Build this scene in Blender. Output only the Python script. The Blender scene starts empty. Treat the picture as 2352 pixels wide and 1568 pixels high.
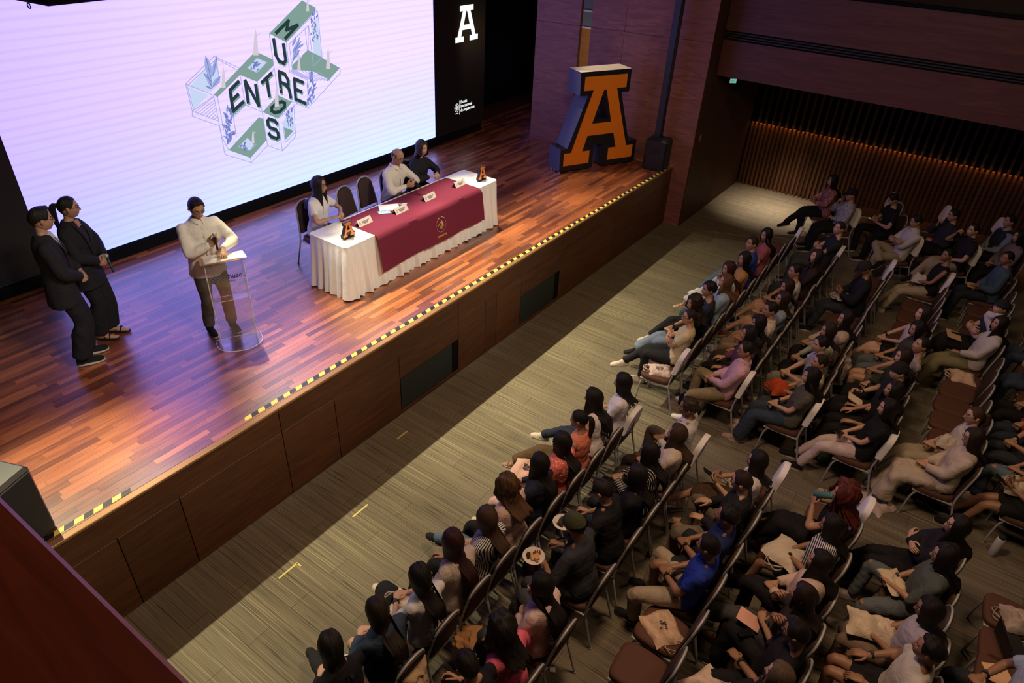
import bpy, math, random
import numpy as np
from mathutils import Vector, Matrix

SC = bpy.context.scene
COL = SC.collection
# ------------------------------------------------------------------ camera
S = 1.29                       # stage floor height above the hall floor
cam_d = bpy.data.cameras.new('camera')
cam = bpy.data.objects.new('camera', cam_d); COL.objects.link(cam)
cam_d.sensor_fit = 'HORIZONTAL'; cam_d.sensor_width = 36.0
cam_d.lens = 36.0 * 1567.53 / 2352.0
cam_d.clip_start = 0.02; cam_d.clip_end = 200
_R = np.array([[0.57952606, -0.43273855, 0.69056998], [-0.81380343, -0.35229872, 0.46217918], [0.04328417, -0.82983309, -0.5563304]])
# rows: world axes expressed in camera coordinates (x right, y down, z forward)
cx, cy, cz = _R[:, 0], -_R[:, 1], -_R[:, 2]
cam.matrix_world = Matrix(((cx[0], cy[0], cz[0], 0.0), (cx[1], cy[1], cz[1], -5.17), (cx[2], cy[2], cz[2], 6.04), (0, 0, 0, 1)))
SC.camera = cam
SC.view_settings.view_transform = 'Standard'; SC.view_settings.look = 'None'
SC.view_settings.gamma = 1.0; SC.view_settings.exposure = 0.0
SC.view_settings.use_curve_mapping = False
# ------------------------------------------------------------------ world and lights
W = bpy.data.worlds.new('world'); SC.world = W; W.use_nodes = True
W.node_tree.nodes['Background'].inputs[0].default_value = (.55, .6, 1, 1)
W.node_tree.nodes['Background'].inputs[1].default_value = 0.012

def light(kind, name, loc, target, power, color, size=.3, size_y=None, spot=None, blend=.3, spread=None):
    d = bpy.data.lights.new(name, kind); d.energy = power; d.color = color
    o = bpy.data.objects.new(name, d); COL.objects.link(o); o.location = loc
    v = Vector(target) - Vector(loc); o.rotation_euler = v.to_track_quat('-Z', 'Y').to_euler()
    if kind == 'AREA':
        d.shape = 'RECTANGLE' if size_y else 'SQUARE'; d.size = size
        if size_y: d.size_y = size_y
        if spread: d.spread = spread
    if kind in ('SPOT', 'POINT'): d.shadow_soft_size = size
    if kind == 'SPOT': d.spot_size = spot; d.spot_blend = blend
    return o
# stage wash: a row of lamps over the stage whose light clears the stage lip (its shadow edge lies 0.7 m in front)
for i, x in enumerate((1.4, 3.0, 4.6, 6.2, 7.8, 9.4, 11.0, 12.4)):
    light('SPOT', 'stage_wash', (x, 2.3, 5.52), (x + .1, -.75, 0), 1450 if i < 5 else (1000, 480, 170)[i - 5], (1., .88, .57), .035, spot=math.radians(44), blend=.75)
# front wash on the speakers, from the hall ceiling
for x, tx, p in ((.6, .9, 520), (3.2, 3.4, 700), (7.5, 7.0, 1000), (11.0, 11.6, 230)):
    light('SPOT', 'front_wash', (x, -4.6, 7.6), (tx, 1.6, 1.9), p, (1., .93, .83), .25, spot=math.radians(38), blend=.8)
# dim warm house lights above the seats
for x, y, p in ((4.0, -3.6, 190), (9.0, -4.4, 58), (13.0, -5.0, 8), (5.0, -7.2, 50)):
    light('AREA', 'house_light', (x, y, 6.9), (x, y, 0), p, (1., .66, .42), .9)
# strip lamp grazing the lower slats and a blue work lamp in the wing
light('AREA', 'slat_strip_lamp', (17.0, -4.2, 1.58), (17.03, -4.2, 1.2), 9, (1., .42, .12), 7.6, .015)
light('POINT', 'wing_lamp', (14.9, 4.2, 2.3), (0, 0, 0), 5, (.25, .2, 1.), .1)
light('POINT', 'corridor_lamp', (13.9, 2.5, 3.0), (0, 0, 0), 9, (1., .75, .35), .08)
light('AREA', 'seat_row_lamp', (15.7, -1.9, 2.95), (15.9, -1.7, 0), 26, (1., .82, .66), .4, spread=math.radians(58))
# ------------------------------------------------------------------ materials
def newmat(name):
    m = bpy.data.materials.new(name); m.use_nodes = True
    nt = m.node_tree; b = nt.nodes['Principled BSDF']
    return m, nt, b
def nd(nt, t, **k):
    n = nt.nodes.new(t)
    for a, v in k.items():
        if a.startswith('i_'): n.inputs[a[2:].replace('_', ' ')].default_value = v
        else: setattr(n, a, v)
    return n
def ln(nt, a, b): nt.links.new(a, b)
def plain(name, col, rough=.6, metal=0., spec=.5, emit=None, es=1.):
    m, nt, b = newmat(name)
    b.inputs['Base Color'].default_value = (*col, 1); b.inputs['Roughness'].default_value = rough
    b.inputs['Metallic'].default_value = metal; b.inputs['Specular IOR Level'].default_value = spec
    if emit: b.inputs['Emission Color'].default_value = (*emit, 1); b.inputs['Emission Strength'].default_value = es
    return m
def ramp(nt, stops, fac=None):
    r = nt.nodes.new('ShaderNodeValToRGB'); cr = r.color_ramp
    while len(cr.elements) > 1: cr.elements.remove(cr.elements[-1])
    cr.elements[0].position = stops[0][0]; cr.elements[0].color = (*stops[0][1], 1)
    for p, c in stops[1:]:
        e = cr.elements.new(p); e.color = (*c, 1)
    if fac is not None: ln(nt, fac, r.inputs[0])
    return r
def objcloth(name, rough=.85, bump=.42, scale=11., mod=None):
    """cloth that takes its colour from the object"""
    m, nt, b = newmat(name)
    oi = nd(nt, 'ShaderNodeObjectInfo'); tc = nd(nt, 'ShaderNodeTexCoord')
    n1 = nd(nt, 'ShaderNodeTexNoise', i_Scale=scale, i_Detail=3., i_Distortion=1.2); ln(nt, tc.outputs['Object'], n1.inputs['Vector'])
    n2 = nd(nt, 'ShaderNodeTexNoise', i_Scale=260., i_Detail=1.); ln(nt, tc.outputs['Object'], n2.inputs['Vector'])
    r = nd(nt, 'ShaderNodeMapRange'); r.inputs[3].default_value = .82; r.inputs[4].default_value = 1.15; ln(nt, n2.outputs[0], r.inputs[0])
    mx = nd(nt, 'ShaderNodeMix', data_type='RGBA', blend_type='MULTIPLY'); mx.inputs[0].default_value = 1.
    ln(nt, oi.outputs['Color'], mx.inputs[6]); ln(nt, r.outputs[0], mx.inputs[7])
    out = mx.outputs[2]
    if mod: out = mod(nt, tc, out, oi)
    ln(nt, out, b.inputs['Base Color'])
    bp = nd(nt, 'ShaderNodeBump', i_Strength=bump, i_Distance=.03); ln(nt, n1.outputs[0], bp.inputs['Height']); ln(nt, bp.outputs[0], b.inputs['Normal'])
    b.inputs['Roughness'].default_value = rough; b.inputs['Specular IOR Level'].default_value = .25
    return m
def stripe_mod(axis, freq, dark, duty=.5):
    def f(nt, tc, col, oi):
        sp = nd(nt, 'ShaderNodeSeparateXYZ'); ln(nt, tc.outputs['Object'], sp.inputs[0])
        a = nd(nt, 'ShaderNodeMath', operation='MULTIPLY'); a.inputs[1].default_value = freq; ln(nt, sp.outputs[axis], a.inputs[0])
        fr = nd(nt, 'ShaderNodeMath', operation='FRACT'); ln(nt, a.outputs[0], fr.inputs[0])
        g = nd(nt, 'ShaderNodeMath', operation='GREATER_THAN'); g.inputs[1].default_value = duty; ln(nt, fr.outputs[0], g.inputs[0])
        mx = nd(nt, 'ShaderNodeMix', data_type='RGBA'); ln(nt, g.outputs[0], mx.inputs[0]); ln(nt, col, mx.inputs[6]); mx.inputs[7].default_value = (*dark, 1)
        return mx.outputs[2]
    return f
def spots_mod(scale, c2, thr=.35, kind='voronoi'):
    def f(nt, tc, col, oi):
        v = nd(nt, 'ShaderNodeTexVoronoi', i_Scale=scale); ln(nt, tc.outputs['Object'], v.inputs['Vector'])
        g = nd(nt, 'ShaderNodeMath', operation='LESS_THAN'); g.inputs[1].default_value = thr; ln(nt, v.outputs['Distance'], g.inputs[0])
        mx = nd(nt, 'ShaderNodeMix', data_type='RGBA'); ln(nt, g.outputs[0], mx.inputs[0]); ln(nt, col, mx.inputs[6]); mx.inputs[7].default_value = (*c2, 1)
        return mx.outputs[2]
    return f
M = {}
M['cloth'] = objcloth('cloth')
M['knit'] = objcloth('knit', bump=.6, scale=60.)
M['stripe'] = objcloth('striped_cloth', mod=stripe_mod(1, 58., (.015, .013, .016), .55))
M['stripe_white'] = objcloth('black_cloth_white_stripes', mod=stripe_mod(0, 40., (.75, .7, .66), .82))
M['denim'] = objcloth('denim', bump=.4, scale=14.)
M['floral'] = objcloth('floral_cloth', mod=spots_mod(38., (.75, .55, .5), .28))
M['pattern'] = objcloth('patterned_cloth', mod=spots_mod(55., (.02, .02, .04), .33))
def skin():
    m, nt, b = newmat('skin'); oi = nd(nt, 'ShaderNodeObjectInfo')
    ln(nt, oi.outputs['Color'], b.inputs['Base Color']); b.inputs['Roughness'].default_value = .48
    b.inputs['Specular IOR Level'].default_value = .4
    return m
M['skin'] = skin()
def lips():
    m, nt, b = newmat('lips'); oi = nd(nt, 'ShaderNodeObjectInfo')
    mx = nd(nt, 'ShaderNodeMix', data_type='RGBA'); mx.inputs[0].default_value = .5; ln(nt, oi.outputs['Color'], mx.inputs[6]); mx.inputs[7].default_value = (.35, .06, .05, 1)
    ln(nt, mx.outputs[2], b.inputs['Base Color']); b.inputs['Roughness'].default_value = .4
    return m
M['lips'] = lips()
M['eye_white'] = plain('eye_white', (.7, .68, .66), .3)
M['dark'] = plain('dark_brow', (.012, .008, .006), .5)
def hairm():
    m, nt, b = newmat('hair'); oi = nd(nt, 'ShaderNodeObjectInfo'); uv = nd(nt, 'ShaderNodeUVMap')
    mp = nd(nt, 'ShaderNodeMapping'); mp.inputs['Scale'].default_value = (90, 3, 1); ln(nt, uv.outputs[0], mp.inputs[0])
    n = nd(nt, 'ShaderNodeTexNoise', i_Scale=1.5, i_Detail=4.); ln(nt, mp.outputs[0], n.inputs['Vector'])
    r = nd(nt, 'ShaderNodeMapRange'); r.inputs[1].default_value = .3; r.inputs[2].default_value = .75; r.inputs[3].default_value = .35; r.inputs[4].default_value = 1.9; ln(nt, n.outputs[0], r.inputs[0])
    mx = nd(nt, 'ShaderNodeMix', data_type='RGBA', blend_type='MULTIPLY'); mx.inputs[0].default_value = 1.
    ln(nt, oi.outputs['Color'], mx.inputs[6]); ln(nt, r.outputs[0], mx.inputs[7]); ln(nt, mx.outputs[2], b.inputs['Base Color'])
    bp = nd(nt, 'ShaderNodeBump', i_Strength=.7, i_Distance=.01); ln(nt, n.outputs[0], bp.inputs['Height']); ln(nt, bp.outputs[0], b.inputs['Normal'])
    b.inputs['Roughness'].default_value = .52; b.inputs['Specular IOR Level'].default_value = .35
    return m
M['hair'] = hairm()
M['obj_matte'] = objcloth('painted_matte', rough=.55, bump=.0)
M['black'] = plain('black_plastic', (.012, .012, .014), .45)
M['metal'] = plain('chair_metal', (.36, .37, .37), .4, .1)
M['chrome'] = plain('chrome', (.7, .7, .72), .2, 1.)
M['gold'] = plain('gold', (.75, .55, .2), .3, 1.)
M['glass_screen'] = plain('phone_glass', (.01, .01, .012), .08)
M['sole'] = plain('shoe_sole', (.55, .52, .46), .6)
M['lens'] = plain('glasses_frame', (.02, .015, .015), .3)

# ------------------------------------------------------------------ mesh helpers
def nrm(v):
    v = np.asarray(v, float); l = np.linalg.norm(v); return v / l if l > 1e-12 else v
class MB:
    """collects verts and faces; build() links ONE mesh object"""
    def __init__(s): s.v = []; s.f = []; s.m = []; s.uv = None; s.n = 0
    def add(s, V, F, mi=0):
        V = np.asarray(V, float); s.v.append(V); o = s.n
        for q in F: s.f.append(tuple(int(i) + o for i in q))
        s.m += [mi] * len(F) if np.isscalar(mi) else list(mi)
        s.n += len(V); return s
    def box(s, c, size, mi=0, R=None):
        hx, hy, hz = np.array(size) / 2.
        V = np.array([[x, y, z] for x in (-hx, hx) for y in (-hy, hy) for z in (-hz, hz)])
        if R is not None: V = V @ np.array(R).T
        return s.add(V + np.array(c), [(0, 1, 3, 2), (4, 6, 7, 5), (0, 4, 5, 1), (2, 3, 7, 6), (0, 2, 6, 4), (1, 5, 7, 3)], mi)
    def rbox(s, c, size, r=.01, mi=0, R=None):
        """box with chamfered edges"""
        hx, hy, hz = np.array(size) / 2.; r = min(r, hx * .95, hy * .95, hz * .95)
        V = []; idx = {}
        for sx in (-1, 1):
            for sy in (-1, 1):
                for sz in (-1, 1):
                    for a in range(3):
                        p = [sx * (hx - r), sy * (hy - r), sz * (hz - r)]; p[a] += (sx, sy, sz)[a] * r
                        idx[(sx, sy, sz, a)] = len(V); V.append(p)
        F = []
        I = lambda x, y, z, a: idx[(x, y, z, a)]
        for a in range(3):
            b, c2 = (a + 1) % 3, (a + 2) % 3
            for sg in (-1, 1):
                q = []
                for (u, w) in ((-1, -1), (1, -1), (1, 1), (-1, 1)):
                    k = [0, 0, 0]; k[a] = sg; k[b] = u; k[c2] = w; q.append(I(*k, a))
                F.append(q if sg > 0 else q[::-1])
            for u in (-1, 1):
                for w in (-1, 1):
                    k1 = [0, 0, 0]; k2 = [0, 0, 0]; k1[a] = -1; k2[a] = 1
                    for k in (k1, k2): k[b] = u; k[c2] = w
                    q = [I(*k1, b), I(*k2, b), I(*k2, c2), I(*k1, c2)]
                    F.append(q if u * w > 0 else q[::-1])
        for sx in (-1, 1):
            for sy in (-1, 1):
                for sz in (-1, 1):
                    q = [I(sx, sy, sz, 0), I(sx, sy, sz, 1), I(sx, sy, sz, 2)]
                    F.append(q if sx * sy * sz > 0 else q[::-1])
        V = np.array(V, float)
        if R is not None: V = V @ np.array(R).T
        return s.add(V + np.array(c), F, mi)
    def loft(s, rings, mi=0, cap=True, closed=True):
        n = len(rings[0]); F = []; V = np.concatenate(rings)
        for i in range(len(rings) - 1):
            for j in range(n if closed else n - 1):
                k = (j + 1) % n; F.append((i * n + j, i * n + k, (i + 1) * n + k, (i + 1) * n + j))
        if cap and closed:
            F.append(tuple(range(n - 1, -1, -1))); F.append(tuple((len(rings) - 1) * n + j for j in range(n)))
        return s.add(V, F, mi)
    def chain(s, P, Rd, n=12, ref=(1, 0, 0), round0=True, round1=True, mi=0, sub=5, sup=1.):
        """smooth tube through P with radii Rd (scalar or (a,b)); a lies along ref"""
        P = np.asarray(P, float); Rd = np.array([(r, r) if np.isscalar(r) else r for r in Rd], float)
        if len(P) > 2 and sub > 1:
            Q = []; RR = []
            Pe = np.vstack([2 * P[0] - P[1], P, 2 * P[-1] - P[-2]]); Re = np.vstack([Rd[:1], Rd, Rd[-1:]])
            for i in range(1, len(Pe) - 2):
                for t in np.linspace(0, 1, sub, endpoint=False):
                    a, b, c, d = Pe[i - 1], Pe[i], Pe[i + 1], Pe[i + 2]
                    Q.append(.5 * ((2 * b) + (c - a) * t + (2 * a - 5 * b + 4 * c - d) * t * t + (3 * b - a - 3 * c + d) * t ** 3))
                    a, b, c, d = Re[i - 1], Re[i], Re[i + 1], Re[i + 2]
                    RR.append(np.maximum(.5 * ((2 * b) + (c - a) * t + (2 * a - 5 * b + 4 * c - d) * t * t + (3 * b - a - 3 * c + d) * t ** 3), .002))
            Q.append(P[-1]); RR.append(Rd[-1]); P = np.array(Q); Rd = np.array(RR)
        T = np.gradient(P, axis=0); T /= np.linalg.norm(T, axis=1)[:, None] + 1e-12
        # rounded ends
        if round0:
            r = Rd[0].mean(); P = np.vstack([P[0] - T[0] * r * .97, P[0] - T[0] * r * .7, P]); Rd = np.vstack([Rd[:1] * .18, Rd[:1] * .72, Rd]); T = np.vstack([T[:1], T[:1], T])
        if round1:
            r = Rd[-1].mean(); P = np.vstack([P, P[-1] + T[-1] * r * .7, P[-1] + T[-1] * r * .97]); Rd = np.vstack([Rd, Rd[-1:] * .72, Rd[-1:] * .18]); T = np.vstack([T, T[-1:], T[-1:]])
        ang = np.linspace(0, 2 * np.pi, n, endpoint=False); ca, sa = np.cos(ang), np.sin(ang)
        if sup != 1.: ca = np.sign(ca) * abs(ca) ** sup; sa = np.sign(sa) * abs(sa) ** sup
        rings = []; ref = np.asarray(ref, float); prev = None
        for p, r, t in zip(P, Rd, T):
            base = ref if prev is None else prev
            x = base - t * (base @ t)
            if np.linalg.norm(x) < .15:
                x = np.cross(t, [0, 1, .3]); 
            x = nrm(x); y = np.cross(t, x); 
            if prev is not None or np.allclose(Rd[:, 0], Rd[:, 1]): prev = x
            rings.append(p + np.outer(ca * r[0], x) + np.outer(sa * r[1], y))
        return s.loft(rings, mi)
    def ell(s, c, r, n=14, m=9, R=None, mi=0):
        rings = []
        for i in range(1, m):
            th = math.pi * i / m; a = np.linspace(0, 2 * np.pi, n, endpoint=False)
            V = np.stack([r[0] * math.sin(th) * np.cos(a), r[1] * math.sin(th) * np.sin(a), np.full(n, -r[2] * math.cos(th))], 1)
            if R is not None: V = V @ np.asarray(R).T
            rings.append(V + np.array(c))
        return s.loft(rings, mi)
    def cyl(s, p0, p1, r0, r1=None, n=12, mi=0):
        return s.chain([p0, p1], [r0, r0 if r1 is None else r1], n=n, round0=False, round1=False, mi=mi, ref=(1, .01, 0) if abs(nrm(np.subtract(p1, p0))[0]) < .9 else (0, 0, 1))
    def prism(s, poly, d0, d1, fn, mi=0):
        """extrude a 2-D polygon; fn(u, v, d) -> xyz"""
        n = len(poly); V = [fn(u, v, d0) for u, v in poly] + [fn(u, v, d1) for u, v in poly]
        F = [tuple(range(n - 1, -1, -1)), tuple(range(n, 2 * n))] + [(i, (i + 1) % n, n + (i + 1) % n, n + i) for i in range(n)]
        return s.add(V, F, mi)
    def mesh(s, name, mats=(), smooth=False):
        me = bpy.data.meshes.new(name)
        V = np.concatenate(s.v) if s.v else np.zeros((0, 3))
        me.from_pydata(V.tolist(), [], s.f)
        for m in mats: me.materials.append(M[m] if isinstance(m, str) else m)
        if any(s.m): me.polygons.foreach_set('material_index', s.m)
        if smooth is True: me.polygons.foreach_set('use_smooth', [True] * len(me.polygons))
        if s.uv is not None:
            l = me.uv_layers.new(name='UVMap'); vi = np.zeros(len(me.loops), int); me.loops.foreach_get('vertex_index', vi)
            l.data.foreach_set('uv', s.uv[vi].ravel())
        me.update()
        if smooth == 'auto':
            me.polygons.foreach_set('use_smooth', [True] * len(me.polygons))
            try: me.set_sharp_from_angle(angle=math.radians(38))
            except Exception: pass
        return me
    def build(s, name, mats=(), parent=None, smooth=False, loc=None, color=None, **props):
        return link(s.mesh(name, mats, smooth), name, parent, loc, color, **props)
def link(me, name, parent=None, loc=None, color=None, rot=None, **props):
    o = bpy.data.objects.new(name, me); COL.objects.link(o)
    if parent is not None: o.parent = parent
    if loc is not None: o.location = loc
    if rot is not None: o.rotation_euler = rot
    if color is not None: o.color = (*color, 1)
    for k, v in props.items(): o[k] = v
    return o
def empty(name, loc=(0, 0, 0), rz=0., **props):
    o = bpy.data.objects.new(name, None); COL.objects.link(o); o.location = loc; o.rotation_euler = (0, 0, rz); o.empty_display_size = .1
    for k, v in props.items(): o[k] = v
    return o
def tag(o, label, category, group=None):
    o['label'] = label; o['category'] = category
    if group: o['group'] = group
    return o
def copy_tree(o, parent=None):
    c = o.copy(); COL.objects.link(c); c.parent = parent
    for ch in list(o.children): copy_tree(ch, c)
    return c
def remesh(mb, name, voxel, smooth_it, mats, extra=None):
    """union of the closed pieces in mb as one continuous surface"""
    me = mb.mesh('tmp', mats); o = bpy.data.objects.new('tmp', me); COL.objects.link(o)
    md = o.modifiers.new('r', 'REMESH'); md.mode = 'VOXEL'; md.voxel_size = voxel
    if smooth_it:
        sm = o.modifiers.new('s', 'SMOOTH'); sm.factor = .5; sm.iterations = smooth_it
    dg = bpy.context.evaluated_depsgraph_get(); dg.update()
    ev = o.evaluated_get(dg); m2 = ev.to_mesh()
    V = np.zeros(len(m2.vertices) * 3); m2.vertices.foreach_get('co', V); V = V.reshape(-1, 3)
    F = np.zeros(len(m2.loops), int); m2.loops.foreach_get('vertex_index', F)
    L = np.zeros(len(m2.polygons), int); m2.polygons.foreach_get('loop_total', L)
    ev.to_mesh_clear(); bpy.data.objects.remove(o); bpy.data.meshes.remove(me)
    if (L == 4).all(): F = F.reshape(-1, 4).tolist()
    else:
        out = []; k = 0
        for l in L: out.append(F[k:k + l].tolist()); k += l
        F = out
    r = MB(); r.v = [V]; r.n = len(V); r.f = F; r.m = [0] * len(F)
    if extra is not None and extra.n:
        r.add(np.concatenate(extra.v), extra.f, extra.m)
    return r
# ------------------------------------------------------------------ people
def rotz(a): c, s = math.cos(a), math.sin(a); return np.array([[c, -s, 0], [s, c, 0], [0, 0, 1.]])
def rotx(a): c, s = math.cos(a), math.sin(a); return np.array([[1., 0, 0], [0, c, -s], [0, s, c]])
def roty(a): c, s = math.cos(a), math.sin(a); return np.array([[c, 0, s], [0, 1., 0], [-s, 0, c]])
def ik(a, t, l1, l2, pole):
    a, t = np.array(a, float), np.array(t, float); d = t - a; L = np.linalg.norm(d)
    if L > (l1 + l2) * .995: t = a + d / L * (l1 + l2) * .995; d = t - a; L = np.linalg.norm(d)
    x = (l1 ** 2 - l2 ** 2 + L * L) / (2 * L); h = math.sqrt(max(l1 ** 2 - x * x, 1e-6)); u = d / L
    p = np.array(pole, float); p = nrm(p - u * (p @ u))
    return a + u * x + p * h, t
_head = {}
def head_geo(fem):
    """head with brow, sockets, nose, lips, chin and ears, centred on the skull; face looks along +Y"""
    if fem in _head: return _head[fem]
    nu, nv = 44, 34; mb = MB()
    ph = np.linspace(-np.pi, np.pi, nu, endpoint=False); ph = ph - .55 * np.sin(ph) * .8   # denser at the face
    th = np.pi * np.linspace(.03, .97, nv)
    TH, PH = np.meshgrid(th, ph, indexing='ij')
    a, b, c = (.071, .096, .116) if fem else (.076, .1, .12)
    x = a * np.sin(TH) * np.sin(PH); y = b * np.sin(TH) * np.cos(PH); z = c * np.cos(TH)
    t = np.clip(-z / c, 0, 1)
    x = x * (1 - (.36 if fem else .27) * t ** 1.4); y = np.where(y > 0, y * (1 - .02 * t), y * (1 - .5 * t ** 1.1))
    y = np.where(y > .078, .078 + (y - .078) * .6, y)
    fr = np.clip(np.cos(PH), 0, 1) ** .5
    g = lambda u, s: np.exp(-(u / s) ** 2)
    y = y + fr * .012 * g(z + .098, .022) * g(x, .03)                       # chin
    nz = np.clip((.022 - z) / .055, 0, 1); nz = np.where(z < -.034, np.exp(-((z + .034) / .007) ** 2), nz)
    y = y + fr * .024 * nz * g(x, .0085 + .006 * nz)                         # nose
    for sx in (-1, 1):
        y = y - fr * .009 * g(x - sx * .03, .016) * g(z - .01, .012)
        y = y + fr * .004 * g(x - sx * .03, .02) * g(z - .034, .008)
        y = y + fr * .004 * g(x - sx * .045, .018) * g(z + .02, .018)
    y = y + fr * .007 * g(x, .022) * g(z + .062, .014) - fr * .004 * g(x, .02) * g(z + .062, .0025) - fr * .003 * g(x, .02) * g(z + .08, .006)
    V = np.stack([x, y, z], -1).reshape(-1, 3); F = []; mi = []
    for i in range(nv - 1):
        for j in range(nu):
            k = (j + 1) % nu; q = (i * nu + j, (i + 1) * nu + j, (i + 1) * nu + k, i * nu + k); F.append(q)
            cc = V[list(q)].mean(0); m = 0
            if cc[1] > .04:
                ex = (abs(cc[0]) - .03)
                if (ex / .014) ** 2 + ((cc[2] - .008) / .0065) ** 2 < 1: m = 2 if abs(ex) < .0065 else 3
                elif abs(ex) < .017 and abs(cc[2] - .034 + (ex + .004) ** 2 * 14) < .0038: m = 2
                elif (cc[0] / .022) ** 2 + ((cc[2] + .062) / .0085) ** 2 < 1: m = 1
            mi.append(m)
    F.append(tuple(range(nu))); F.append(tuple((nv - 1) * nu + j for j in range(nu - 1, -1, -1))); mi += [0, 0]
    mb.add(V, F, mi)
    for sx in (-1, 1):
        mb.ell((sx * (a + .004), -.008, -.002), (.008, .019, .031), n=10, m=7, R=rotz(sx * -.35) @ rotx(-.15))
        mb.ell((sx * (a + .009), -.014, .004), (.005, .016, .024), n=8, m=6, R=rotz(sx * -.6))
    _head[fem] = mb; return mb
def hand_geo(w, d, nrml, side, curl=.5, sc=1., spread=.0):
    """palm, four unequal bent fingers and a side thumb; w wrist, d towards the fingers, nrml = back of the hand"""
    d = nrm(d); nn = np.asarray(nrml, float); nn = nrm(nn - d * (nn @ d)); s = np.cross(d, nn)   # s points to the thumb side for side=+1
    s = s * side; w = np.asarray(w, float); mb = MB()
    P = lambda a, b, c: w + sc * (d * a + s * b + nn * c)
    mb.chain([P(-.012, 0, 0), P(.02, 0, 0), P(.06, 0, .002), P(.092, -.001, 0)], [(.024 * sc, .019 * sc), (.03 * sc, .017 * sc), (.042 * sc, .015 * sc), (.039 * sc, .012 * sc)], n=12, ref=s, sub=2)
    for k, (off, L) in enumerate(((.03, .072), (.01, .08), (-.011, .075), (-.03, .058))):
        q = P(.088, off, 0); pts = [q]; a = 0.; dirv = nrm(d + s * off * spread * 6)
        for j, fl in enumerate((.42, .33, .27)):
            a += curl * (1.0, 1.15, .8)[j] * (1 + .12 * k)
            q = q + sc * L * fl * (dirv * math.cos(a) - nn * math.sin(a)); pts.append(q)
        mb.chain(pts, [.0093 * sc, .0088 * sc, .008 * sc, .0068 * sc], n=8, ref=s, sub=2)
    q = P(.022, .028, -.004); u = nrm(s * .75 + d * .7 - nn * .3)
    q1 = q + u * .034 * sc; u2 = nrm(d * 1.0 + s * .25 - nn * (.25 + curl * .5)); q2 = q1 + u2 * .03 * sc; q3 = q2 + nrm(u2 - nn * curl * .4 - s * .2) * .024 * sc
    mb.chain([q, q1, q2, q3], [.014 * sc, .0115 * sc, .0098 * sc, .0075 * sc], n=8, ref=nn, sub=2)
    return mb

# hand targets: wrist position, finger direction, back-of-hand normal, curl, elbow pole; mirrored for the left side
ARMS = {
 'lap':     [((.055, .22, .69), (-.75, .6, -.15), (0, .1, 1), .5, (.8, -.5, -.5)), ((-.06, .24, .70), (.75, .55, -.2), (0, .15, 1), .45, (-.8, -.5, -.5))],
 'thighs':  [((.14, .24, .70), (-.15, .95, -.2), (0, .2, 1), .25, (.7, -.6, -.2)), ((-.14, .22, .70), (.15, .95, -.2), (0, .2, 1), .25, (-.7, -.6, -.2))],
 'knee':    [((.05, .30, .73), (-.75, .6, -.1), (.1, .3, 1), .6, (.9, -.3, -.3)), ((-.07, .31, .73), (.75, .6, -.1), (0, .3, 1), .6, (-.8, -.3, -.5))],
 'crossed': [((-.06, .19, .86), (-.9, -.1, .25), (.1, .9, .3), .35, (.8, .1, -.6)), ((.07, .2, .81), (.9, -.05, .2), (0, .9, .4), .4, (-.8, .1, -.6))],
 'chin':    [((.045, .17, 1.02), (-.2, -.05, 1), (.5, .85, .1), .75, (.5, .5, -.9)), ((-.04, .2, .73), (.9, .3, 0), (0, .4, 1), .4, (-.8, -.3, -.5))],
 'phone':   [((.06, .27, .78), (-.35, .75, .45), (.6, -.2, -.5), .55, (.8, -.3, -.5)), ((-.065, .28, .77), (.35, .75, .4), (-.6, -.2, -.5), .55, (-.8, -.3, -.5))],
 'onehand': [((.08, .26, .76), (-.3, .85, .3), (.7, 0, .4), .55, (.8, -.3, -.5)), ((-.13, .26, .68), (.3, .9, -.2), (0, .2, 1), .3, (-.7, -.5, -.3))],
 'drink':   [((.06, .19, 1.08), (-.45, .25, .75), (.6, .4, -.2), .8, (.6, .4, -.9)), ((-.06, .22, 1.02), (.45, .15, .8), (-.6, .5, -.2), .7, (-.6, .4, -.9))],
 'behind':  [((.12, -.10, 1.27), (-.8, -.3, .1), (.2, -.9, .3), .4, (.8, .5, .35)), ((-.1, .24, .69), (.6, .7, -.2), (0, .2, 1), .3, (-.8, -.4, -.5))],
 'temple':  [((.17, .12, 1.08), (-.45, -.1, .9), (.7, .6, .0), .6, (.7, .3, -.7)), ((-.1, .24, .69), (.6, .7, -.2), (0, .2, 1), .3, (-.8, -.4, -.5))],
 'table':   [((.09, .33, .83), (-.75, .55, -.05), (0, .1, 1), .45, (.9, -.4, -.3)), ((-.10, .34, .83), (.75, .5, -.05), (0, .1, 1), .45, (-.9, -.4, -.3))],
 'table_phone': [((.08, .38, .86), (-.4, .7, .25), (.7, -.1, -.1), .6, (.9, -.4, -.3)), ((-.09, .38, .86), (.4, .7, .25), (-.7, -.1, -.1), .6, (-.9, -.4, -.3))],
 'plate':   [((.08, .3, .78), (-.3, .85, .2), (.3, .1, .9), .7, (.8, -.3, -.5)), ((-.16, .32, .72), (.2, .9, .1), (0, -.1, -1), .4, (-.8, -.4, -.4))],
}
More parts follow.
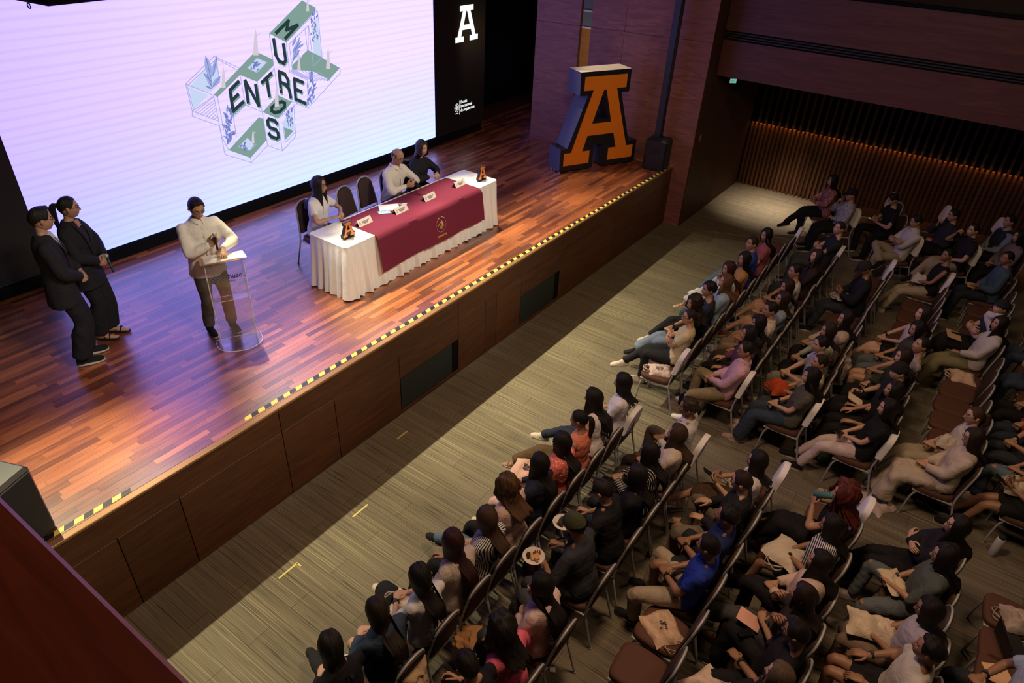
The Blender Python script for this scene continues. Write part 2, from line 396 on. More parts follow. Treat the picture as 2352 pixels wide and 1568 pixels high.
LEGS = {
 'flat':    [((.12, .50, .09), (0, .6, 1)), ((-.12, .54, .09), (0, .6, 1))],
 'close':   [((.06, .42, .09), (0, .6, 1)), ((-.06, .45, .09), (0, .6, 1))],
 'spread':  [((.21, .44, .09), (.5, .6, 1)), ((-.22, .40, .09), (-.5, .6, 1))],
 'ext':     [((.1, .66, .09), (0, .3, 1)), ((-.1, .60, .09), (0, .3, 1))],
 'under':   [((.08, .24, .09), (0, .9, .6)), ((-.07, .30, .10), (0, .9, .6))],
 'crossr':  [((-.10, .73, .30), (0, .3, 1)), ((-.08, .44, .09), (0, .6, 1))],
 'crossl':  [((.08, .44, .09), (0, .6, 1)), ((.10, .73, .30), (0, .3, 1))],
 'figure4': [((-.26, .42, .50), (.9, .6, .6)), ((-.12, .44, .09), (0, .6, 1))],
}
def skel(arms='lap', legs='flat', lean=8., yaw=0., pitch=0., fem=True, twist=0., fat=1., roll=0.):
    k = {}; la = math.radians(lean); u = np.array([0, -math.sin(la), math.cos(la)])
    tl = .0 if fem else .025
    H = np.array([0, 0, .565]); k['H'] = H; k['u'] = u; k['fwd'] = np.array([0, math.cos(la), math.sin(la)])
    k['SC'] = H + u * (.455 + tl) ; k['NB'] = H + u * (.515 + tl) + np.array([0, .012, 0])
    Rh = rotz(math.radians(yaw)) @ rotx(math.radians(pitch)) @ roty(math.radians(roll)); k['Rh'] = Rh
    neckdir = nrm(np.array([0, .22 - math.sin(math.radians(pitch)) * .35, 1.]))
    k['HC'] = k['NB'] + neckdir * .15
    sh = (.16 if fem else .188) * (1 + (fat - 1) * .4); k['sh'] = sh
    k['arm'] = []; up, fo = (.265, .235) if fem else (.29, .255)
    for i, sx in ((0, 1), (1, -1)):
        A = k['SC'] + np.array([sx * (sh - .012), 0, -.034]); w, d, n, cu, pole = ARMS[arms][i] if isinstance(arms, str) else arms[i]
        e, w2 = ik(A, w, up, fo, pole); k['arm'].append((A, e, w2, np.array(d, float), np.array(n, float), cu))
    k['leg'] = []; tl_, sl = (.42, .42) if fem else (.445, .445)
    for i, sx in ((0, 1), (1, -1)):
        A = H + np.array([sx * .088, .01, -.02]); t, pole = LEGS[legs][i] if isinstance(legs, str) else legs[i]
        kn, an = ik(A, t, tl_, sl, pole); k['leg'].append((A, kn, an))
    k['fem'] = fem; k['fat'] = fat; return k
def torso_rings(k, inf=0., bottom=-.11, top=True):
    fem, fat = k['fem'], k['fat']; H, u = k['H'], k['u']; tl = 0. if fem else .02
    prof = [(bottom, .150 if bottom > -.12 else .184, .105 if bottom > -.12 else .135), (-.03, .172 if fem else .165, .118), (.06, .155 if fem else .158, .108), (.15, .128 if fem else .150, .097), (.25, .14 if fem else .162, .105),
            (.34, .150 if fem else .178, .112), (.42 + tl, .142 if fem else .172, .098), (.47 + tl, .108 if fem else .128, .075), (.50 + tl, .070 if fem else .08, .060), (.515 + tl, .056 if fem else .064, .056)]
    P = []; Rr = []
    for h, a, b in prof:
        ff = 1 + (fat - 1) * (1.0 if h < .3 else .5)
        c = H + u * h + np.array([0, .012 if .1 < h < .4 else 0, 0]); P.append(c); Rr.append((a * ff + inf, b * ff + inf))
    return P, Rr
_cache = {}
LOD = [1.]
def body_mesh(key, k, foot='none', legs=True):
    if ('b', key) in _cache: return _cache[('b', key)]
    mb = MB(); g = .86 if k['fem'] else 1.; ft = 1 + (k['fat'] - 1) * .6
    P, Rr = torso_rings(k, -.018); mb.chain(P[:-2], Rr[:-2], n=20, round1=True, sub=2)
    mb.chain([k['NB'] - k['u'] * .05, k['NB'] + k['u'] * .02, k['HC'] + np.array([0, -.03, -.04])], [.062 * g, .050 * g + .002, .052 * g], n=14, sub=2)
    for (A, e, w, d, n, cu) in k['arm']:
        mid = (A + e) / 2; f1 = e + (w - e) * .3
        mb.chain([A, mid, e, f1, w + (w - e) * .02], [.045 * g * ft, .042 * g * ft, .037 * g * ft, .039 * g, .0245 * g + .002], n=12, sub=3, ref=(0, 0, 1))
    for (A, kn, an) in (k['leg'] if legs else ()):
        mid = (A + kn) / 2; c1 = kn + (an - kn) * .3
        mb.chain([A, mid, kn, c1, an], [.082 * ft, .072 * ft, .052, .052 * g * ft, .034], n=14, sub=3)
        fd = foot_dir(kn, an)
        if foot == 'bare': foot_piece(mb, an, fd, 0.)
    ex = MB()
    hg = head_geo(k['fem']); V = np.concatenate(hg.v) @ k['Rh'].T + k['HC']; ex.add(V, hg.f, hg.m)
    for i, (A, e, w, d, n, cu) in enumerate(k['arm']):
        h = hand_geo(w, d, n, -1 if i == 0 else 1, cu, .93 if k['fem'] else 1.03); ex.add(np.concatenate(h.v), h.f, h.m)
    r = remesh(mb, 'body', .0145 * LOD[0], 3, ('skin',), ex)
    me = r.mesh('person', ('skin', 'lips', 'dark', 'eye_white'), True)
    _cache[('b', key)] = me; return me
def foot_dir(kn, an):
    s = nrm(an - kn)
    d = np.array([0, 1., 0]) + s * .0
    horiz = np.array([an[0] - kn[0], max(an[1] - kn[1], 0.) + .25, 0]); d = nrm(np.array([0, 1, 0]) + .3 * nrm(horiz))
    if an[2] > .2: d = nrm(d * .9 + s * .55)
    return d
def foot_piece(mb, an, fd, inf):
    up = nrm(np.array([0, 0, 1.]) - fd * fd[2]); dn = -up
    b = an + dn * .058
    mb.chain([b - fd * .055 + up * .012, b + fd * .03 + up * .012, b + fd * .12 + up * .0, b + fd * .185 - up * .004], [(.032 + inf, .034 + inf), (.036 + inf, .037 + inf), (.043 + inf, .025 + inf), (.032 + inf, .015 + inf)], n=14, sub=3, ref=np.cross(fd, up))
    mb.chain([an + up * .02, b + fd * .0], [.036 + inf, .038 + inf], n=10, sub=1)
def shoe_mesh(key, k, i, kind='sneaker'):
    if ('s', key, i, kind) in _cache: return _cache[('s', key, i, kind)]
    A, kn, an = k['leg'][i]; fd = foot_dir(kn, an); up = nrm(np.array([0, 0, 1.]) - fd * fd[2]); sd = np.cross(fd, up)
    b = an - up * .074; mb = MB()
    # upper: rings along the foot, superelliptic and flat below
    prof = [(-.07, .022, .035, .03), (-.06, .033, .062, .035), (-.02, .038, .085, .04), (.03, .040, .080, .045), (.08, .044, .055, .05), (.13, .047, .042, .05), (.175, .040, .034, .04), (.2, .022, .022, .02)]
    if kind == 'boot': prof = [(a, w, h + (.05 if a < .04 else 0), x) for a, w, h, x in prof]
    rings = []; n = 14
    for a, w, h, _ in prof:
        t = np.linspace(0, 2 * np.pi, n, endpoint=False); zz = np.where(np.sin(t) > 0, np.sin(t) ** .8 * h, 0.)
        rings.append(b + fd * a + np.outer(np.cos(t) * w, sd) + np.outer(zz + .012, up))
    mb.loft(rings)
    if kind == 'sandal': mb = MB()
    rings = []
    for zz in (-.012, .014):
        t = np.linspace(0, 2 * np.pi, 24, endpoint=False); L = np.cos(t); w = .046 - .006 * (L < 0) * abs(L)
        rings.append(b + fd * .065 + np.outer(L * .14, fd) + np.outer(np.sin(t) * w, sd) + up * zz)
    mb.loft(rings, mi=1)
    if kind == 'sandal':
        for a in (.11, .06): mb.chain([b + fd * a - sd * .045 + up * .01, b + fd * a + up * .06, b + fd * a + sd * .045 + up * .01], [.006] * 3, n=6, sub=4)
    me = mb.mesh('shoe', ('cloth', 'sole'), 'auto'); _cache[('s', key, i, kind)] = me; return me
def wob(V, amp, f, seed):
    r = np.random.RandomState(seed); out = np.zeros(len(V))
    for i in range(6):
        w = r.normal(size=3) * f * (1 + i * .35); out += np.sin(V @ w + r.rand() * 7) / (1 + i * .4)
    return out * amp / 2
def fold(r, amp, f, seed):
    """push cloth in and out along vertex normals approximated from the nearest axis"""
    V = r.v[0]; n = np.zeros_like(V); F = np.array(r.f)
    if F.ndim == 2:
        fn = np.cross(V[F[:, 1]] - V[F[:, 0]], V[F[:, 3]] - V[F[:, 0]])
        for j in range(F.shape[1]): np.add.at(n, F[:, j], fn)
        n /= np.linalg.norm(n, axis=1)[:, None] + 1e-12
        r.v[0] = V + n * wob(V, amp, f, seed)[:, None]
def top_mesh(key, k, sleeve='short', kind='tee'):
    ck = ('t', key, sleeve, kind)
    if ck in _cache: return _cache[ck]
    mb = MB(); g = .86 if k['fem'] else 1.; ft = 1 + (k['fat'] - 1) * .6; inf = {'tee': .009, 'jacket': .02, 'tank': .004, 'loose': .022, 'overshirt': .016, 'blazer': .022}.get(kind, .01)
    P, Rr = torso_rings(k, inf, bottom={'jacket': -.09, 'overshirt': -.17, 'blazer': -.24}.get(kind, -.075))
    if kind == 'tank':
        P, Rr = P[:-2], Rr[:-2]; mb.chain(P, Rr, n=22, round0=False, round1=False, sub=2, sup=.92)
        for sx in (-1, 1):
            a = k['H'] + k['u'] * .40 + np.array([sx * .075, 0, 0]); 
            mb.chain([a + k['fwd'] * .085, a + k['u'] * .085 + k['fwd'] * .03, a + k['u'] * .085 - k['fwd'] * .03, a - k['fwd'] * .08], [(.03, .010)] * 4, n=10, sub=3, ref=(1, 0, 0))
    else:
        mb.chain(P, Rr, n=22, round0=False, round1=False, sub=2, sup=.92)
    for i, (A, e, w, d, n, cu) in enumerate(k['arm']):
        if sleeve == 'none' or kind == 'tank': continue
        r0 = .056 * g * ft + inf * .5; mid = (A + e) / 2
        if sleeve == 'short':
            q = A + (e - A) * .62; mb.chain([A - nrm(e - A) * .01, A + (e - A) * .3, q], [r0, .054 * g * ft + inf, .056 * g * ft + inf * 1.2], n=14, round1=False, sub=3, ref=(0, 0, 1))
        elif sleeve == 'elbow':
            q = e + (w - e) * .12; mb.chain([A, mid, e, q], [r0, .053 * g * ft + inf, .05 * g + inf, .05 * g + inf * 1.3], n=14, round1=False, sub=3, ref=(0, 0, 1))
        else:
            q = w - (w - e) * .04; f1 = e + (w - e) * .35
            mb.chain([A, mid, e, f1, q], [r0, .050 * g * ft + inf, .046 * g * ft + inf, .042 * g + inf, .030 * g + inf * .9], n=14, round1=False, sub=3, ref=(0, 0, 1))
    if kind in ('polo', 'shirt', 'jacket', 'overshirt', 'blazer'):
        c = k['NB'] - k['u'] * .002; t = np.linspace(.35, 2 * np.pi - .35, 15); fw = k['fwd']
        R0 = .072 if not k['fem'] else .063
        pts = [c + np.array([R0 * math.sin(a), 0, 0]) + fw * R0 * 1.05 * math.cos(a) - k['u'] * (.018 if math.cos(a) > .6 else 0.) for a in t]
        mb.chain(pts, [(.024, .012)] * len(pts), n=8, sub=1, ref=k['u'])
    r = remesh(mb, 'top', .017 * LOD[0], 2, ('cloth',)); fold(r, .0045 if kind != 'jacket' else .006, 22., hash(ck) % 9973 if False else sum(map(ord, str(ck))) % 9973)
    me = r.mesh('top', ('cloth',), True); _cache[ck] = me; return me
def bottom_mesh(key, k, kind='trousers'):
    ck = ('l', key, kind)
    if ck in _cache: return _cache[ck]
    mb = MB(); g = .9 if k['fem'] else 1.; ft = 1 + (k['fat'] - 1) * .7; H, u = k['H'], k['u']; inf = .008
    P, Rr = torso_rings(k, .001, bottom=-.10); mb.chain(P[:3], Rr[:3], n=20, round1=False, sub=3)
    wide = {'wide': .035, 'jeans': .006, 'trousers': .012, 'leggings': 0., 'shorts': .016}.get(kind, .01)
    if kind in ('skirt', 'minis', 'longskirt'):
        (A0, k0, a0), (A1, k1, a1) = k['leg']; kc = (k0 + k1) / 2; hw = abs(k0[0] - k1[0]) / 2 + .075
        end = kc if kind != 'minis' else (A0 + A1) / 2 + (kc - (A0 + A1) / 2) * .72
        pts = [H + np.array([0, 0, -.01]), (H + kc) / 2 + np.array([0, 0, .0]), end]; rr = [(.19, .125), (max(.175, hw + .015), .108), (hw + .022, .092)]
        if kind == 'longskirt':
            ac = (a0 + a1) / 2; pts += [kc + np.array([0, .035, -.06]), kc * .45 + ac * .55 + np.array([0, .03, .0]), ac + np.array([0, .01, .05])]; rr += [(hw + .035, .10), (hw + .055, .12), (hw + .08, .15)]
            mb.chain(pts, rr, n=20, sub=3, round1=False, sup=.85)
        elif kind == 'skirt':
            pts += [kc + np.array([0, .03, -.05])]; rr += [(hw + .02, .07)]; mb.chain(pts, rr, n=20, sub=3, round1=False, sup=.85)
        else: mb.chain(pts, rr, n=20, sub=3, round1=False, sup=.85)
    else:
        for (A, kn, an) in k['leg']:
            mid = (A + kn) / 2; c1 = kn + (an - kn) * .3; q = an - (an - kn) * .02
            if kind == 'shorts':
                q = A + (kn - A) * .72; mb.chain([A, A + (kn - A) * .4, q], [.094 * ft, (.082 + .012) * ft, (.07 + .016) * ft], n=16, sub=3, round1=False)
            else:
                mb.chain([A, mid, kn, c1, q], [.092 * ft, (.078 + inf) * ft, .058 + inf + wide * .3, .054 * g + inf + wide, .043 + inf + wide * 1.3], n=16, sub=3, round1=False)
    r = remesh(mb, 'bottom', .018 * LOD[0], 2, ('cloth',)); fold(r, .005 if kind != 'longskirt' else .012, 20., sum(map(ord, str(ck))) % 9973)
    me = r.mesh('bottom', ('cloth',), True); _cache[ck] = me; return me
def hair_mesh(key, k, style, seed=0):
    ck = ('h', key, style, seed)
    if ck in _cache: return _cache[ck]
    rs = np.random.RandomState(seed * 7 + sum(map(ord, style))); fem = k['fem']
    Rh, HC = k['Rh'], k['HC']; curly = style in ('curly', 'bigcurly', 'curlyshort'); wavy = style in ('wavy',)
    nu = 64 if LOD[0] < 1.1 else 44; long_ = {'long': .34, 'verylong': .50, 'wavy': .36, 'bob': .10, 'shoulder': .19, 'bigcurly': .26, 'curly': .22}.get(style, 0.)
    nv1 = 14; nv2 = 16 if long_ else 0
    ph = np.linspace(-np.pi, np.pi, nu, endpoint=False)                    # 0 = face, +-pi = nape
    aph = np.abs(ph)
    th_face = .72; 
    if long_ or style in ('pony', 'bun', 'tied'):
        end = np.where(aph < .62, .80, np.where(aph < 1.15, .80 + (aph - .62) / .53 * 1.15, 1.95)); 
        if not long_: end = np.where(aph < .62, .80, np.where(aph < 1.3, .80 + (aph - .62) / .68 * .65, np.where(aph < 1.75, 1.45, 1.45 + (aph - 1.75) * .55)))
    elif style in ('bald',):
        end = np.where(aph < 1.2, .2, np.where(aph < 1.7, 1.55, 1.9))
    else:
        end = np.where(aph < .62, .74, np.where(aph < 1.2, .74 + (aph - .62) / .58 * .72, np.where(aph < 1.7, 1.40, 1.40 + (aph - 1.7) * .5)))
    start = np.zeros(nu) + .04
    if style == 'bald': start = np.where(aph < 1.2, end - .02, 1.22)
    th = {'bigcurly': .055, 'curly': .035, 'curlyshort': .022, 'wavy': .024, 'short': .012, 'buzz': .006, 'bald': .004, 'pony': .009, 'bun': .009, 'tied': .009, 'quiff': .016, 'long': .023, 'verylong': .023, 'bob': .022, 'shoulder': .024}.get(style, .018)
    a, b, c = (.071, .096, .116) if fem else (.076, .1, .12)
    ridge = np.zeros(nu); kf = 1 + (k['fat'] - 1) * .8; hi = k.get('inf', .01) + .004; 
    for f in (7, 13, 23, 31): ridge += rs.normal() * np.sin(ph * f + rs.rand() * 6) / 2.2
    len_n = 1 + .06 * np.sin(ph * 9 + rs.rand() * 6) + .05 * rs.normal(size=nu)
    uhead = Rh.T @ k['u'] * 0
    outer = []; uv = []
    for i in range(nv1 + nv2):
        if i < nv1:
            t = i / (nv1 - 1); T = start + (end - start) * t
            tk = th * (.75 + .35 * np.sin(np.pi * min(t * .8 + .15, 1))) ; tk = tk * np.where((aph < .7), .75, 1.)
            if style == 'quiff': tk = tk + .022 * np.exp(-((aph) / .6) ** 2) * math.exp(-((t - .75) / .35) ** 2)
            if style == 'short': tk = tk + .010 * np.exp(-((aph) / 1.0) ** 2)
            part = .006 * np.exp(-((ph) / .12) ** 2) * (1 if long_ else 0)
            tk = tk - part
            x = (a + tk) * np.sin(T) * np.sin(ph); y = (b + tk) * np.sin(T) * np.cos(ph); z = (c + tk) * np.cos(T)
            neg = np.clip(-z / c, 0, 1); 
            if not long_: x *= (1 - .25 * neg); y = np.where(y < 0, y * (1 - .42 * neg ** 1.1), y)
            rr = 1 + ridge * (.010 if not curly else .02) * min(1, t * 2.2)
            L = np.stack([x * rr, y * rr, z], 1) @ Rh.T + HC
            if i == nv1 - 1: base = L.copy()
        else:
            t = (i - nv1 + 1) / nv2; keep = (aph > .95)
            ln_ = long_ * t * len_n
            L = base.copy(); 
            # centre of the curtain moves behind the neck
            out = base - HC; out[:, 2] = 0
            fl = {'bigcurly': .55, 'curly': .3, 'wavy': .15}.get(style, -.05)
            L = L + out * (fl * math.sin(min(t, .8) * 2.0)) * (1 if t > 0 else 0)
            L[:, 2] -= ln_
            if wavy: L += out * (.10 * np.sin(t * 11 + ph * 2))[:, None]
            # stay outside the torso: hang behind the back
            zt = L[:, 2]; h = (zt - k['H'][2]) / max(k['u'][2], .5); backy = (k['H'] + np.outer(h, k['u']))[:, 1] - np.interp(h, [.3, .42, .47, .54], [.142 * kf + hi, .132 * kf + hi, .105 + hi, .065])
            sidefront = (seed % 3 == 1) & (np.abs(L[:, 0]) > .06) & (L[:, 1] > k['NB'][1] - .01)
            s = np.clip((k['SC'][2] + .10 - zt) / .14, 0, 1)
            yb = np.minimum(L[:, 1], backy - .012 - .02 * (1 - np.minimum(np.abs(L[:, 0]) / .15, 1)))
            fronty = (k['H'] + np.outer(h, k['u']))[:, 1] + .115
            yf = np.maximum(L[:, 1], fronty)
            L[:, 1] = L[:, 1] * (1 - s) + np.where(sidefront, yf, yb) * s
            L[:, 0] *= (1 - .12 * s)
        if curly or wavy:
            am = {'bigcurly': .020, 'curly': .014, 'curlyshort': .008, 'wavy': .006}[style]; fq = {'bigcurly': 75., 'curly': 85., 'curlyshort': 120., 'wavy': 45.}[style]
            o = nrm(np.array([0, 0, 1.])); dirs = L - HC; dirs[:, 2] *= .5; dirs /= np.linalg.norm(dirs, axis=1)[:, None] + 1e-9
            L = L + dirs * wob(L, am, fq / 2.2, seed + 3)[:, None]
        outer.append(L); uv.append(np.stack([(ph + np.pi) / 6.283, np.full(nu, i / 30.)], 1))
    # opening at the face: pull the face-side curtain onto the side strands
    if nv2:
        for i in range(nv1, nv1 + nv2):
            L = outer[i]
            js = [j for j in range(nu) if aph[j] <= .95]
            for j in js:
                src = base[j]; L[j] = src + (HC - src) * .06 * min(1, (i - nv1 + 1) / 4)
    R_ = outer; inner = []
    for i, L in enumerate(R_):
        c0 = HC.copy() if i < nv1 else np.array([HC[0], HC[1], 0]) ; q = L.copy()
        d = q - HC; 
        if i >= nv1: d[:, 2] = 0
        l = np.linalg.norm(d, axis=1)[:, None] + 1e-9; q = q - d / l * np.minimum(l * .5, .016 if i < nv1 + nv2 - 1 else .006)
        inner.append(q)
    rings = R_ + inner[::-1]; mb = MB(); mb.loft(rings, cap=False)
    n0 = len(rings); top = n0 - 1
    mb.f.append(tuple(range(nu - 1, -1, -1))); mb.f.append(tuple(top * nu + j for j in range(nu))); mb.m += [0, 0]
    UV = np.concatenate(uv + uv[::-1])
    def extra(P, Rr, n=12, sub=4, amp=0.):
        n_before = mb.n; mb.chain(P, Rr, n=n, sub=sub)
        V = mb.v[-1]
        if amp: mb.v[-1] = V + nrm(V - V.mean(0)) * wob(V, amp, 30, seed)[:, None]
        nn = len(V); return np.stack([np.arange(nn) % n / float(n), np.arange(nn) / float(nn) * .7], 1)
    back = lambda x, y, z: Rh @ np.array([x, y, z]) + HC
    if style in ('pony', 'tied'):
        p0 = back(0, -.085, .035); p1 = back(0, -.135, .03); Lh = .30 if style == 'pony' else .17
        p2 = p1 + np.array([0, -.02, -.10]); p3 = p1 + np.array([0, -.01, -Lh])
        UV = np.concatenate([UV, extra([p0, p1, p2, p3], [.018, .03, .034, .010])])
    if style == 'bun':
        UV = np.concatenate([UV, extra([back(0, -.085, .05), back(0, -.12, .06)], [.036, .038], sub=1)])
    mb.uv = UV
    me = mb.mesh('hair', ('hair',), True); _cache[ck] = me; return me
def glasses_mesh(key, k, round_=False):
    ck = ('g', key)
    if ck in _cache: return _cache[ck]
    mb = MB(); Rh, HC = k['Rh'], k['HC']; T = lambda x, y, z: Rh @ np.array([x, y, z]) + HC
    for sx in (-1, 1):
        t = np.linspace(0, 2 * np.pi, 17); pts = [T(sx * .031 + .022 * math.cos(a), .094 - .004 * abs(math.cos(a)), .008 + .017 * math.sin(a)) for a in t]
        mb.chain(pts, [.0022] * len(pts), n=5, sub=1, round0=False, round1=False)
        mb.chain([T(sx * .053, .09, .012), T(sx * .074, .03, .012), T(sx * .079, -.01, .008)], [.002] * 3, n=5, sub=2)
    mb.chain([T(-.01, .097, .012), T(.01, .097, .012)], [.0022] * 2, n=5, sub=1)
    me = mb.mesh('glasses', ('lens',), True); _cache[ck] = me; return me
def cap_mesh(key, k, back=False):
    ck = ('c', key, back)
    if ck in _cache: return _cache[ck]
    mb = MB(); Rh, HC = k['Rh'], k['HC']; nu = 28; rings = []
    for T in np.linspace(.05, 1.28, 9):
        ph = np.linspace(0, 2 * np.pi, nu, endpoint=False); r = .024
        V = np.stack([(.076 + r) * np.sin(T) * np.sin(ph), (.1 + r) * np.sin(T) * np.cos(ph), np.full(nu, (.12 + r) * np.cos(T))], 1); rings.append(V @ Rh.T + HC)
    mb.loft(rings)
    sg = -1 if back else 1; rr = []
    for s in np.linspace(0, 1, 5):
        x = np.linspace(-.072, .072, 9); y = (.085 + .075 * s * np.sqrt(np.maximum(1 - (x / .085) ** 2, 0)) + 0 * x) * sg
        z = .045 - .02 * s - 1.5 * x ** 2; rr.append(np.stack([x, y, z], 1))
    R2 = [np.vstack([a, (a - [0, 0, .005])[::-1]]) @ Rh.T + HC for a in rr]; mb.loft(R2)
    me = mb.mesh('cap', ('cloth',), 'auto'); _cache[ck] = me; return me
def watch_mesh(key, k, i):
    ck = ('w', key, i)
    if ck in _cache: return _cache[ck]
    A, e, w, d, n, cu = k['arm'][i]; u = nrm(w - e); c = w - u * .03; mb = MB(); r = .031 if k['fem'] else .034
    mb.cyl(c - u * .009, c + u * .009, r, r, n=16)
    nn = nrm(n - u * (n @ u)); mb.cyl(c + nn * (r - .004), c + nn * (r + .007), .016, .016, n=12)
    me = mb.mesh('wristwatch', ('black',), 'auto'); _cache[ck] = me; return me

def collar_mesh(key, k):
    ck = ('co', key)
    if ck in _cache: return _cache[ck]
    fem = k['fem']; u, f = k['u'], k['fwd']; c = k['NB'] - u * .004; t = np.linspace(.24, 2 * np.pi - .24, 23); R0 = .058 if fem else .066
    up_, lo_ = [], []
    for a in t:
        w = 1 - abs(a - np.pi) / np.pi; tip = max(0, (abs(a - np.pi) / np.pi - .62) / .38)
        d = np.array([math.sin(a), 0, 0]) + f * math.cos(a) * 1.02
        up_.append(c + d * R0 + u * (.030 - .012 * tip)); lo_.append(c + d * (R0 + .020 + .016 * tip) - u * (.012 + .034 * tip ** 1.5))
    up_, lo_ = np.array(up_), np.array(lo_); mid = (up_ + lo_) / 2 + (lo_ - c) / np.linalg.norm(lo_ - c, axis=1)[:, None] * .006; inn = up_ * .55 + lo_ * .45 - (lo_ - c) * .12
    mb = MB(); mb.loft([np.array([up_[i], mid[i], lo_[i], inn[i]]) for i in range(len(t))])
    me = mb.mesh('collar', ('cloth',), 'auto'); _cache[ck] = me; return me
def person(x, y, z=0., rz=0., sc=1., label='', skin=(.42, .235, .15), hair=('long', (.008, .006, .005)), top=('tee', 'short', (.5, .5, .5)), bottom=('jeans', (.1, .12, .18)),
           shoes=('sneaker', (.6, .58, .55)), arms='lap', legs='flat', lean=8., yaw=0., pitch=0., fem=True, fat=1.1, glasses=False, cap=None, watch=None, seed=0, group=None, k=None, kid='', topmat='cloth', botmat='cloth', roll=0., mirror=False):
    d_ = math.dist((x, y, 1.), (0, -5.17, 6.04)); LOD[0] = 1. if d_ < 8.0 else (1.25 if d_ < 10.8 else 1.5)
    bare = bool(bottom) and (bottom[0] in ('shorts', 'minis', 'skirt')) or shoes is None or shoes[0] == 'sandal'
    key = (kid, bare, LOD[0], arms if isinstance(arms, str) else str(arms), legs if isinstance(legs, str) else str(legs), lean, yaw, pitch, fem, fat, roll, shoes is None or shoes[0] == 'sandal')
    k = k or skel(arms, legs, lean, yaw, pitch, fem, 0, fat, roll)
    k['inf'] = {'tee': .009, 'jacket': .026, 'tank': .004, 'loose': .026}.get(top[0], .012); key = key + (k['inf'],)
    b = link(body_mesh(key[:-1], k, 'bare' if key[-2] else 'none', bare), 'person', loc=(x, y, z), color=skin, label=label, category='person')
    if group: b['group'] = group
    b.rotation_euler = (0, 0, rz); b.scale = (sc * (-1 if mirror else 1), sc, sc)
    if top:
        t = link(top_mesh(key, k, top[1], top[0]), 'jacket' if top[0] in ('jacket', 'blazer') else 'shirt', b, color=top[2])
        if topmat != 'cloth': override(t, topmat)
    if top and top[0] in ('shirt', 'polo', 'overshirt'): link(collar_mesh(key, k), 'collar', b, color=tuple(c * 1.05 for c in top[2]))
    if bottom:
        t = link(bottom_mesh(key, k, bottom[0]), {'minis': 'skirt', 'longskirt': 'skirt', 'skirt': 'skirt', 'shorts': 'shorts'}.get(bottom[0], 'trousers'), b, color=bottom[1])
        if botmat != 'cloth': override(t, botmat)
    if shoes:
        for i in (0, 1): link(shoe_mesh(key, k, i, shoes[0]), 'shoe', b, color=shoes[1])
    if hair: link(hair_mesh(key, k, hair[0], seed % 3), 'hair', b, color=hair[1])
    if glasses: link(glasses_mesh(key, k), 'glasses', b)
    if cap: link(cap_mesh(key, k, cap[1]), 'cap', b, color=cap[0])
    if watch is not None: link(watch_mesh(key, k, watch), 'wristwatch', b)
    return b, k
def override(o, mat):
    for s in o.material_slots: s.link = 'OBJECT'; s.material = M[mat]

def skel_stand(arms, fem=False, lean=2., yaw=0., pitch=0., stance=.11, fat=1., roll=0.):
    k = skel('lap', 'flat', lean, yaw, pitch, fem, 0, fat, roll); hz = (.94 if fem else .985) - .565
    for n in ('H', 'SC', 'NB', 'HC'): k[n] = k[n] + np.array([0, 0, hz])
    up, fo = (.265, .235) if fem else (.29, .255); k['arm'] = []
    for i, sx in ((0, 1), (1, -1)):
        A = k['SC'] + np.array([sx * (k['sh'] - .012), 0, -.034]); w, d, n, cu, pole = arms[i]
        e, w2 = ik(A, w, up, fo, pole); k['arm'].append((A, e, w2, np.array(d, float), np.array(n, float), cu))
    tl_, sl = (.42, .42) if fem else (.445, .445); k['leg'] = []
    for i, sx in ((0, 1), (1, -1)):
        A = k['H'] + np.array([sx * .09, .01, -.02]); kn, an = ik(A, (sx * stance, -.03 * sx, .095), tl_, sl, (0, 1, 0)); k['leg'].append((A, kn, an))
    return k

def front_pt(k, h, x, out):
    prof = np.interp(h, [-.05, .06, .15, .25, .34, .42, .47, .5], [.118, .108, .097, .105, .112, .098, .075, .06]); ff = 1 + (k['fat'] - 1) * (1. if h < .3 else .5)
    wx = np.interp(h, [-.05, .15, .34, .42, .5], [.165, .15, .175, .165, .09]) * ff
    d = prof * ff * math.sqrt(max(1 - (x / wx) ** 2, 0.05)) + out
    return k['H'] + k['u'] * h + np.array([x, .012 if .1 < h < .4 else 0, 0]) + k['fwd'] * d
def placket(b, k, col, out=.024, lo=-.04, hi=.47, x=.0):
    """button strip down a shirt front, with buttons"""
    mb = MB(); P = [front_pt(k, h, x, out) for h in np.linspace(hi, lo, 9)]; mb.chain(P, [(.016, .0035)] * 9, n=8, sub=2); mb.build('placket', ('cloth',), b, True, color=col)
    mb = MB(); [mb.ell(tuple(front_pt(k, h, x, out + .004)), (.006, .003, .006), n=8, m=5) for h in np.linspace(hi - .03, lo + .04, 6)]; mb.build('buttons', ('eye_white',), b, True, kind='stuff')
def lapels(b, k, col, out=.03, lo=.14, hi=.50):
    for s in (-1, 1):
        mb = MB(); P = [front_pt(k, h, s * x, out + o) for h, x, o in ((hi, .07, .0), (.44, .062, .004), (.36, .052, .004), (.26, .03, .003), (lo, .006, .002))]
        mb.chain(P, [(.018, .005), (.032, .006), (.034, .006), (.024, .005), (.006, .004)], n=8, sub=3); mb.build('lapel', ('cloth',), b, True, color=col)
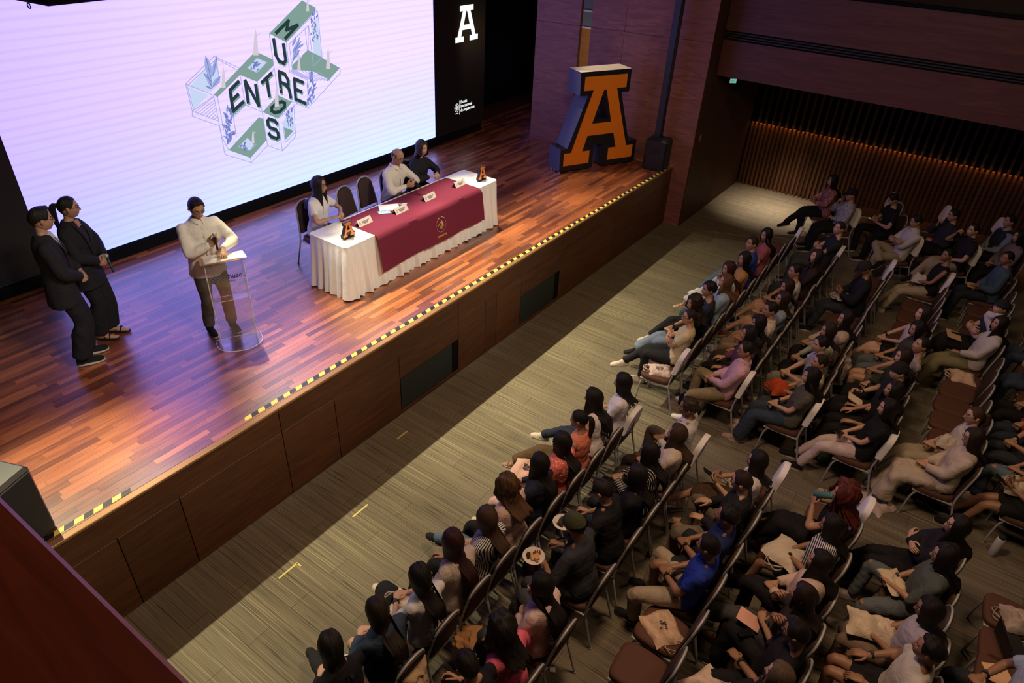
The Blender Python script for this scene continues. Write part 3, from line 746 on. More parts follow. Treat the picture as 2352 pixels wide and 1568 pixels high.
# ------------------------------------------------------------------ structure
def srgb(r, g, b): return tuple(((c / 255.) / 12.92 if c / 255. <= .04045 else ((c / 255. + .055) / 1.055) ** 2.4) for c in (r, g, b))
def wood(name, c0, c1, c2, rough=.4, axis=0, scale=3., coat=0., island=True, ior=1.5):
    m, nt, b = newmat(name); tc = nd(nt, 'ShaderNodeTexCoord'); ge = nd(nt, 'ShaderNodeNewGeometry'); oi = nd(nt, 'ShaderNodeObjectInfo')
    mp = nd(nt, 'ShaderNodeMapping'); sc = [14., 14., 14.]; sc[axis] = 1.1; mp.inputs['Scale'].default_value = sc
    ad = nd(nt, 'ShaderNodeVectorMath', operation='ADD'); ln(nt, ge.outputs['Position'], ad.inputs[0])
    rn = nd(nt, 'ShaderNodeMath', operation='ADD'); ln(nt, ge.outputs['Random Per Island'], rn.inputs[0]); ln(nt, oi.outputs['Random'], rn.inputs[1])
    fr = nd(nt, 'ShaderNodeMath', operation='FRACT'); ln(nt, rn.outputs[0], fr.inputs[0])
    ml = nd(nt, 'ShaderNodeMath', operation='MULTIPLY'); ml.inputs[1].default_value = 37. if island else 0.; ln(nt, fr.outputs[0], ml.inputs[0]); ln(nt, ml.outputs[0], ad.inputs[1])
    ln(nt, ad.outputs[0], mp.inputs[0])
    n = nd(nt, 'ShaderNodeTexNoise', i_Scale=scale, i_Detail=5., i_Roughness=.6, i_Distortion=1.4); ln(nt, mp.outputs[0], n.inputs['Vector'])
    a = nd(nt, 'ShaderNodeMath', operation='MULTIPLY'); a.inputs[1].default_value = .55 if island else .12; ln(nt, fr.outputs[0], a.inputs[0])
    s = nd(nt, 'ShaderNodeMath', operation='MULTIPLY_ADD'); s.inputs[1].default_value = .75 if island else 1.; ln(nt, n.outputs[0], s.inputs[0]); ln(nt, a.outputs[0], s.inputs[2])
    r = ramp(nt, [(.28, c0), (.58, c1), (.95, c2)], s.outputs[0]); ln(nt, r.outputs[0], b.inputs['Base Color'])
    b.inputs['Roughness'].default_value = rough; b.inputs['IOR'].default_value = ior
    if coat:
        n2 = nd(nt, 'ShaderNodeTexNoise', i_Scale=1.7, i_Detail=4.); ln(nt, ge.outputs['Position'], n2.inputs['Vector'])
        rr = nd(nt, 'ShaderNodeMapRange'); rr.inputs[3].default_value = .2; rr.inputs[4].default_value = .42; ln(nt, n2.outputs[0], rr.inputs[0])
        b.inputs['Coat Weight'].default_value = coat; b.inputs['Coat IOR'].default_value = 2.0; ln(nt, rr.outputs[0], b.inputs['Coat Roughness'])
    return m
M['plank'] = wood('stage_plank_wood', srgb(76, 36, 20), srgb(122, 62, 34), srgb(178, 102, 58), .35, 0, 2.2, .8)
M['fascia'] = wood('stage_front_wood', srgb(58, 34, 20), srgb(86, 52, 30), srgb(112, 70, 40), .5, 0, 1.2, 0, False)
M['wallwood'] = wood('side_wall_wood', srgb(104, 62, 64), srgb(138, 86, 84), srgb(172, 110, 96), .5, 1, .8, 0, False)
M['balcwood'] = wood('balcony_wood', srgb(68, 38, 42), srgb(90, 52, 52), srgb(118, 70, 62), .5, 1, .8, 0, False)
M['railwood'] = wood('rail_wood', srgb(76, 30, 17), srgb(106, 44, 25), srgb(134, 66, 40), .5, 1, .9, 0, False)
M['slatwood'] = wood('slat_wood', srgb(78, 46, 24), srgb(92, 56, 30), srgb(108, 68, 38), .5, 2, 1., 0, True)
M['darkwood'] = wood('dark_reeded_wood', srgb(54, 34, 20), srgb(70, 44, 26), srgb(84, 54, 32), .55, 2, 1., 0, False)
M['void'] = plain('matte_black', (.006, .006, .008), .9, spec=.1)
M['banner'] = plain('led_panel_dark', (.014, .014, .017), .42, spec=.4)
M['teal'] = plain('recess_dark_teal', srgb(36, 44, 46), .7)
M['deck'] = plain('deck_dark', srgb(90, 46, 28), .5)
M['edge'] = plain('brass_edge', srgb(150, 112, 74), .35, .3)
M['white'] = plain('white_print', (.85, .85, .88), .6)
def floor_mat():
    m, nt, b = newmat('carpet_planks'); ge = nd(nt, 'ShaderNodeNewGeometry')
    def streak(sx, sy, seed, det=2.):
        mp = nd(nt, 'ShaderNodeMapping'); mp.inputs['Scale'].default_value = (sx, sy, 1); mp.inputs['Location'].default_value = (seed, seed * 1.7, 0); ln(nt, ge.outputs['Position'], mp.inputs[0])
        n = nd(nt, 'ShaderNodeTexNoise', i_Scale=1., i_Detail=det, i_Roughness=.5); ln(nt, mp.outputs[0], n.inputs['Vector']); return n.outputs[0]
    base = ramp(nt, [(.3, srgb(96, 88, 74)), (.5, srgb(110, 101, 84)), (.7, srgb(124, 114, 94))], streak(110, .7, 3.3, 4.))
    dk = ramp(nt, [(.66, (0, 0, 0)), (.70, (1, 1, 1))], streak(100, 1.6, 11.1, .5))
    lt = ramp(nt, [(.64, (0, 0, 0)), (.68, (1, 1, 1))], streak(120, .6, 27.1, .5))
    def mix(f, a, bcol, k):
        ml = nd(nt, 'ShaderNodeMath', operation='MULTIPLY'); ml.inputs[1].default_value = k; ln(nt, f, ml.inputs[0])
        mx = nd(nt, 'ShaderNodeMix', data_type='RGBA'); ln(nt, ml.outputs[0], mx.inputs[0]); ln(nt, a, mx.inputs[6]); mx.inputs[7].default_value = (*bcol, 1); return mx.outputs[2]
    c = mix(dk.outputs[0], base.outputs[0], srgb(46, 42, 36), .6); c = mix(lt.outputs[0], c, srgb(168, 158, 124), .55)
    br = nd(nt, 'ShaderNodeTexBrick'); br.inputs['Scale'].default_value = 1.; br.inputs['Mortar Size'].default_value = .004; br.inputs['Brick Width'].default_value = 1.2; br.inputs['Row Height'].default_value = .25
    mp = nd(nt, 'ShaderNodeMapping'); mp.inputs['Rotation'].default_value = (0, 0, math.pi / 2); ln(nt, ge.outputs['Position'], mp.inputs[0]); ln(nt, mp.outputs[0], br.inputs['Vector'])
    br.inputs['Color1'].default_value = (1, 1, 1, 1); br.inputs['Color2'].default_value = (.86, .86, .86, 1); br.inputs['Mortar'].default_value = (.5, .5, .5, 1)
    mx = nd(nt, 'ShaderNodeMix', data_type='RGBA', blend_type='MULTIPLY'); mx.inputs[0].default_value = 1.; ln(nt, c, mx.inputs[6]); ln(nt, br.outputs[0], mx.inputs[7])
    ln(nt, mx.outputs[2], b.inputs['Base Color']); b.inputs['Roughness'].default_value = .8; b.inputs['Specular IOR Level'].default_value = .25
    return m
M['floor'] = floor_mat()
def struct(o): o['kind'] = 'structure'; return o
def bx(x0, x1, y0, y1, z0, z1, mb=None, mi=0, r=0.):
    mb = mb or MB(); c = ((x0 + x1) / 2, (y0 + y1) / 2, (z0 + z1) / 2); s = (x1 - x0, y1 - y0, z1 - z0)
    return mb.rbox(c, s, r, mi) if r else mb.box(c, s, mi)

struct(bx(-3, 18, -11, .4, -.1, 0).build('floor', ('floor',)))
struct(bx(-3, 18, -11, 6.2, 8.0, 8.1).build('ceiling', ('void',)))
struct(bx(-3, 18, 5.6, 5.7, 0, 8).build('wall_back', ('void',)))
struct(bx(-3, 18, -11.1, -11, 0, 8).build('wall_rear', ('void',)))
struct(bx(-3.1, -3, -11, 5.7, 0, 8).build('wall_left', ('void',)))
# stage deck with planks
stage = struct(bx(-2.9, 13.44, .02, 5.6, .02, S - .014).build('stage_floor', ('deck',)))
bx(13.44, 17.9, 3.35, 5.6, .02, S - .014).build('wing_deck', ('deck',), stage)
rnd = random.Random(5); W_ = .074; planks = []
cm = cam.matrix_world.inverted()
r_i = 0; y = .045
while y < 4.9:
    x = -1.6 + rnd.uniform(-.6, 0); xe = 13.42 if y < 3.3 else 16.6
    if y > 1.0: x = -.9 + rnd.uniform(-.6, 0)
    while x < xe:
        L = rnd.uniform(.45, 1.25); x1 = min(x + L, xe)
        if x1 - x > .05: planks.append((x, x1, y))
        x = x1
    y += W_
def px_area(p):
    q = cm @ Vector(((p[0] + p[1]) / 2, p[2] + W_ / 2, S)); d = -q.z
    u = 1567 * q.x / d; v = 1567 * q.y / d
    return 0 if abs(u) > 1200 or abs(v) > 820 else (p[1] - p[0]) / d ** 2
planks.sort(key=px_area, reverse=True)
near, far = planks[:298], planks[298:]
def plank_shape(mb, x0, x1, y0, z):
    a, b2 = .0003, .0008
    V = [(x0, y0, z - .012), (x1, y0, z - .012), (x1, y0 + W_, z - .012), (x0, y0 + W_, z - .012), (x0 + a, y0 + a, z - .002), (x1 - a, y0 + a, z - .002), (x1 - a, y0 + W_ - a, z - .002), (x0 + a, y0 + W_ - a, z - .002),
         (x0 + b2, y0 + b2, z), (x1 - b2, y0 + b2, z), (x1 - b2, y0 + W_ - b2, z), (x0 + b2, y0 + W_ - b2, z)]
    F = []
    for o in (0, 4): F += [(o + i, o + (i + 1) % 4, o + 4 + (i + 1) % 4, o + 4 + i) for i in range(4)]
    mb.add(V, F + [(8, 9, 10, 11)])
for p in near:
    mb = MB(); plank_shape(mb, 0, p[1] - p[0], 0, 0); mb.build('plank', ('plank',), stage, loc=(p[0], p[2], S + rnd.uniform(-.0004, .0004)))
mb = MB()
for p in far: plank_shape(mb, p[0], p[1], p[2], S + rnd.uniform(-.0004, .0004))
mb.build('far_planks', ('plank',), stage, kind='stuff')
mb = MB(); bx(-2.9, 13.44, -.03, .045, S - .035, S + .001, mb, r=.006); mb.build('nosing', ('edge',), stage)
# hazard tape on the stage lip, two runs
M['yellow'] = plain('tape_yellow', srgb(226, 208, 92), .45); M['tapeblack'] = plain('tape_black', srgb(24, 24, 34), .4)
def tape(x0, x1, ya, yb, name, label):
    mb = MB(); n = int((x1 - x0) / .165); f = lambda x: ya + (yb - ya) * (x - x0) / (x1 - x0)
    for i in range(n * 2):
        a = x0 + i * .0825; b = a + .0825; sk = .03
        yy = .052 + f(a)
        mb.add([(a, yy - .028, S + .0012), (b, yy - .028, S + .0012), (b + sk, yy + .028, S + .0012), (a + sk, yy + .028, S + .0012), (a, yy - .028, S + .0026), (b, yy - .028, S + .0026), (b + sk, yy + .028, S + .0026), (a + sk, yy + .028, S + .0026)],
               [(4, 5, 6, 7), (0, 1, 5, 4), (1, 2, 6, 5), (2, 3, 7, 6), (3, 0, 4, 7)], i % 2)
    tag(mb.build(name, ('yellow', 'tapeblack')), label, 'tape')
tape(.86, 1.70, .05, .02, 'hazard_tape', 'short yellow and black hazard tape strip by the loudspeaker at the stage lip')
tape(2.93, 13.30, .04, -.045, 'hazard_tape', 'long yellow and black hazard tape along the stage lip')
# stage front: fascia board and panels
front = struct(bx(-2.9, 13.44, .0, .02, .0, S - .036).build('wall_stage_front', ('void',)))
def fpanel(x0, x1, z0, z1, name='panel', y=-.018, mat='fascia'): return bx(x0 + .004, x1 - .004, y, -.0005, z0, z1, r=.003).build(name, (mat,), front)
for x0, x1 in ((-2.9, -.6), (-.6, 3.27), (3.27, 6.32), (6.32, 9.06), (9.06, 13.44)): fpanel(x0, x1, .955, S - .036, 'fascia_board')
js = [-2.9, -1.2, .3, 1.426, 2.045, 3.27, 4.02, 5.11]
for a, b in zip(js[:-1], js[1:]): fpanel(a, b, .01, .95)
for a, b in ((5.11, 6.32), (7.88, 9.06)):
    fpanel(a, b, .60, .95); fpanel(a, b, .01, .06, 'sill'); fpanel(a + .02, b - .13, .065, .595, 'recess_panel', -.004, 'teal')
for a, b in ((6.32, 6.955), (6.955, 7.23), (7.23, 7.88), (9.06, 9.85), (9.85, 10.9), (10.9, 12.0), (12.0, 13.44)): fpanel(a, b, .01, .95)
# splayed side wall of the stage with a slot, pier and reeded return wall
P0 = np.array([13.45, -.35]); P1 = np.array([12.9, 3.27]); wd = (P1 - P0) / np.linalg.norm(P1 - P0); wn = np.array([wd[1], -wd[0]]); WL = np.linalg.norm(P1 - P0)
sidew = struct(empty('wall_right', (0, 0, 0)))
def wpanel(s0, s1, z0, z1, th=.12, name='panel', mat='wallwood', d0=0.):
    s0 += .003; s1 -= .003; mb = MB(); V = []
    for s, d in ((s0, d0), (s1, d0), (s1, d0 + th), (s0, d0 + th)): q = P0 + wd * s + wn * d; V.append(q)
    mb.add([(q[0], q[1], z0) for q in V] + [(q[0], q[1], z1) for q in V], [(0, 1, 5, 4), (1, 2, 6, 5), (2, 3, 7, 6), (3, 0, 4, 7), (4, 5, 6, 7), (3, 2, 1, 0)])
    return mb.build(name, (mat,), sidew)
sl0 = (2.08 - P0[1]) / wd[1]; sl1 = (2.31 - P0[1]) / wd[1]
for a, b in ((0, .75), (.75, 1.75), (1.75, sl0)):
    z0 = 0 if a < .3 else S
    wpanel(a, b, z0, 3.72); wpanel(a, b, 3.726, 7.9)
for z0, z1 in ((S, 3.72), (3.726, 7.9)): wpanel(sl1, WL, z0, z1)
struct(bx(13.462, 17.05, -.35, -.22, 0, 7.9).build('wall_side_return', ('darkwood',)))
ret = bpy.data.objects['wall_side_return']
mb = MB()
for i in range(88): bx(13.5 + i * .04, 13.518 + i * .04, -.362, -.349, 0, 3.05, mb)
mb.build('fine_slats', ('darkwood',), ret, kind='stuff')
mb = MB(); mb.rbox((13.74, -.366, 1.87), (.075, .01, .115), .003)
for dz in (-.027, .027): mb.box((13.74, -.3725, 1.87 + dz), (.03, .004, .03), 1)
tag(mb.build('wall_outlet', (plain('outlet_beige', srgb(170, 160, 140), .5), 'black')), 'small beige power outlet plate on the dark pier right of the stage', 'outlet')
# corridor seen through the slot
cw = struct(empty('wall_corridor'))
bx(14.6, 14.7, 1.0, 3.38, S, 3.42).build('lower_panel', (wood('corridor_wood', srgb(150, 96, 30), srgb(170, 116, 44), srgb(190, 136, 60), .5, 1, 1., 0, False),), cw)
bx(14.6, 14.7, 1.0, 3.38, 3.45, 5.5).build('upper_panel', (plain('corridor_paint', srgb(120, 134, 146), .6),), cw)
for z in (3.42, 3.76): bx(14.57, 14.6, 1.0, 3.38, z, z + .03).build('white_rail', ('white',), cw)
# right hall wall with slats
rw = struct(bx(17.36, 17.5, -11, 5.6, 0, 8).build('wall_far', ('void',)))
slm = {}
def slat(y, z0, z1, w, d, xf, name, mat='slatwood'):
    k = (name, round(z1 - z0, 3))
    if k not in slm: slm[k] = MB().rbox((0, 0, (z1 - z0) / 2), (d, w, z1 - z0), .004).mesh(name, (mat,))
    link(slm[k], name, rw, (xf + d / 2, y, z0))
bx(17.12, 17.36, -9, -.36, 0, 1.46).build('wainscot_backing', ('darkwood',), rw)
rs_ = random.Random(3)
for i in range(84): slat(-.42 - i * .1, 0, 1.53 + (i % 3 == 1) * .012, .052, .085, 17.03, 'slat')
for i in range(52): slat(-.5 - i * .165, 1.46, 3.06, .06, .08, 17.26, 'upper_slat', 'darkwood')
bx(17.10, 17.12, -9, -.36, 1.02, 1.05).build('rail', ('darkwood',), rw)
# balcony across the hall
bal = struct(bx(13.98, 17.36, -11, -.36, 3.07, 3.16).build('balcony_slab', ('void',)))
bx(13.95, 13.98, -11, -.36, 3.07, 3.735, r=.004).build('lower_board', ('balcwood',), bal)
bx(13.95, 13.98, -11, -.36, 3.90, 4.64, r=.004).build('upper_board', ('balcwood',), bal)
bx(13.975, 14.0, -11, -.36, 3.735, 3.90).build('vent_back', ('void',), bal)
for k in range(3): bx(13.952, 13.975, -11, -.36, 3.765 + k * .045, 3.785 + k * .045).build('vent_slat', (plain('vent_grey', (.02, .02, .026), .5),) if k == 0 else (bpy.data.materials['vent_grey'],), bal)
bx(13.93, 14.05, -11, -.36, 4.64, 4.70, r=.008).build('cap_rail', ('void',), bal)
bx(15.2, 15.3, -11, -.36, 4.2, 5.4).build('tier_riser', (plain('tier_dark', srgb(52, 40, 34), .8),), bal)
# near balcony parapet under the camera
nb = struct(bx(-.9, .175, -9, 3.9, 4.1, 4.93).build('balcony_near', ('void',)))
bx(-.95, .212, -9, 3.95, 4.93, 5.0, r=.008).build('parapet_rail', ('railwood',), nb)
# yellow floor marks
def lmark(x, y, lx, ly, label):
    mb = MB(); mb.box((x, y, .0012), (lx, .02, .0024)); mb.box((x + lx / 2 - .01, y - ly / 2, .0012), (.02, ly, .0024)) if ly else None
    tag(mb.build('tape_mark', (M['ytape'],)), label, 'tape')
M['ytape'] = plain('pale_yellow_tape', srgb(206, 190, 110), .6)
lmark(2.53, -.825, .25, .06, 'pale yellow corner tape mark on the carpet nearest the bottom of the view')
lmark(3.56, -.82, .24, 0, 'straight pale yellow tape mark on the carpet, middle of three')
lmark(4.8, -.31, .2, 0, 'pale yellow tape mark in the dark strip under the stage front')
# ------------------------------------------------------------------ LED wall
SY = 4.383
def screen_mat():
    m = bpy.data.materials.new('screen_glow'); m.use_nodes = True; nt = m.node_tree; nt.nodes.clear()
    out = nd(nt, 'ShaderNodeOutputMaterial'); em = nd(nt, 'ShaderNodeEmission'); ln(nt, em.outputs[0], out.inputs[0])
    ge = nd(nt, 'ShaderNodeNewGeometry'); sp = nd(nt, 'ShaderNodeSeparateXYZ'); ln(nt, ge.outputs['Position'], sp.inputs[0])
    a = nd(nt, 'ShaderNodeMapRange'); a.inputs[1].default_value = 1.5; a.inputs[2].default_value = 3.3; ln(nt, sp.outputs[2], a.inputs[0])
    r = ramp(nt, [(0, srgb(216, 242, 255)), (.45, srgb(226, 226, 252)), (1, srgb(240, 224, 250))], a.outputs[0])
    b = nd(nt, 'ShaderNodeMapRange'); b.inputs[1].default_value = 3.1; b.inputs[2].default_value = 9.; ln(nt, sp.outputs[0], b.inputs[0])
    r2 = ramp(nt, [(0, srgb(222, 214, 250)), (.5, srgb(250, 244, 252)), (1, srgb(255, 254, 255))], b.outputs[0])
    mx = nd(nt, 'ShaderNodeMix', data_type='RGBA', blend_type='MULTIPLY'); mx.inputs[0].default_value = 1.; ln(nt, r.outputs[0], mx.inputs[6]); ln(nt, r2.outputs[0], mx.inputs[7])
    mp = nd(nt, 'ShaderNodeMapping'); mp.inputs['Scale'].default_value = (.10, 1, 3.0); mp.inputs['Rotation'].default_value = (0, -.05, 0); ln(nt, ge.outputs['Position'], mp.inputs[0])
    wv = nd(nt, 'ShaderNodeTexWave', i_Scale=1.0, i_Distortion=3.2, i_Detail=2., i_Detail_Scale=2.5); wv.bands_direction = 'Z'; ln(nt, mp.outputs[0], wv.inputs['Vector'])
    r3 = ramp(nt, [(0, srgb(232, 232, 255)), (.5, (1, 1, 1)), (1, (1, 1, 1))], wv.outputs[0])
    m3 = nd(nt, 'ShaderNodeMix', data_type='RGBA', blend_type='MULTIPLY'); m3.inputs[0].default_value = .4; ln(nt, mx.outputs[2], m3.inputs[6]); ln(nt, r3.outputs[0], m3.inputs[7])
    m4 = nd(nt, 'ShaderNodeMix', data_type='RGBA', blend_type='MULTIPLY'); m4.inputs[0].default_value = 1.; ln(nt, m3.outputs[2], m4.inputs[6]); m4.inputs[7].default_value = (1.02, 1., 2.3, 1)   # the wall's blue is far past clipping
    ln(nt, m4.outputs[2], em.inputs[0]); em.inputs[1].default_value = SCREEN_E; return m
SCREEN_E = 1.08
M['screen'] = screen_mat()
scr = tag(empty('led_wall', (7.05, SY, S)), 'large glowing lilac LED wall behind the speakers showing the event title', 'screen')
def at0(o, p=(7.05, SY, S)): o.location = (-p[0], -p[1], -p[2]); return o
def child(o, parent): o.parent = parent; o.location = Vector(o.location) - parent.location; return o
child(bx(3.14, 10.95, SY, SY + .07, 1.505, 5.9).build('display', ('screen',)), scr)
child(bx(3.14, 10.95, SY + .07, SY + .2, 1.505, 5.9).build('cabinet', ('black',)), scr)
child(bx(3.14, 10.95, SY + .03, SY + .25, S + .001, 1.503).build('plinth', ('void',)), scr)
def em_mat(name, c): 
    m = bpy.data.materials.new(name); m.use_nodes = True; nt = m.node_tree; nt.nodes.clear(); o = nt.nodes.new('ShaderNodeOutputMaterial'); e = nt.nodes.new('ShaderNodeEmission'); e.inputs[0].default_value = (*c, 1); nt.links.new(e.outputs[0], o.inputs[0]); return m
GM = [em_mat('graphic_green', srgb(128, 160, 152)), em_mat('graphic_dark', srgb(40, 60, 62)), em_mat('graphic_line', srgb(168, 174, 200)), em_mat('graphic_leaf', srgb(160, 172, 226)), em_mat('graphic_pink', srgb(214, 202, 216)), em_mat('graphic_glass', srgb(200, 216, 244)), em_mat('graphic_white', srgb(250, 250, 255)), em_mat('graphic_deepleaf', srgb(112, 122, 190))]
mbg = MB()
# picture geometry of the slide, in metres on the wall (x, z), fitted to its printed layout
def HP(u, v):
    """slide coordinates -> wall x, z (projective map of the printed artwork)"""
    w = SLIDE[6] * u + SLIDE[7] * v + 1.
    return ((SLIDE[0] * u + SLIDE[1] * v + SLIDE[2]) / w, (SLIDE[3] * u + SLIDE[4] * v + SLIDE[5]) / w)
SLIDE = [0.00282789319, -0.00211161925, 3.61210279, -0.00229955644, -0.00513622942, 4.7108795, -0.000415690185, -0.000179953921]
def PA(x, y): return HP(420 + x / 5.6, 100 + y / 5.6)
def PB(x, y): return HP(600 + x / 6.03, y / 6.03)
lay = [0]
def poly(pts, mi, dep=.002):
    lay[0] += 1; d = SY - dep - lay[0] * 2e-5; mbg.prism(pts, SY + .0005, d, lambda u, v, dd: (u, dd, v), mi)
def line(pts, w, mi, closed=False, dep=.003):
    pts = [np.array(p, float) for p in pts]
    if closed: pts = pts + [pts[0]]
    d = SY - dep - lay[0] * 2e-5; lay[0] += 1
    for a, b in zip(pts[:-1], pts[1:]):
        t = b - a; l = np.linalg.norm(t)
        if l < 1e-6: continue
        t /= l; n = np.array([-t[1], t[0]]) * w / 2; e = t * w * .35
        mbg.prism([tuple(a - e - n), tuple(b + e - n), tuple(b + e + n), tuple(a - e + n)], SY + .0005, d, lambda u, v, dd: (u, dd, v), mi)
a_ = lambda L: [PA(*p) for p in L]; b_ = lambda L: [PB(*p) for p in L]
poly(a_([(80, 560), (280, 340), (440, 240), (480, 500), (350, 630)]), 5); poly(a_([(80, 560), (330, 660), (140, 850)]), 5)
poly(a_([(1285, 1010), (1400, 840), (1440, 1120), (1300, 1075)]), 5); poly(b_([(700, 320), (775, 250), (835, 790), (725, 740)]), 5)
for L in ([(395, 660), (445, 688), (735, 403), (955, 492), (1168, 280), (1158, 205), (965, 115), (905, 130), (730, 310)], [(1025, 880), (1220, 965), (1405, 750), (1225, 665)], [(590, 1370), (870, 1470), (1075, 1240), (1035, 970), (980, 945)], [(1300, 1075), (1425, 1120), (1320, 1235)]): poly(a_(L), 0)
for L in ([(110, 465), (345, 585), (755, 145), (750, 105), (565, 5)], [(645, 690), (1088, 940), (920, 1125), (900, 1085), (700, 980), (570, 975), (430, 965), (430, 900)]): poly(b_(L), 0)
lw = .010
for L in ([(35, 520), (120, 870), (120, 935), (470, 1060), (540, 1425), (880, 1530), (1090, 1310), (1280, 1380), (1450, 1195), (1425, 780)], [(35, 520), (395, 665), (500, 1200), (590, 1370)], [(445, 688), (525, 1110)], [(735, 403), (805, 790), (1020, 880), (955, 492)], [(805, 790), (650, 950), (690, 1200)],
          [(1020, 880), (1090, 1310)], [(1220, 965), (1280, 1380)], [(1220, 965), (1470, 770)], [(35, 520), (400, 165), (725, 315)], [(60, 540), (430, 195), (690, 335)], [(870, 1470), (880, 1530)], [(60, 560), (140, 860)], [(425, 180), (475, 500)], [(120, 870), (390, 680)], [(120, 870), (455, 995)], [(705, 1325), (860, 1375), (950, 1290)], [(1285, 1010), (1315, 1270), (1450, 1130)]): line(a_(L), lw, 2)
for i in range(9): line(a_([(150 + i * 36, 885 + i * 13), (392 + i * 6, 690 + i * 36)]), lw * .8, 2)
for L in ([(110, 465), (130, 620), (235, 1315)], [(345, 585), (392, 1000), (640, 1105), (645, 1500)], [(345, 585), (775, 145), (790, 260), (842, 790)], [(385, 610), (650, 355), (650, 690)], [(385, 610), (430, 960)], [(655, 360), (722, 912), (842, 795), (735, 740)], [(1088, 940), (1095, 1010), (645, 1500), (420, 1400)], [(605, 405), (640, 690)], [(175, 940), (155, 1000)]): line(b_(L), lw, 2)
for i in range(6): line(b_([(400 + i * 6, 985 - i * 6), (600 + i * 34, 1085 + i * 8), (745 + i * 30, 1120 - i * 3)][:2]), lw * .7, 2); line(b_([(560 + i * 45, 985 + i * 2), (740 + i * 45, 1090 + i * 8)]), lw * .8, 2); line(b_([(740 + i * 38, 1115), (770 + i * 38, 1085)]), lw * .8, 2)
for i, L in enumerate(([(950, 185), (1080, 240), (950, 375), (830, 315)], [(710, 1325), (830, 1210), (915, 1300), (860, 1375)])): poly(a_(L), 5); line(a_(L), lw, 2, True)
# lettering: strokes in a unit cell mapped onto slanted cells
def cell(q, f):
    TL, TR, BR, BL = [np.array(p, float) for p in q]
    return lambda u, v: f(*((TL * (1 - u) + TR * u) * (1 - v) + (BL * (1 - u) + BR * u) * v))
GL = {'E': [[(1, 0), (0, 0), (0, 1), (1, 1)], [(0, .5), (.7, .5)]], 'N': [[(0, 1), (0, 0), (1, 1), (1, 0)]], 'T': [[(0, 0), (1, 0)], [(.5, 0), (.5, 1)]], 'R': [[(0, 1), (0, 0), (.7, 0), (1, .2), (.95, .42), (.7, .5), (0, .5)], [(.6, .5), (.95, .62), (1, 1)]],
      'U': [[(0, 0), (0, .75), (.25, 1), (.75, 1), (1, .8), (1, 0)]], 'M': [[(0, 1), (0, 0), (.5, .55), (1, 0), (1, 1)]], 'O': [[(.3, 0), (.7, 0), (1, .25), (1, .75), (.7, 1), (.3, 1), (0, .75), (0, .25), (.3, 0)]],
      'S': [[(1, .12), (.8, 0), (.2, 0), (0, .15), (0, .38), (.2, .5), (.8, .5), (1, .65), (1, .88), (.8, 1), (.2, 1), (0, .88)]]}
def letter(ch, q, f):
    g = cell(q, f); off = cell([(p[0] + 12, p[1] + 22) for p in q], f)
    for st in GL[ch]: line([off(*p) for p in st], .052, 0)
    for st in GL[ch]: line([g(*p) for p in st], .052, 1)
letter('E', [(605, 600), (715, 490), (775, 750), (645, 870)], PA); letter('N', [(800, 480), (935, 535), (975, 795), (838, 755)], PA); letter('T', [(1015, 500), (1135, 385), (1165, 610), (1055, 730)], PA)
letter('R', [(1235, 360), (1340, 405), (1385, 690), (1262, 625)], PA); letter('E', [(455, 1090), (575, 1140), (612, 1430), (475, 1370)], PB)
letter('U', [(170, 545), (305, 615), (345, 890), (210, 830)], PB); letter('M', [(375, 290), (500, 350), (335, 530), (205, 455)], PB)
letter('O', [(1240, 735), (1340, 780), (1215, 905), (1110, 850)], PA); letter('S', [(1085, 960), (1205, 1000), (1230, 1230), (1110, 1185)], PA)
def leaf(f, c, ang, L, w, mi=3):
    ca, sa = math.cos(ang), math.sin(ang); pts = []
    for t in np.linspace(0, 1, 7): pts.append((t, math.sin(math.pi * t) ** .8))
    P = [(c[0] + L * t * ca - w * s * sa, c[1] + L * t * sa + w * s * ca) for t, s in pts] + [(c[0] + L * t * ca + w * s * sa, c[1] + L * t * sa - w * s * ca) for t, s in pts[-2:0:-1]]
    poly([f(*p) for p in P], mi); line([f(*P[0]), f(*P[6])], .009, 7)
for c, an, L, w in (((370, 560), -1.9, 180, 30), ((360, 450), -1.8, 300, 40), ((380, 420), -1.35, 260, 28), ((380, 560), -.95, 170, 35), ((370, 580), -2.7, 80, 20), ((375, 500), -2.3, 160, 26)): leaf(PA, c, an, L, w)
rg = random.Random(9)
for i in range(26): t = i / 26.; leaf(PA, (590 + rg.uniform(-25, 50) , 880 + t * 430), rg.uniform(-2.6, -.4), rg.uniform(60, 110), rg.uniform(12, 20), 3 if i % 3 else 7)
for c, an, L, w in (((430, 870), -1.3, 360, 28), ((430, 720), -.9, 190, 26), ((440, 700), -.55, 170, 20), ((440, 830), -1.0, 160, 24), ((430, 640), -1.2, 140, 20)): leaf(PB, c, an, L, w)
for i in range(18): leaf(PB, (640 + rg.uniform(0, 80), 1080 + i * 22), rg.uniform(-1.9, -.5), rg.uniform(70, 130), 14, 3 if i % 3 else 7)
for i in range(22): leaf(PB, (690 + rg.uniform(0, 90), 150 + i * 19), rg.uniform(.9, 2.2), rg.uniform(28, 50), 10, 7 if i % 2 else 3)
for i in range(16): leaf(PA, (1330 + rg.uniform(0, 90), 820 + i * 14), rg.uniform(.9, 2.2), rg.uniform(35, 60), 9, 7 if i % 2 else 3)
for i in range(12): leaf(PA, (870 + rg.uniform(0, 140), 220 + rg.uniform(0, 110)), rg.uniform(0, 3.1), 50, 9, 7 if i % 2 else 3)
for i in range(8): leaf(PA, (760 + rg.uniform(0, 80), 1260 + rg.uniform(0, 80)), rg.uniform(0, 3.1), 46, 9, 7 if i % 2 else 3)
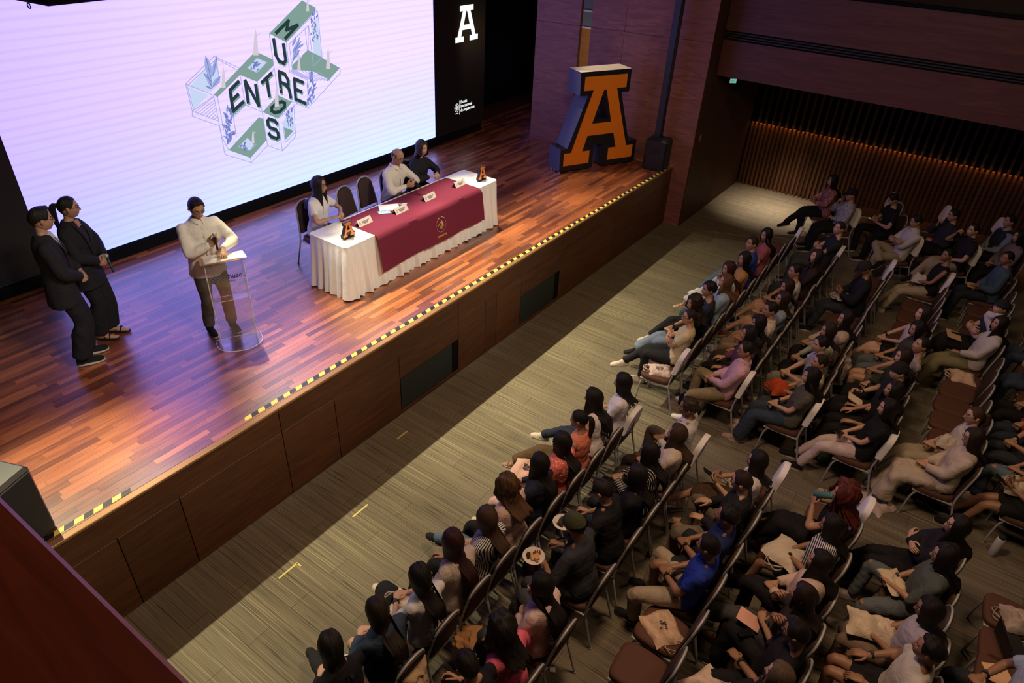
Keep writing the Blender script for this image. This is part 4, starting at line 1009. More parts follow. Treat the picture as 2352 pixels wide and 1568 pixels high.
def fig(f, x, y, h):   # slender standing figure silhouettes
    poly([f(x - h * .05, y - h * .75), f(x, y - h), f(x + h * .05, y - h * .72), f(x + h * .1, y), f(x - h * .1, y)], 4); line([f(x, y - h * .7), f(x + h * .16, y - h * .85)], .01, 4)
for a in ((520, 570, 270), (935, 150, 330), (1205, 810, 270), (900, 1280, 170)): fig(PA, *a)
for a in ((640, 155, 180), (520, 985, 240), (925, 955, 290)): fig(PB, *a)
child(mbg.build('slide_artwork', GM), scr)
# side banners
def banner(x0, x1, label):
    t = tag(empty('led_banner', ((x0 + x1) / 2, SY, S)), label, 'banner')
    child(bx(x0, x1, SY, SY + .06, 1.5, 5.9).build('panel', ('banner',)), t); child(bx(x0, x1, SY - .004, SY, 1.497, 1.503).build('edge_trim', (plain('trim_grey', (.05, .05, .055), .5),)), t)
    child(bx(x0, x1 - .02, SY + .05, SY + .3, S + .001, 1.497).build('base', ('void',)), t); return t
bl = banner(1.30, 3.132, 'dark grey LED side banner left of the glowing wall')
br = banner(10.962, 12.62, 'dark LED side banner with a white slab letter A right of the wall')
LED_W = em_mat('led_white', (1., 1., 1.))
AO = [(x, z) for x, z in [(.36, 1.56), (.36, 1.81), (1.34, 1.81), (1.34, 1.56), (1.12, 1.56), (1.53, .39), (1.70, .39), (1.70, .14), (1.09, .14), (1.09, .39), (1.27, .39), (1.17, .69), (.54, .69), (.45, .39), (.63, .39), (.63, .14), (.03, .14), (.03, .39), (.19, .39), (.58, 1.56)]]
TRI = [(.82, 1.55), (.88, 1.55), (1.08, .92), (.62, .92)]
def ring_poly(outer, hole):
    """one polygon with a keyhole cut to the hole"""
    j = min(range(len(outer)), key=lambda i: min(math.dist(outer[i], h) for h in hole)); k = min(range(len(hole)), key=lambda i: math.dist(outer[j], hole[i]))
    h = hole[k:] + hole[:k + 1]; area = lambda P: sum(P[i][0] * P[(i + 1) % len(P)][1] - P[(i + 1) % len(P)][0] * P[i][1] for i in range(len(P)))
    if area(outer) * area(hole) > 0: h = h[::-1]
    return outer[:j + 1] + h + outer[j:]
AKEY = ring_poly(AO, TRI)
def a_mesh(mb, fn, d0, d1, mi=0): mb.prism(AKEY, d0, d1, fn, mi)
mb = MB(); 
a_mesh(mb, lambda u, v, d: (11.62 + (u - .03) / 1.67 * .74, SY - d, 3.28 + (v - .14) / 1.67 * .68), 0., .006); child(mb.build('letter_a', (LED_W,)), br)
def text(body, size, fn, mat, name, parent, extrude=.001, bold=0., align='LEFT'):
    cu = bpy.data.curves.new(name, 'FONT'); cu.body = body; cu.size = size; cu.extrude = extrude; cu.offset = bold; cu.resolution_u = 3; cu.align_x = align
    o = bpy.data.objects.new(name, cu); COL.objects.link(o); dg = bpy.context.evaluated_depsgraph_get(); me = bpy.data.meshes.new_from_object(o.evaluated_get(dg)); bpy.data.objects.remove(o); bpy.data.curves.remove(cu)
    for v in me.vertices: v.co = fn(v.co.x, v.co.y, v.co.z)
    me.materials.clear(); me.materials.append(M[mat] if isinstance(mat, str) else mat); me.name = name
    return link(me, name, parent)
for i, t_ in enumerate(('Escuela', 'Internacional', 'de Arquitectura')):
    child(text(t_, .092, lambda x, y, z, i=i: (11.79 + x * .82, SY - .003 - z, 2.045 - i * .088 + y), LED_W, 'lettering', None, .0015, .0012), br)
mb = MB(); mb.box((11.755, SY - .003, 1.965), (.006, .004, .30))
for i in range(28): a = i * 2 * math.pi / 28; mb.box((11.66 + .072 * math.cos(a), SY - .003, 1.975 + .085 * math.sin(a)), (.008, .004, .012))
for i in range(4):
    for j in range(4):
        u, v = (i - 1.5) * .017, (j - 1.5) * .017; mb.box((11.66 + (u + v) * .9, SY - .003, 1.975 + (u - v)), (.016, .004, .014))
mb.box((11.66, SY - .003, 1.855), (.10, .004, .012)); child(mb.build('seal_emblem', (LED_W,)), br)

# ------------------------------------------------------------------ big orange letter on the stage
M['orange'] = plain('orange_vinyl', srgb(242, 132, 24), .55); M['ablack'] = plain('satin_black', (.012, .012, .016), .45); M['agrey'] = plain('blue_grey_sheet', srgb(64, 62, 84), .4); M['awhite'] = plain('white_top', srgb(225, 205, 190), .5)
BO = [(.28, 1.47), (.26, 1.90), (1.43, 1.90), (1.43, 1.47), (1.25, 1.47), (1.58, .48), (1.79, .48), (1.79, .03), (1.0, .03), (1.0, .49), (.73, .49), (.73, .03), (-.05, .03), (-.05, .48), (.10, .48), (.47, 1.47)]
TRB = [(.8, 1.40), (.88, 1.40), (1.0, 1.0), (.70, 1.0)]
Lp = np.array([11.42, 1.51]); Ld = np.array([.8977, -.4406]); Ln = np.array([.4406, .8977]); AD = .42
bigA = tag(empty('letter_sculpture', (12.3, 1.35, S)), 'giant black slab letter A with orange face beside the right stage wall', 'sculpture')
fA = lambda u, v, d: (*(Lp + Ld * u + Ln * d), S + v)
mb = MB(); kk = ring_poly(BO, TRB); mb.prism(kk, 0., AD, fA)
me_mi = []
n = len(kk)
for i in range(n):
    a, b = kk[i], kk[(i + 1) % n]; dx, dz = b[0] - a[0], b[1] - a[1]
    me_mi.append(3 if abs(dz) < .02 and a[1] > 1.8 else (2 if abs(dz) > .1 or a[1] > 1.4 else 1))
mb.m = [0, 0] + [{3: 2, 2: 1, 1: 0}[q] for q in me_mi]
child(mb.build('body', ('ablack', 'agrey', 'awhite')), bigA)
mb = MB(); a_mesh(mb, fA, -.012, -.001); child(mb.build('orange_face', ('orange',)), bigA)
for u, d in ((.0, .06), (.6, .06), (1.1, .06), (1.7, .06), (.0, .36), (.6, .36), (1.1, .36), (1.7, .36)):
    q = fA(u, .0, d); mb = MB(); mb.cyl((q[0] - .008, q[1], S + .017), (q[0] + .008, q[1], S + .017), .016, n=12); mb.box((q[0], q[1], S + .027), (.024, .02, .012)); child(mb.build('caster', ('chrome',), smooth='auto'), bigA)
mb = MB(); q = np.array(fA(-.02, .05, .2)); t = np.linspace(0, np.pi, 8); mb.chain([q + np.array([-.02 * math.sin(a) , -.04 + .08 * a / np.pi, -.035 * math.sin(a)]) for a in t], [.006] * 8, n=6, sub=1); child(mb.build('cable_loop', ('white',), smooth=True), bigA)

# ------------------------------------------------------------------ loudspeakers
def cabinet(name, label, c, size, rz, parts=True, r=.03):
    t = tag(empty(name, c, rz), label, 'loudspeaker'); sx, sy, sz = size
    MB().rbox((0, 0, sz / 2), size, r).build('cabinet', ('black',), t)
    MB().rbox((0, -sy / 2 - .006, sz / 2), (sx * .86, .014, sz * .9), .006).build('grille', (M['grille'],), t)
    for s in (-1, 1): MB().rbox((s * (sx / 2 + .004), 0, sz * .62), (.012, sy * .35, .05), .004).build('handle', ('dark',), t)
    return t
M['grille'] = plain('speaker_grille', (.02, .021, .023), .7)
cabinet('loudspeaker', 'black loudspeaker cabinet at the near left corner of the stage', (.80, .30, S + .001), (.46, .50, .72), math.radians(22))
# right: sub box with a tall slim column
t = cabinet('loudspeaker', 'dark bass cabinet under the tall black column at the right wall', (13.03, .22, S + .001), (.40, .44, .62), math.radians(8))
tc_ = tag(empty('column_speaker', (13.09, .28, S + .624)), 'tall slim black column loudspeaker standing on the bass cabinet', 'loudspeaker', None)
MB().rbox((0, 0, 1.6), (.13, .13, 3.2), .01).build('column', ('black',), tc_); MB().rbox((0, -.07, 1.9), (.1, .012, 2.3), .004).build('grille', ('grille',), tc_); MB().cyl((0, 0, 0), (0, 0, .02), .1).build('foot', ('black',), tc_)
# hanging black fixture top left
t = tag(empty('hanging_fixture', (3.35, 2.1, 4.98), math.radians(6)), 'black box fixture hanging above the stage at the top left corner', 'fixture')
MB().rbox((.05, .05, .16), (.9, .62, .3), .02).build('housing', ('void',), t); mb = MB(); a = np.linspace(0, 2 * np.pi, 13); mb.chain([np.array([-.42, -.02 + .022 * math.cos(q), -.005 + .022 * math.sin(q)]) for q in a], [.006] * 13, n=6, sub=1); mb.build('ring_eye', ('chrome',), t, True)
MB().cyl((.05, .05, .3), (.05, .05, 3.0), .02).build('hanging_pole', ('black',), t)

# ------------------------------------------------------------------ head table
M['tablewhite'] = objcloth('white_linen', rough=.8, bump=.15, scale=6.)
TX0, TX1, TY0, TY1, TZ = 5.35, 8.66, 1.07, 1.78, S + .75
t = tag(empty('head_table', (7.0, 1.42, S)), 'long head table under white pleated skirting at stage centre', 'table')
child(bx(TX0 + .02, TX1 - .02, TY0 + .02, TY1 - .02, TZ - .03, TZ - .006, r=.01).build('tabletop', ('deck',)), t)
for x in (TX0 + .12, 6.6, 7.4, TX1 - .12):
    for y in (TY0 + .1, TY1 - .1): child(MB().cyl((x, y, S + .001), (x, y, TZ - .03), .016).build('leg', ('metal',), smooth='auto'), t)
def outline(off, n_per=1.):
    """rounded rectangle walk around the table, returns points and normals"""
    pts = []; r = .05; 
    def seg(a, b, nn, n):
        for s in np.linspace(0, 1, n, endpoint=False): pts.append((np.array(a) + (np.array(b) - np.array(a)) * s, np.array(nn)))
    def arc(c, a0, n=5):
        for s in np.linspace(0, 1, n, endpoint=False): a = a0 + s * math.pi / 2; nn = np.array([math.cos(a), math.sin(a)]); pts.append((np.array(c) + nn * r, nn))
    x0, x1, y0, y1 = TX0, TX1, TY0, TY1; NX, NY = 260, 60
    seg((x0 + r, y0), (x1 - r, y0), (0, -1), NX); arc((x1 - r, y0 + r), -math.pi / 2); seg((x1, y0 + r), (x1, y1 - r), (1, 0), NY); arc((x1 - r, y1 - r), 0)
    seg((x1 - r, y1), (x0 + r, y1), (0, 1), NX); arc((x0 + r, y1 - r), math.pi / 2); seg((x0, y1 - r), (x0, y0 + r), (-1, 0), NY); arc((x0 + r, y0 + r), math.pi)
    return pts
O = outline(0); rr = random.Random(2); n = len(O); d_acc = 0; ph = []; 
for i in range(n):
    d_acc += np.linalg.norm(O[i][0] - O[i - 1][0]); ph.append(d_acc)
ph = np.array(ph); pl = np.array([.5 * math.sin(p * 46 + 1.5 * math.sin(p * 5)) + .5 * abs(math.sin(p * 23 + 1.2 * math.sin(p * 7.))) for p in ph]); pl2 = np.array([math.sin(p * 21 + 2 * math.sin(p * 3.1)) for p in ph])
rings = []
for k, (z, a0, a1) in enumerate(((TZ - .004, .0, 0.), (TZ - .07, .004, .002), (TZ - .085, .006, .007), (TZ - .3, .02, .022), (TZ - .55, .04, .034), (S + .012, .06, .042), )):
    rings.append(np.array([[*(p + nn * (a0 + a1 * (pl[i] + .4 * pl2[i] * (k > 2)))), z + (.0 if k < 5 else .012 * pl2[i])] for i, (p, nn) in enumerate(O)]))
mb = MB(); mb.loft(rings, cap=False); mb.loft([rings[0], np.array([[*(p + nn * .001), TZ] for p, nn in O]), np.array([[*(p - nn * .012), TZ + .002] for p, nn in O])], cap=False)
mb.f.append(tuple(mb.n - n + i for i in range(n))); mb.m.append(0)
sk = tag(mb.build('table_skirt', ('tablewhite',), smooth='auto', color=(.80, .79, .74)), 'white tablecloth with pleated skirt reaching the stage floor', 'tablecloth')
# maroon runner draped over the front
M['maroon'] = plain('maroon_cloth', srgb(112, 38, 60), .85, spec=.2)
prof = [(1.74, TZ + .008), (1.4, TZ + .008), (1.12, TZ + .008), (1.072, TZ + .006), (1.036, TZ - .012), (1.012, TZ - .06), (.995, TZ - .2), (.975, TZ - .35), (.962, TZ - .50)]
X = np.linspace(5.88, 8.16, 40); rings = []
for y, z in prof: rings.append(np.array([[x + (.02 * (z < TZ - .05) if x > 8 else 0), y - (.010 * math.sin(x * 5.5) + .006 * math.sin(x * 13)) * min(1, max(0, (TZ - z) * 3)), z + (.0015 * math.sin(x * 9 + y * 7)) - (.03 * (x < 6.5) * (6.5 - x) if z < TZ - .4 else 0)] for x in X]))
top = rings; under = [r - [0, 0 if prof[i][1] > TZ - .01 else -.004, .003] for i, r in enumerate(rings)]
full = [np.vstack([a, b[::-1]]) for a, b in zip(top, under)]
mb = MB(); mb.loft(full); rn = tag(mb.build('table_runner', ('maroon',), smooth='auto'), 'maroon cloth runner with a gold crest draped over the table front', 'cloth')
M['goldprint'] = plain('gold_print', srgb(214, 186, 92), .6); M['paleprint'] = plain('pale_print', srgb(190, 150, 150), .7)
ex, ez = 7.13, TZ - .235; yf = lambda z: .995 - .11 * max(0, (TZ - .2 - z)) - .016
mb = MB()
def frontal(mb, cx_, cz_, w, h, ang=0., mi=0):
    c, s = math.cos(ang), math.sin(ang); P = [(cx_ + c * a * w / 2 - s * b * h / 2, cz_ + s * a * w / 2 + c * b * h / 2) for a, b in ((-1, -1), (1, -1), (1, 1), (-1, 1))]
    mb.prism(P, 0, .004, lambda u, v, d: (u, yf(v) - d, v), mi)
for k in range(5): frontal(mb, ex - .022 + (k - 2) * .012 - .012, ez + .018 + (k - 2) * .0135 * .6, .062, .007, math.radians(38))
for k in range(5): frontal(mb, ex + .026 + (k - 2) * .010, ez + .02 - (k - 2) * .012, .007, .06, math.radians(-28) + math.pi / 2 - .9)
for k in range(5): frontal(mb, ex + .006 + (k - 2) * .011, ez - .035 + (k - 2) * .010, .058, .007, math.radians(-40))
for i in range(34):
    a = i * 2 * math.pi / 34
    if i % 9: frontal(mb, ex + .105 * math.cos(a), ez + .115 * math.sin(a), .007, .012, a, 1)
o = mb.build('crest_print', ('goldprint', 'paleprint'), kind='stuff'); o.parent = rn
o = text('CANCÚN', .045, lambda x, y, z: (ex + x, yf(ez - .18) - .003 - z, ez - .185 + y), 'goldprint', 'lettering', rn, .001, .0005, 'CENTER')
# trophies
def trophy(x, y, label, rz=-.05):
    t = tag(empty('trophy', (x, y, TZ + .004), rz), label, 'trophy', None); mb = MB().rbox((0, 0, .01), (.16, .07, .02), .004); mb.build('base', ('ablack',), t)
    s = .115; mb = MB(); mb.prism([(u * s - .1, v * s + .015) for u, v in ring_poly(BO, TRB)], -.02, .02, lambda u, v, d: (u, d, v)); mb.build('body', ('ablack',), t)
    mb = MB(); mb.prism([(u * s - .1, v * s + .015) for u, v in AKEY], -.026, -.0205, lambda u, v, d: (u, d, v)); mb.build('copper_face', (M['copper'],), t)
M['copper'] = plain('orange_copper', srgb(226, 132, 62), .4, .3)
trophy(5.60, 1.28, 'small orange and black letter A trophy at the near end of the table'); trophy(8.46, 1.25, 'small orange and black letter A trophy at the far end of the table')
# name cards
M['card'] = plain('card_white', srgb(214, 206, 202), .7); M['ink'] = plain('grey_ink', srgb(120, 110, 112), .8)
for i, (x, y) in enumerate(((6.04, 1.44), (6.67, 1.35), (7.30, 1.36), (8.03, 1.37))):
    t = tag(empty('name_card', (x, y, TZ + .009), .04), ('white folded name card in front of the woman with glasses', 'white folded name card next to the loose papers', 'white folded name card in front of the bald man', 'white folded name card in front of the woman in black')[i], 'card')
    w, h, dd = .26, .085, .05; mb = MB(); c = .0022
    mb.add([(-w / 2, -dd, 0), (w / 2, -dd, 0), (w / 2, 0, h), (-w / 2, 0, h), (-w / 2, dd, 0), (w / 2, dd, 0), (-w / 2, -dd + c, 0), (w / 2, -dd + c, 0), (w / 2, 0, h - c * 2), (-w / 2, 0, h - c * 2), (-w / 2, dd - c, 0), (w / 2, dd - c, 0)],
           [(0, 1, 2, 3), (3, 2, 5, 4), (7, 6, 9, 8), (8, 9, 10, 11), (0, 6, 7, 1), (4, 5, 11, 10), (0, 3, 9, 6), (3, 4, 10, 9), (1, 7, 8, 2), (2, 8, 11, 5)]); mb.build('folded_card', ('card',), t)
    mb = MB(); f = lambda u, v, d: (u, -dd + dd * v / h - d * .8, v + d * .5)
    for k, (u0, u1, v) in enumerate(((-.06, .085, .052), (-.05, .06, .038), (-.03, .05, .027))): mb.prism([(u0, v - .004), (u1, v - .004), (u1, v + .003), (u0, v + .003)], 0, .002, f)
    for a in range(8): q = a * math.pi / 4; mb.prism([(-.095 + .014 * math.cos(q) + s1 * .003, .04 + .014 * math.sin(q) + s2 * .003) for s1, s2 in ((-1, -1), (1, -1), (1, 1), (-1, 1))], 0, .002, f)
    mb.build('print', ('ink',), t)
# papers, blue slip, pens
M['paper'] = plain('paper', (.8, .79, .75), .7)
def sheet(name, x, y, w, h, rz, z, mat, label, cat='paper', th=.004, grp=None, n=1):
    mb = MB()
    for i in range(n): mb.box((.003 * i, -.002 * i, th / 2 + th * 1.05 * i), (w, h, th), 0, rotz(.03 * i))
    o = mb.build(name, (mat,)); o.location = (x, y, z); o.rotation_euler = (0, 0, rz); tag(o, label, cat, grp); return o
sheet('paper_sheet', 6.66, 1.56, .21, .29, .9, TZ + .0085, 'paper', 'loose white sheets on the maroon cloth near the empty chairs', n=3)
sheet('blue_leaflet', 6.50, 1.50, .10, .17, 1.0, TZ + .0085, plain('blue_leaflet', srgb(150, 190, 226), .5), 'pale blue leaflet beside the white sheets on the table')
for i in range(2): sheet('folded_program', 6.83 + i * .05, 1.575 - i * .05, .035, .17, .95, TZ + .009, 'paper', ('narrow white folded program beside the sheets, farther from the edge', 'narrow white folded program nearer the table edge')[i])
# ------------------------------------------------------------------ acrylic lectern
def acrylic():
    m, nt, b = newmat('clear_acrylic'); b.inputs['Transmission Weight'].default_value = 0.; b.inputs['Roughness'].default_value = .05; b.inputs['IOR'].default_value = 1.45
    nt.nodes.remove(b); o = nt.nodes['Material Output']; lw_ = nd(nt, 'ShaderNodeValue'); lw_.outputs[0].default_value = .16; gl = nd(nt, 'ShaderNodeBsdfGlossy'); gl.inputs['Roughness'].default_value = .15; tr = nd(nt, 'ShaderNodeBsdfTransparent'); tr.inputs[0].default_value = (.97, .975, .99, 1)
    mx = nd(nt, 'ShaderNodeMixShader'); ln(nt, lw_.outputs[0], mx.inputs[0]); ln(nt, tr.outputs[0], mx.inputs[1]); ln(nt, gl.outputs[0], mx.inputs[2]); ln(nt, mx.outputs[0], o.inputs[0]); return m
M['acrylic'] = acrylic()
M['acrylglint'] = plain('acrylic_edge_glint', (.85, .87, .92), .35)  # pale colour of the lectern edge tubes paints the light clear edges catch
LX, LY = 3.80, 1.33; lr = math.radians(-26)
DT = math.radians(-7); lec = tag(empty('lectern', (LX, LY, S), lr), 'clear acrylic lectern with printed name beside the speaker in white shirt', 'lectern')
t = np.linspace(math.pi, 2 * math.pi, 19); base = [(.26 * math.cos(a), -.02 + .20 * math.sin(a)) for a in t] + [(.26, .12), (-.26, .12)]
mb = MB(); mb.prism(base, .002, .022, lambda u, v, d: (u, v, d)); mb.build('base', ('acrylic',), lec)
mb = MB(); mb.chain([(*p, .02) for p in base + base[:1]], [.0035] * (len(base) + 1), n=5, sub=1, round0=False, round1=False); mb.build('base_rim_highlight', ('acrylglint',), lec)
mb = MB(); V = [(-.20, -.02, .022), (.20, -.02, .022), (.20, -.06, 1.08), (-.20, -.06, 1.08)]; mb.add(V + [(x, y + .01, z) for x, y, z in V], [(0, 1, 2, 3), (7, 6, 5, 4), (0, 3, 7, 4), (1, 5, 6, 2), (2, 6, 7, 3), (0, 4, 5, 1)]); mb.build('front_panel', ('acrylic',), lec)
for sx in (-1, 1):
    mb = MB(); mb.box((sx * .20, .03, .53), (.012, .10, 1.02)); mb.build('side_panel', ('acrylic',), lec)
    mb = MB(); mb.cyl((sx * .205, -.03, .022), (sx * .205, -.065, 1.08), .0035, n=6); mb.cyl((sx * .205, .08, .022), (sx * .205, .08, 1.04), .003, n=6); mb.build('edge_highlight', ('acrylglint',), lec)
MB().box((0, .03, .60), (.39, .12, .01)).build('shelf', ('acrylic',), lec); mb = MB(); mb.chain([(-.195, -.03, .605), (.195, -.03, .605), (.195, .09, .605), (-.195, .09, .605), (-.195, -.03, .605)], [.003] * 5, n=5, sub=1); mb.build('shelf_rim_highlight', ('acrylglint',), lec)
MB().box((0, .04, 1.10), (.48, .30, .012), 0, rotx(DT)).build('desk', ('acrylic',), lec)
M['ink2'] = plain('dark_ink', srgb(52, 44, 90), .6)
text('huac .', .080, lambda x, y, z: (.015 + x, -.062 - z, .90 + y), 'ink2', 'lettering', lec, .001, .001); text('ncún', .038, lambda x, y, z: (.02 + x, -.062 - z, .855 + y), 'ink2', 'small_lettering', lec)
mb = MB()
for i in range(4):
    for j in range(4): mb.box((-.13 + (i + j - 3) * .018, -.062, .91 + (i - j) * .018), (.015, .003, .015), 0, roty(.78))
mb.build('diamond_print', (plain('grey_print', srgb(110, 112, 130), .6),), lec)
# papers on the lectern desk
mb = MB()
for k, (a, b_) in enumerate(((0, 0), (.012, .1), (-.01, -.06))): mb.box((.02 + a, .045, 1.114 + .004 * k), (.45 - .02 * k, .24, .003), 0, rotx(DT) @ rotz(b_ * .4))
o = mb.build('speech_papers', ('paper',)); o.matrix_world = Matrix.Translation((LX, LY, S)) @ Matrix.Rotation(lr, 4, 'Z'); tag(o, 'stack of white speech papers lying on the acrylic lectern', 'paper')
mb = MB(); mb.box((-.03, .04, 1.1085), (.42, .25, .004), 0, rotx(DT) @ rotz(-.06)); o = mb.build('folder', (plain('kraft_folder', srgb(196, 150, 100), .7),)); o.matrix_world = Matrix.Translation((LX, LY, S)) @ Matrix.Rotation(lr, 4, 'Z'); tag(o, 'tan folder under the speech papers on the lectern', 'folder')
# ------------------------------------------------------------------ banquet chairs
M['brown'] = objcloth('brown_upholstery', rough=.7, bump=.12, scale=20.)
M['coverprint'] = plain('grey_cover_print', srgb(70, 66, 70), .7)
_ch = {}
def chair_parts():
    if _ch: return _ch
    t = np.linspace(0, 2 * np.pi, 36, endpoint=False)
    def sq(a, b, e): c, s = np.cos(t), np.sin(t); return np.sign(c) * abs(c) ** e * a, np.sign(s) * abs(s) ** e * b
    rings = []
    for z, k in ((.405, .93), (.41, .985), (.43, 1.), (.455, .985), (.468, .93), (.473, .80)):
        x, y = sq(.212 * k, .222 * k, .42); x = x * (1 - .08 * (y < 0) * np.minimum(abs(y) / .2, 1)); rings.append(np.stack([x, y + .05, np.full_like(x, z)], 1))
    mb = MB(); mb.loft(rings); _ch['seat'] = mb.mesh('seat', ('brown',), 'auto')
    # back outline: straight tapered sides, round top
    def outline(k):
        w0, w1, zb, zt = .178, .150, .50, .925; P = [(-w0, zb), (w0, zb)]; ang = np.linspace(0, np.pi, 15)
        P += [(w1 * math.cos(a), zt - .13 + .13 * math.sin(a) ** .85) for a in ang]; cx_, cz_ = 0, .71
        return [((x - cx_) * k + cx_, (z - cz_) * (1 - (1 - k) * .75) + cz_) for x, z in P]
    yb = lambda z: -.165 - .20 * (z - .45)
    rings = []
    for d, k in ((-.026, .86), (-.022, .95), (-.010, .98), (.012, .98), (.026, .95), (.031, .86)):
        rings.append(np.array([[x, yb(z) + d, z] for x, z in outline(k)]))
    mb = MB(); mb.loft(rings); _ch['backrest'] = mb.mesh('backrest', ('brown',), 'auto')
    mb = MB(); o = outline(1.04)[2:]
    pts = [(.195, -.185, .36), (.192, yb(.5), .5)] + [(x, yb(z), z) for x, z in o] + [(-.192, yb(.5), .5), (-.195, -.185, .36)]
    mb.chain(pts, [.0115] * len(pts), n=8, sub=2, ref=(0, 1, 0)); mb.cyl((-.19, yb(.5), .5), (.19, yb(.5), .5), .009, n=6); _ch['back_frame'] = mb.mesh('back_frame', ('metal',), True)
    mb = MB()
    for a, b in (((-.19, -.17, .395), (-.195, .25, .395)), ((.19, -.17, .395), (.195, .25, .395)), ((-.195, .24, .395), (.195, .24, .395)), ((-.19, -.16, .395), (.19, -.16, .395))): mb.cyl(a, b, .011, n=8)
    _ch['seat_frame'] = mb.mesh('seat_frame', ('metal',), 'auto')
    for s, n_ in ((1, 'fr'), (-1, 'fl')): mb = MB(); mb.chain([(s * .185, .19, .395), (s * .198, .235, .30), (s * .205, .262, .012)], [.012] * 3, n=8, sub=3); mb.cyl((s * .205, .262, .0), (s * .205, .262, .018), .015, n=8); _ch[n_] = mb.mesh('leg', ('metal',), True)
    for s, n_ in ((1, 'rr'), (-1, 'rl')): mb = MB(); mb.chain([(s * .195, -.185, .37), (s * .202, -.23, .2), (s * .208, -.285, .012)], [.012] * 3, n=8, sub=3); mb.cyl((s * .208, -.285, .0), (s * .208, -.285, .018), .015, n=8); _ch[n_] = mb.mesh('leg', ('metal',), True)
    rings = []
    for d, k in ((-.036, 1.0), (-.032, 1.10), (.0, 1.13), (.032, 1.10), (.038, 1.0)):
        oo = [(x, max(z, .63)) for x, z in outline(k)]; rings.append(np.array([[x, yb(z) + d, z + (.006 if z > .63 else .006 * math.sin(x * 60))] for x, z in oo]))
    mb = MB(); mb.loft(rings); _ch['cover'] = mb.mesh('back_cover', ('tablewhite',), 'auto')
    mb = MB(); s = .055
    mb.prism([((u - .86) * s, .69 + v * s) for u, v in ring_poly(BO, TRB)], .036, .041, lambda u, v, d: (-u, yb(v) - d, v)); mb.prism([((u - .86) * s, .69 + v * s) for u, v in AKEY], .041, .043, lambda u, v, d: (-u, yb(v) - d, v), 1)
    for i in range(5): mb.box((0, yb(.67) - .0385, .665 + .0 * i), (.09, .003, .008))
    _ch['print'] = mb.mesh('printed_letter', ('coverprint', 'tablewhite')); return _ch
def chair(x, y, z=0., rz=0., label='', cover=False, group=None):
    c = chair_parts(); rt = tag(empty('banquet_chair', (x, y, z), rz), label, 'chair', group)
    for k_, c_ in (('seat', (88, 58, 47)), ('backrest', (62, 46, 40))): link(c[k_], k_, rt, color=srgb(*c_))
    for k_ in ('back_frame', 'seat_frame'): link(c[k_], k_, rt)
    for k_ in ('fr', 'fl', 'rr', 'rl'): link(c[k_], 'leg', rt)
    if cover: cv = link(c['cover'], 'back_cover', rt, color=(.74, .72, .74)); cv['label'] = 'white cloth cover slipped over the chair back'; link(c['print'], 'printed_letter', cv)
    return rt
# ------------------------------------------------------------------ bags and small things
def wpt(b, p): return b.matrix_basis @ Vector(p)
def tote(loc, rz, label, col=(.52, .40, .30), w=.34, h=.36, th=.05, seed=0, tilt=0., straps=True, printed=False, name='tote_bag', cat='bag'):
    rs = np.random.RandomState(seed); nu, nv = 20, 18; top = []; 
    U, V = np.meshgrid(np.linspace(-1, 1, nu), np.linspace(-1, 1, nv), indexing='ij')
    X = U * w / 2 * (1 + .08 * np.sin(V * 3 + seed)); Y = V * h / 2 * (1 + .06 * np.sin(U * 4 + seed)); e = (1 - abs(U) ** 4) * (1 - abs(V) ** 4)
    P3 = np.stack([X, Y, 0 * X], -1).reshape(-1, 3); nz = (wob(P3, .5, 26., seed) + 1).reshape(nu, nv)
    Zt = .004 + e * th * nz * .9; Zb = 0 * X
    g = lambda Z: np.stack([X, Y, Z], -1).reshape(-1, 3); F = []; idx = lambda i, j: i * nv + j; n0 = nu * nv
    for i in range(nu - 1):
        for j in range(nv - 1): F.append((idx(i, j), idx(i + 1, j), idx(i + 1, j + 1), idx(i, j + 1))); F.append(tuple(n0 + q for q in (idx(i, j), idx(i, j + 1), idx(i + 1, j + 1), idx(i + 1, j))))
    bd = [(i, 0) for i in range(nu)] + [(nu - 1, j) for j in range(1, nv)] + [(i, nv - 1) for i in range(nu - 2, -1, -1)] + [(0, j) for j in range(nv - 2, 0, -1)]
    for a, b in zip(bd, bd[1:] + bd[:1]): F.append((idx(*b), idx(*a), n0 + idx(*a), n0 + idx(*b)))
    mb = MB(); mb.add(np.vstack([g(Zt), g(Zb)]), F); rt = mb.build(name, ('cloth',), smooth='auto', color=col)
    rt.location = loc; rt.rotation_euler = (tilt, 0, rz); tag(rt, label, cat)
    if straps:
        for s in (-1, 1):
            m2 = MB(); q = [(-w * .2, h * .47, .012), (-w * .26, h * .62, .03 + .02 * s), (0 + .04 * s, h * .78, .02), (w * .24, h * .60, .028), (w * .2, h * .47, .012)]; m2.chain(q, [(.014, .003)] * 5, n=6, sub=5, ref=(0, 0, 1)); m2.build('strap', ('cloth',), rt, True, color=col)
    if printed:
        m2 = MB(); 
        for i in range(5): m2.box((rs.uniform(-.03, .03), .05 - i * .02, th * .95 + .012), (.04 + .02 * (i % 2), .008, .03))
        m2.build('print', ('ink',), rt)
    return rt
def phone(loc, rot, label):
    mb = MB(); mb.rbox((0, 0, 0), (.074, .15, .009), .004); mb.box((0, 0, .0049), (.068, .142, .001), 1); o = mb.build('phone', ('black', 'glass_screen')); o.location = loc; o.rotation_euler = rot; return tag(o, label, 'phone')
def lathe(mb, prof, n=18, mi=0):
    t = np.linspace(0, 2 * np.pi, n, endpoint=False); mb.loft([np.stack([r * np.cos(t), r * np.sin(t), np.full(n, z)], 1) for r, z in prof], mi)
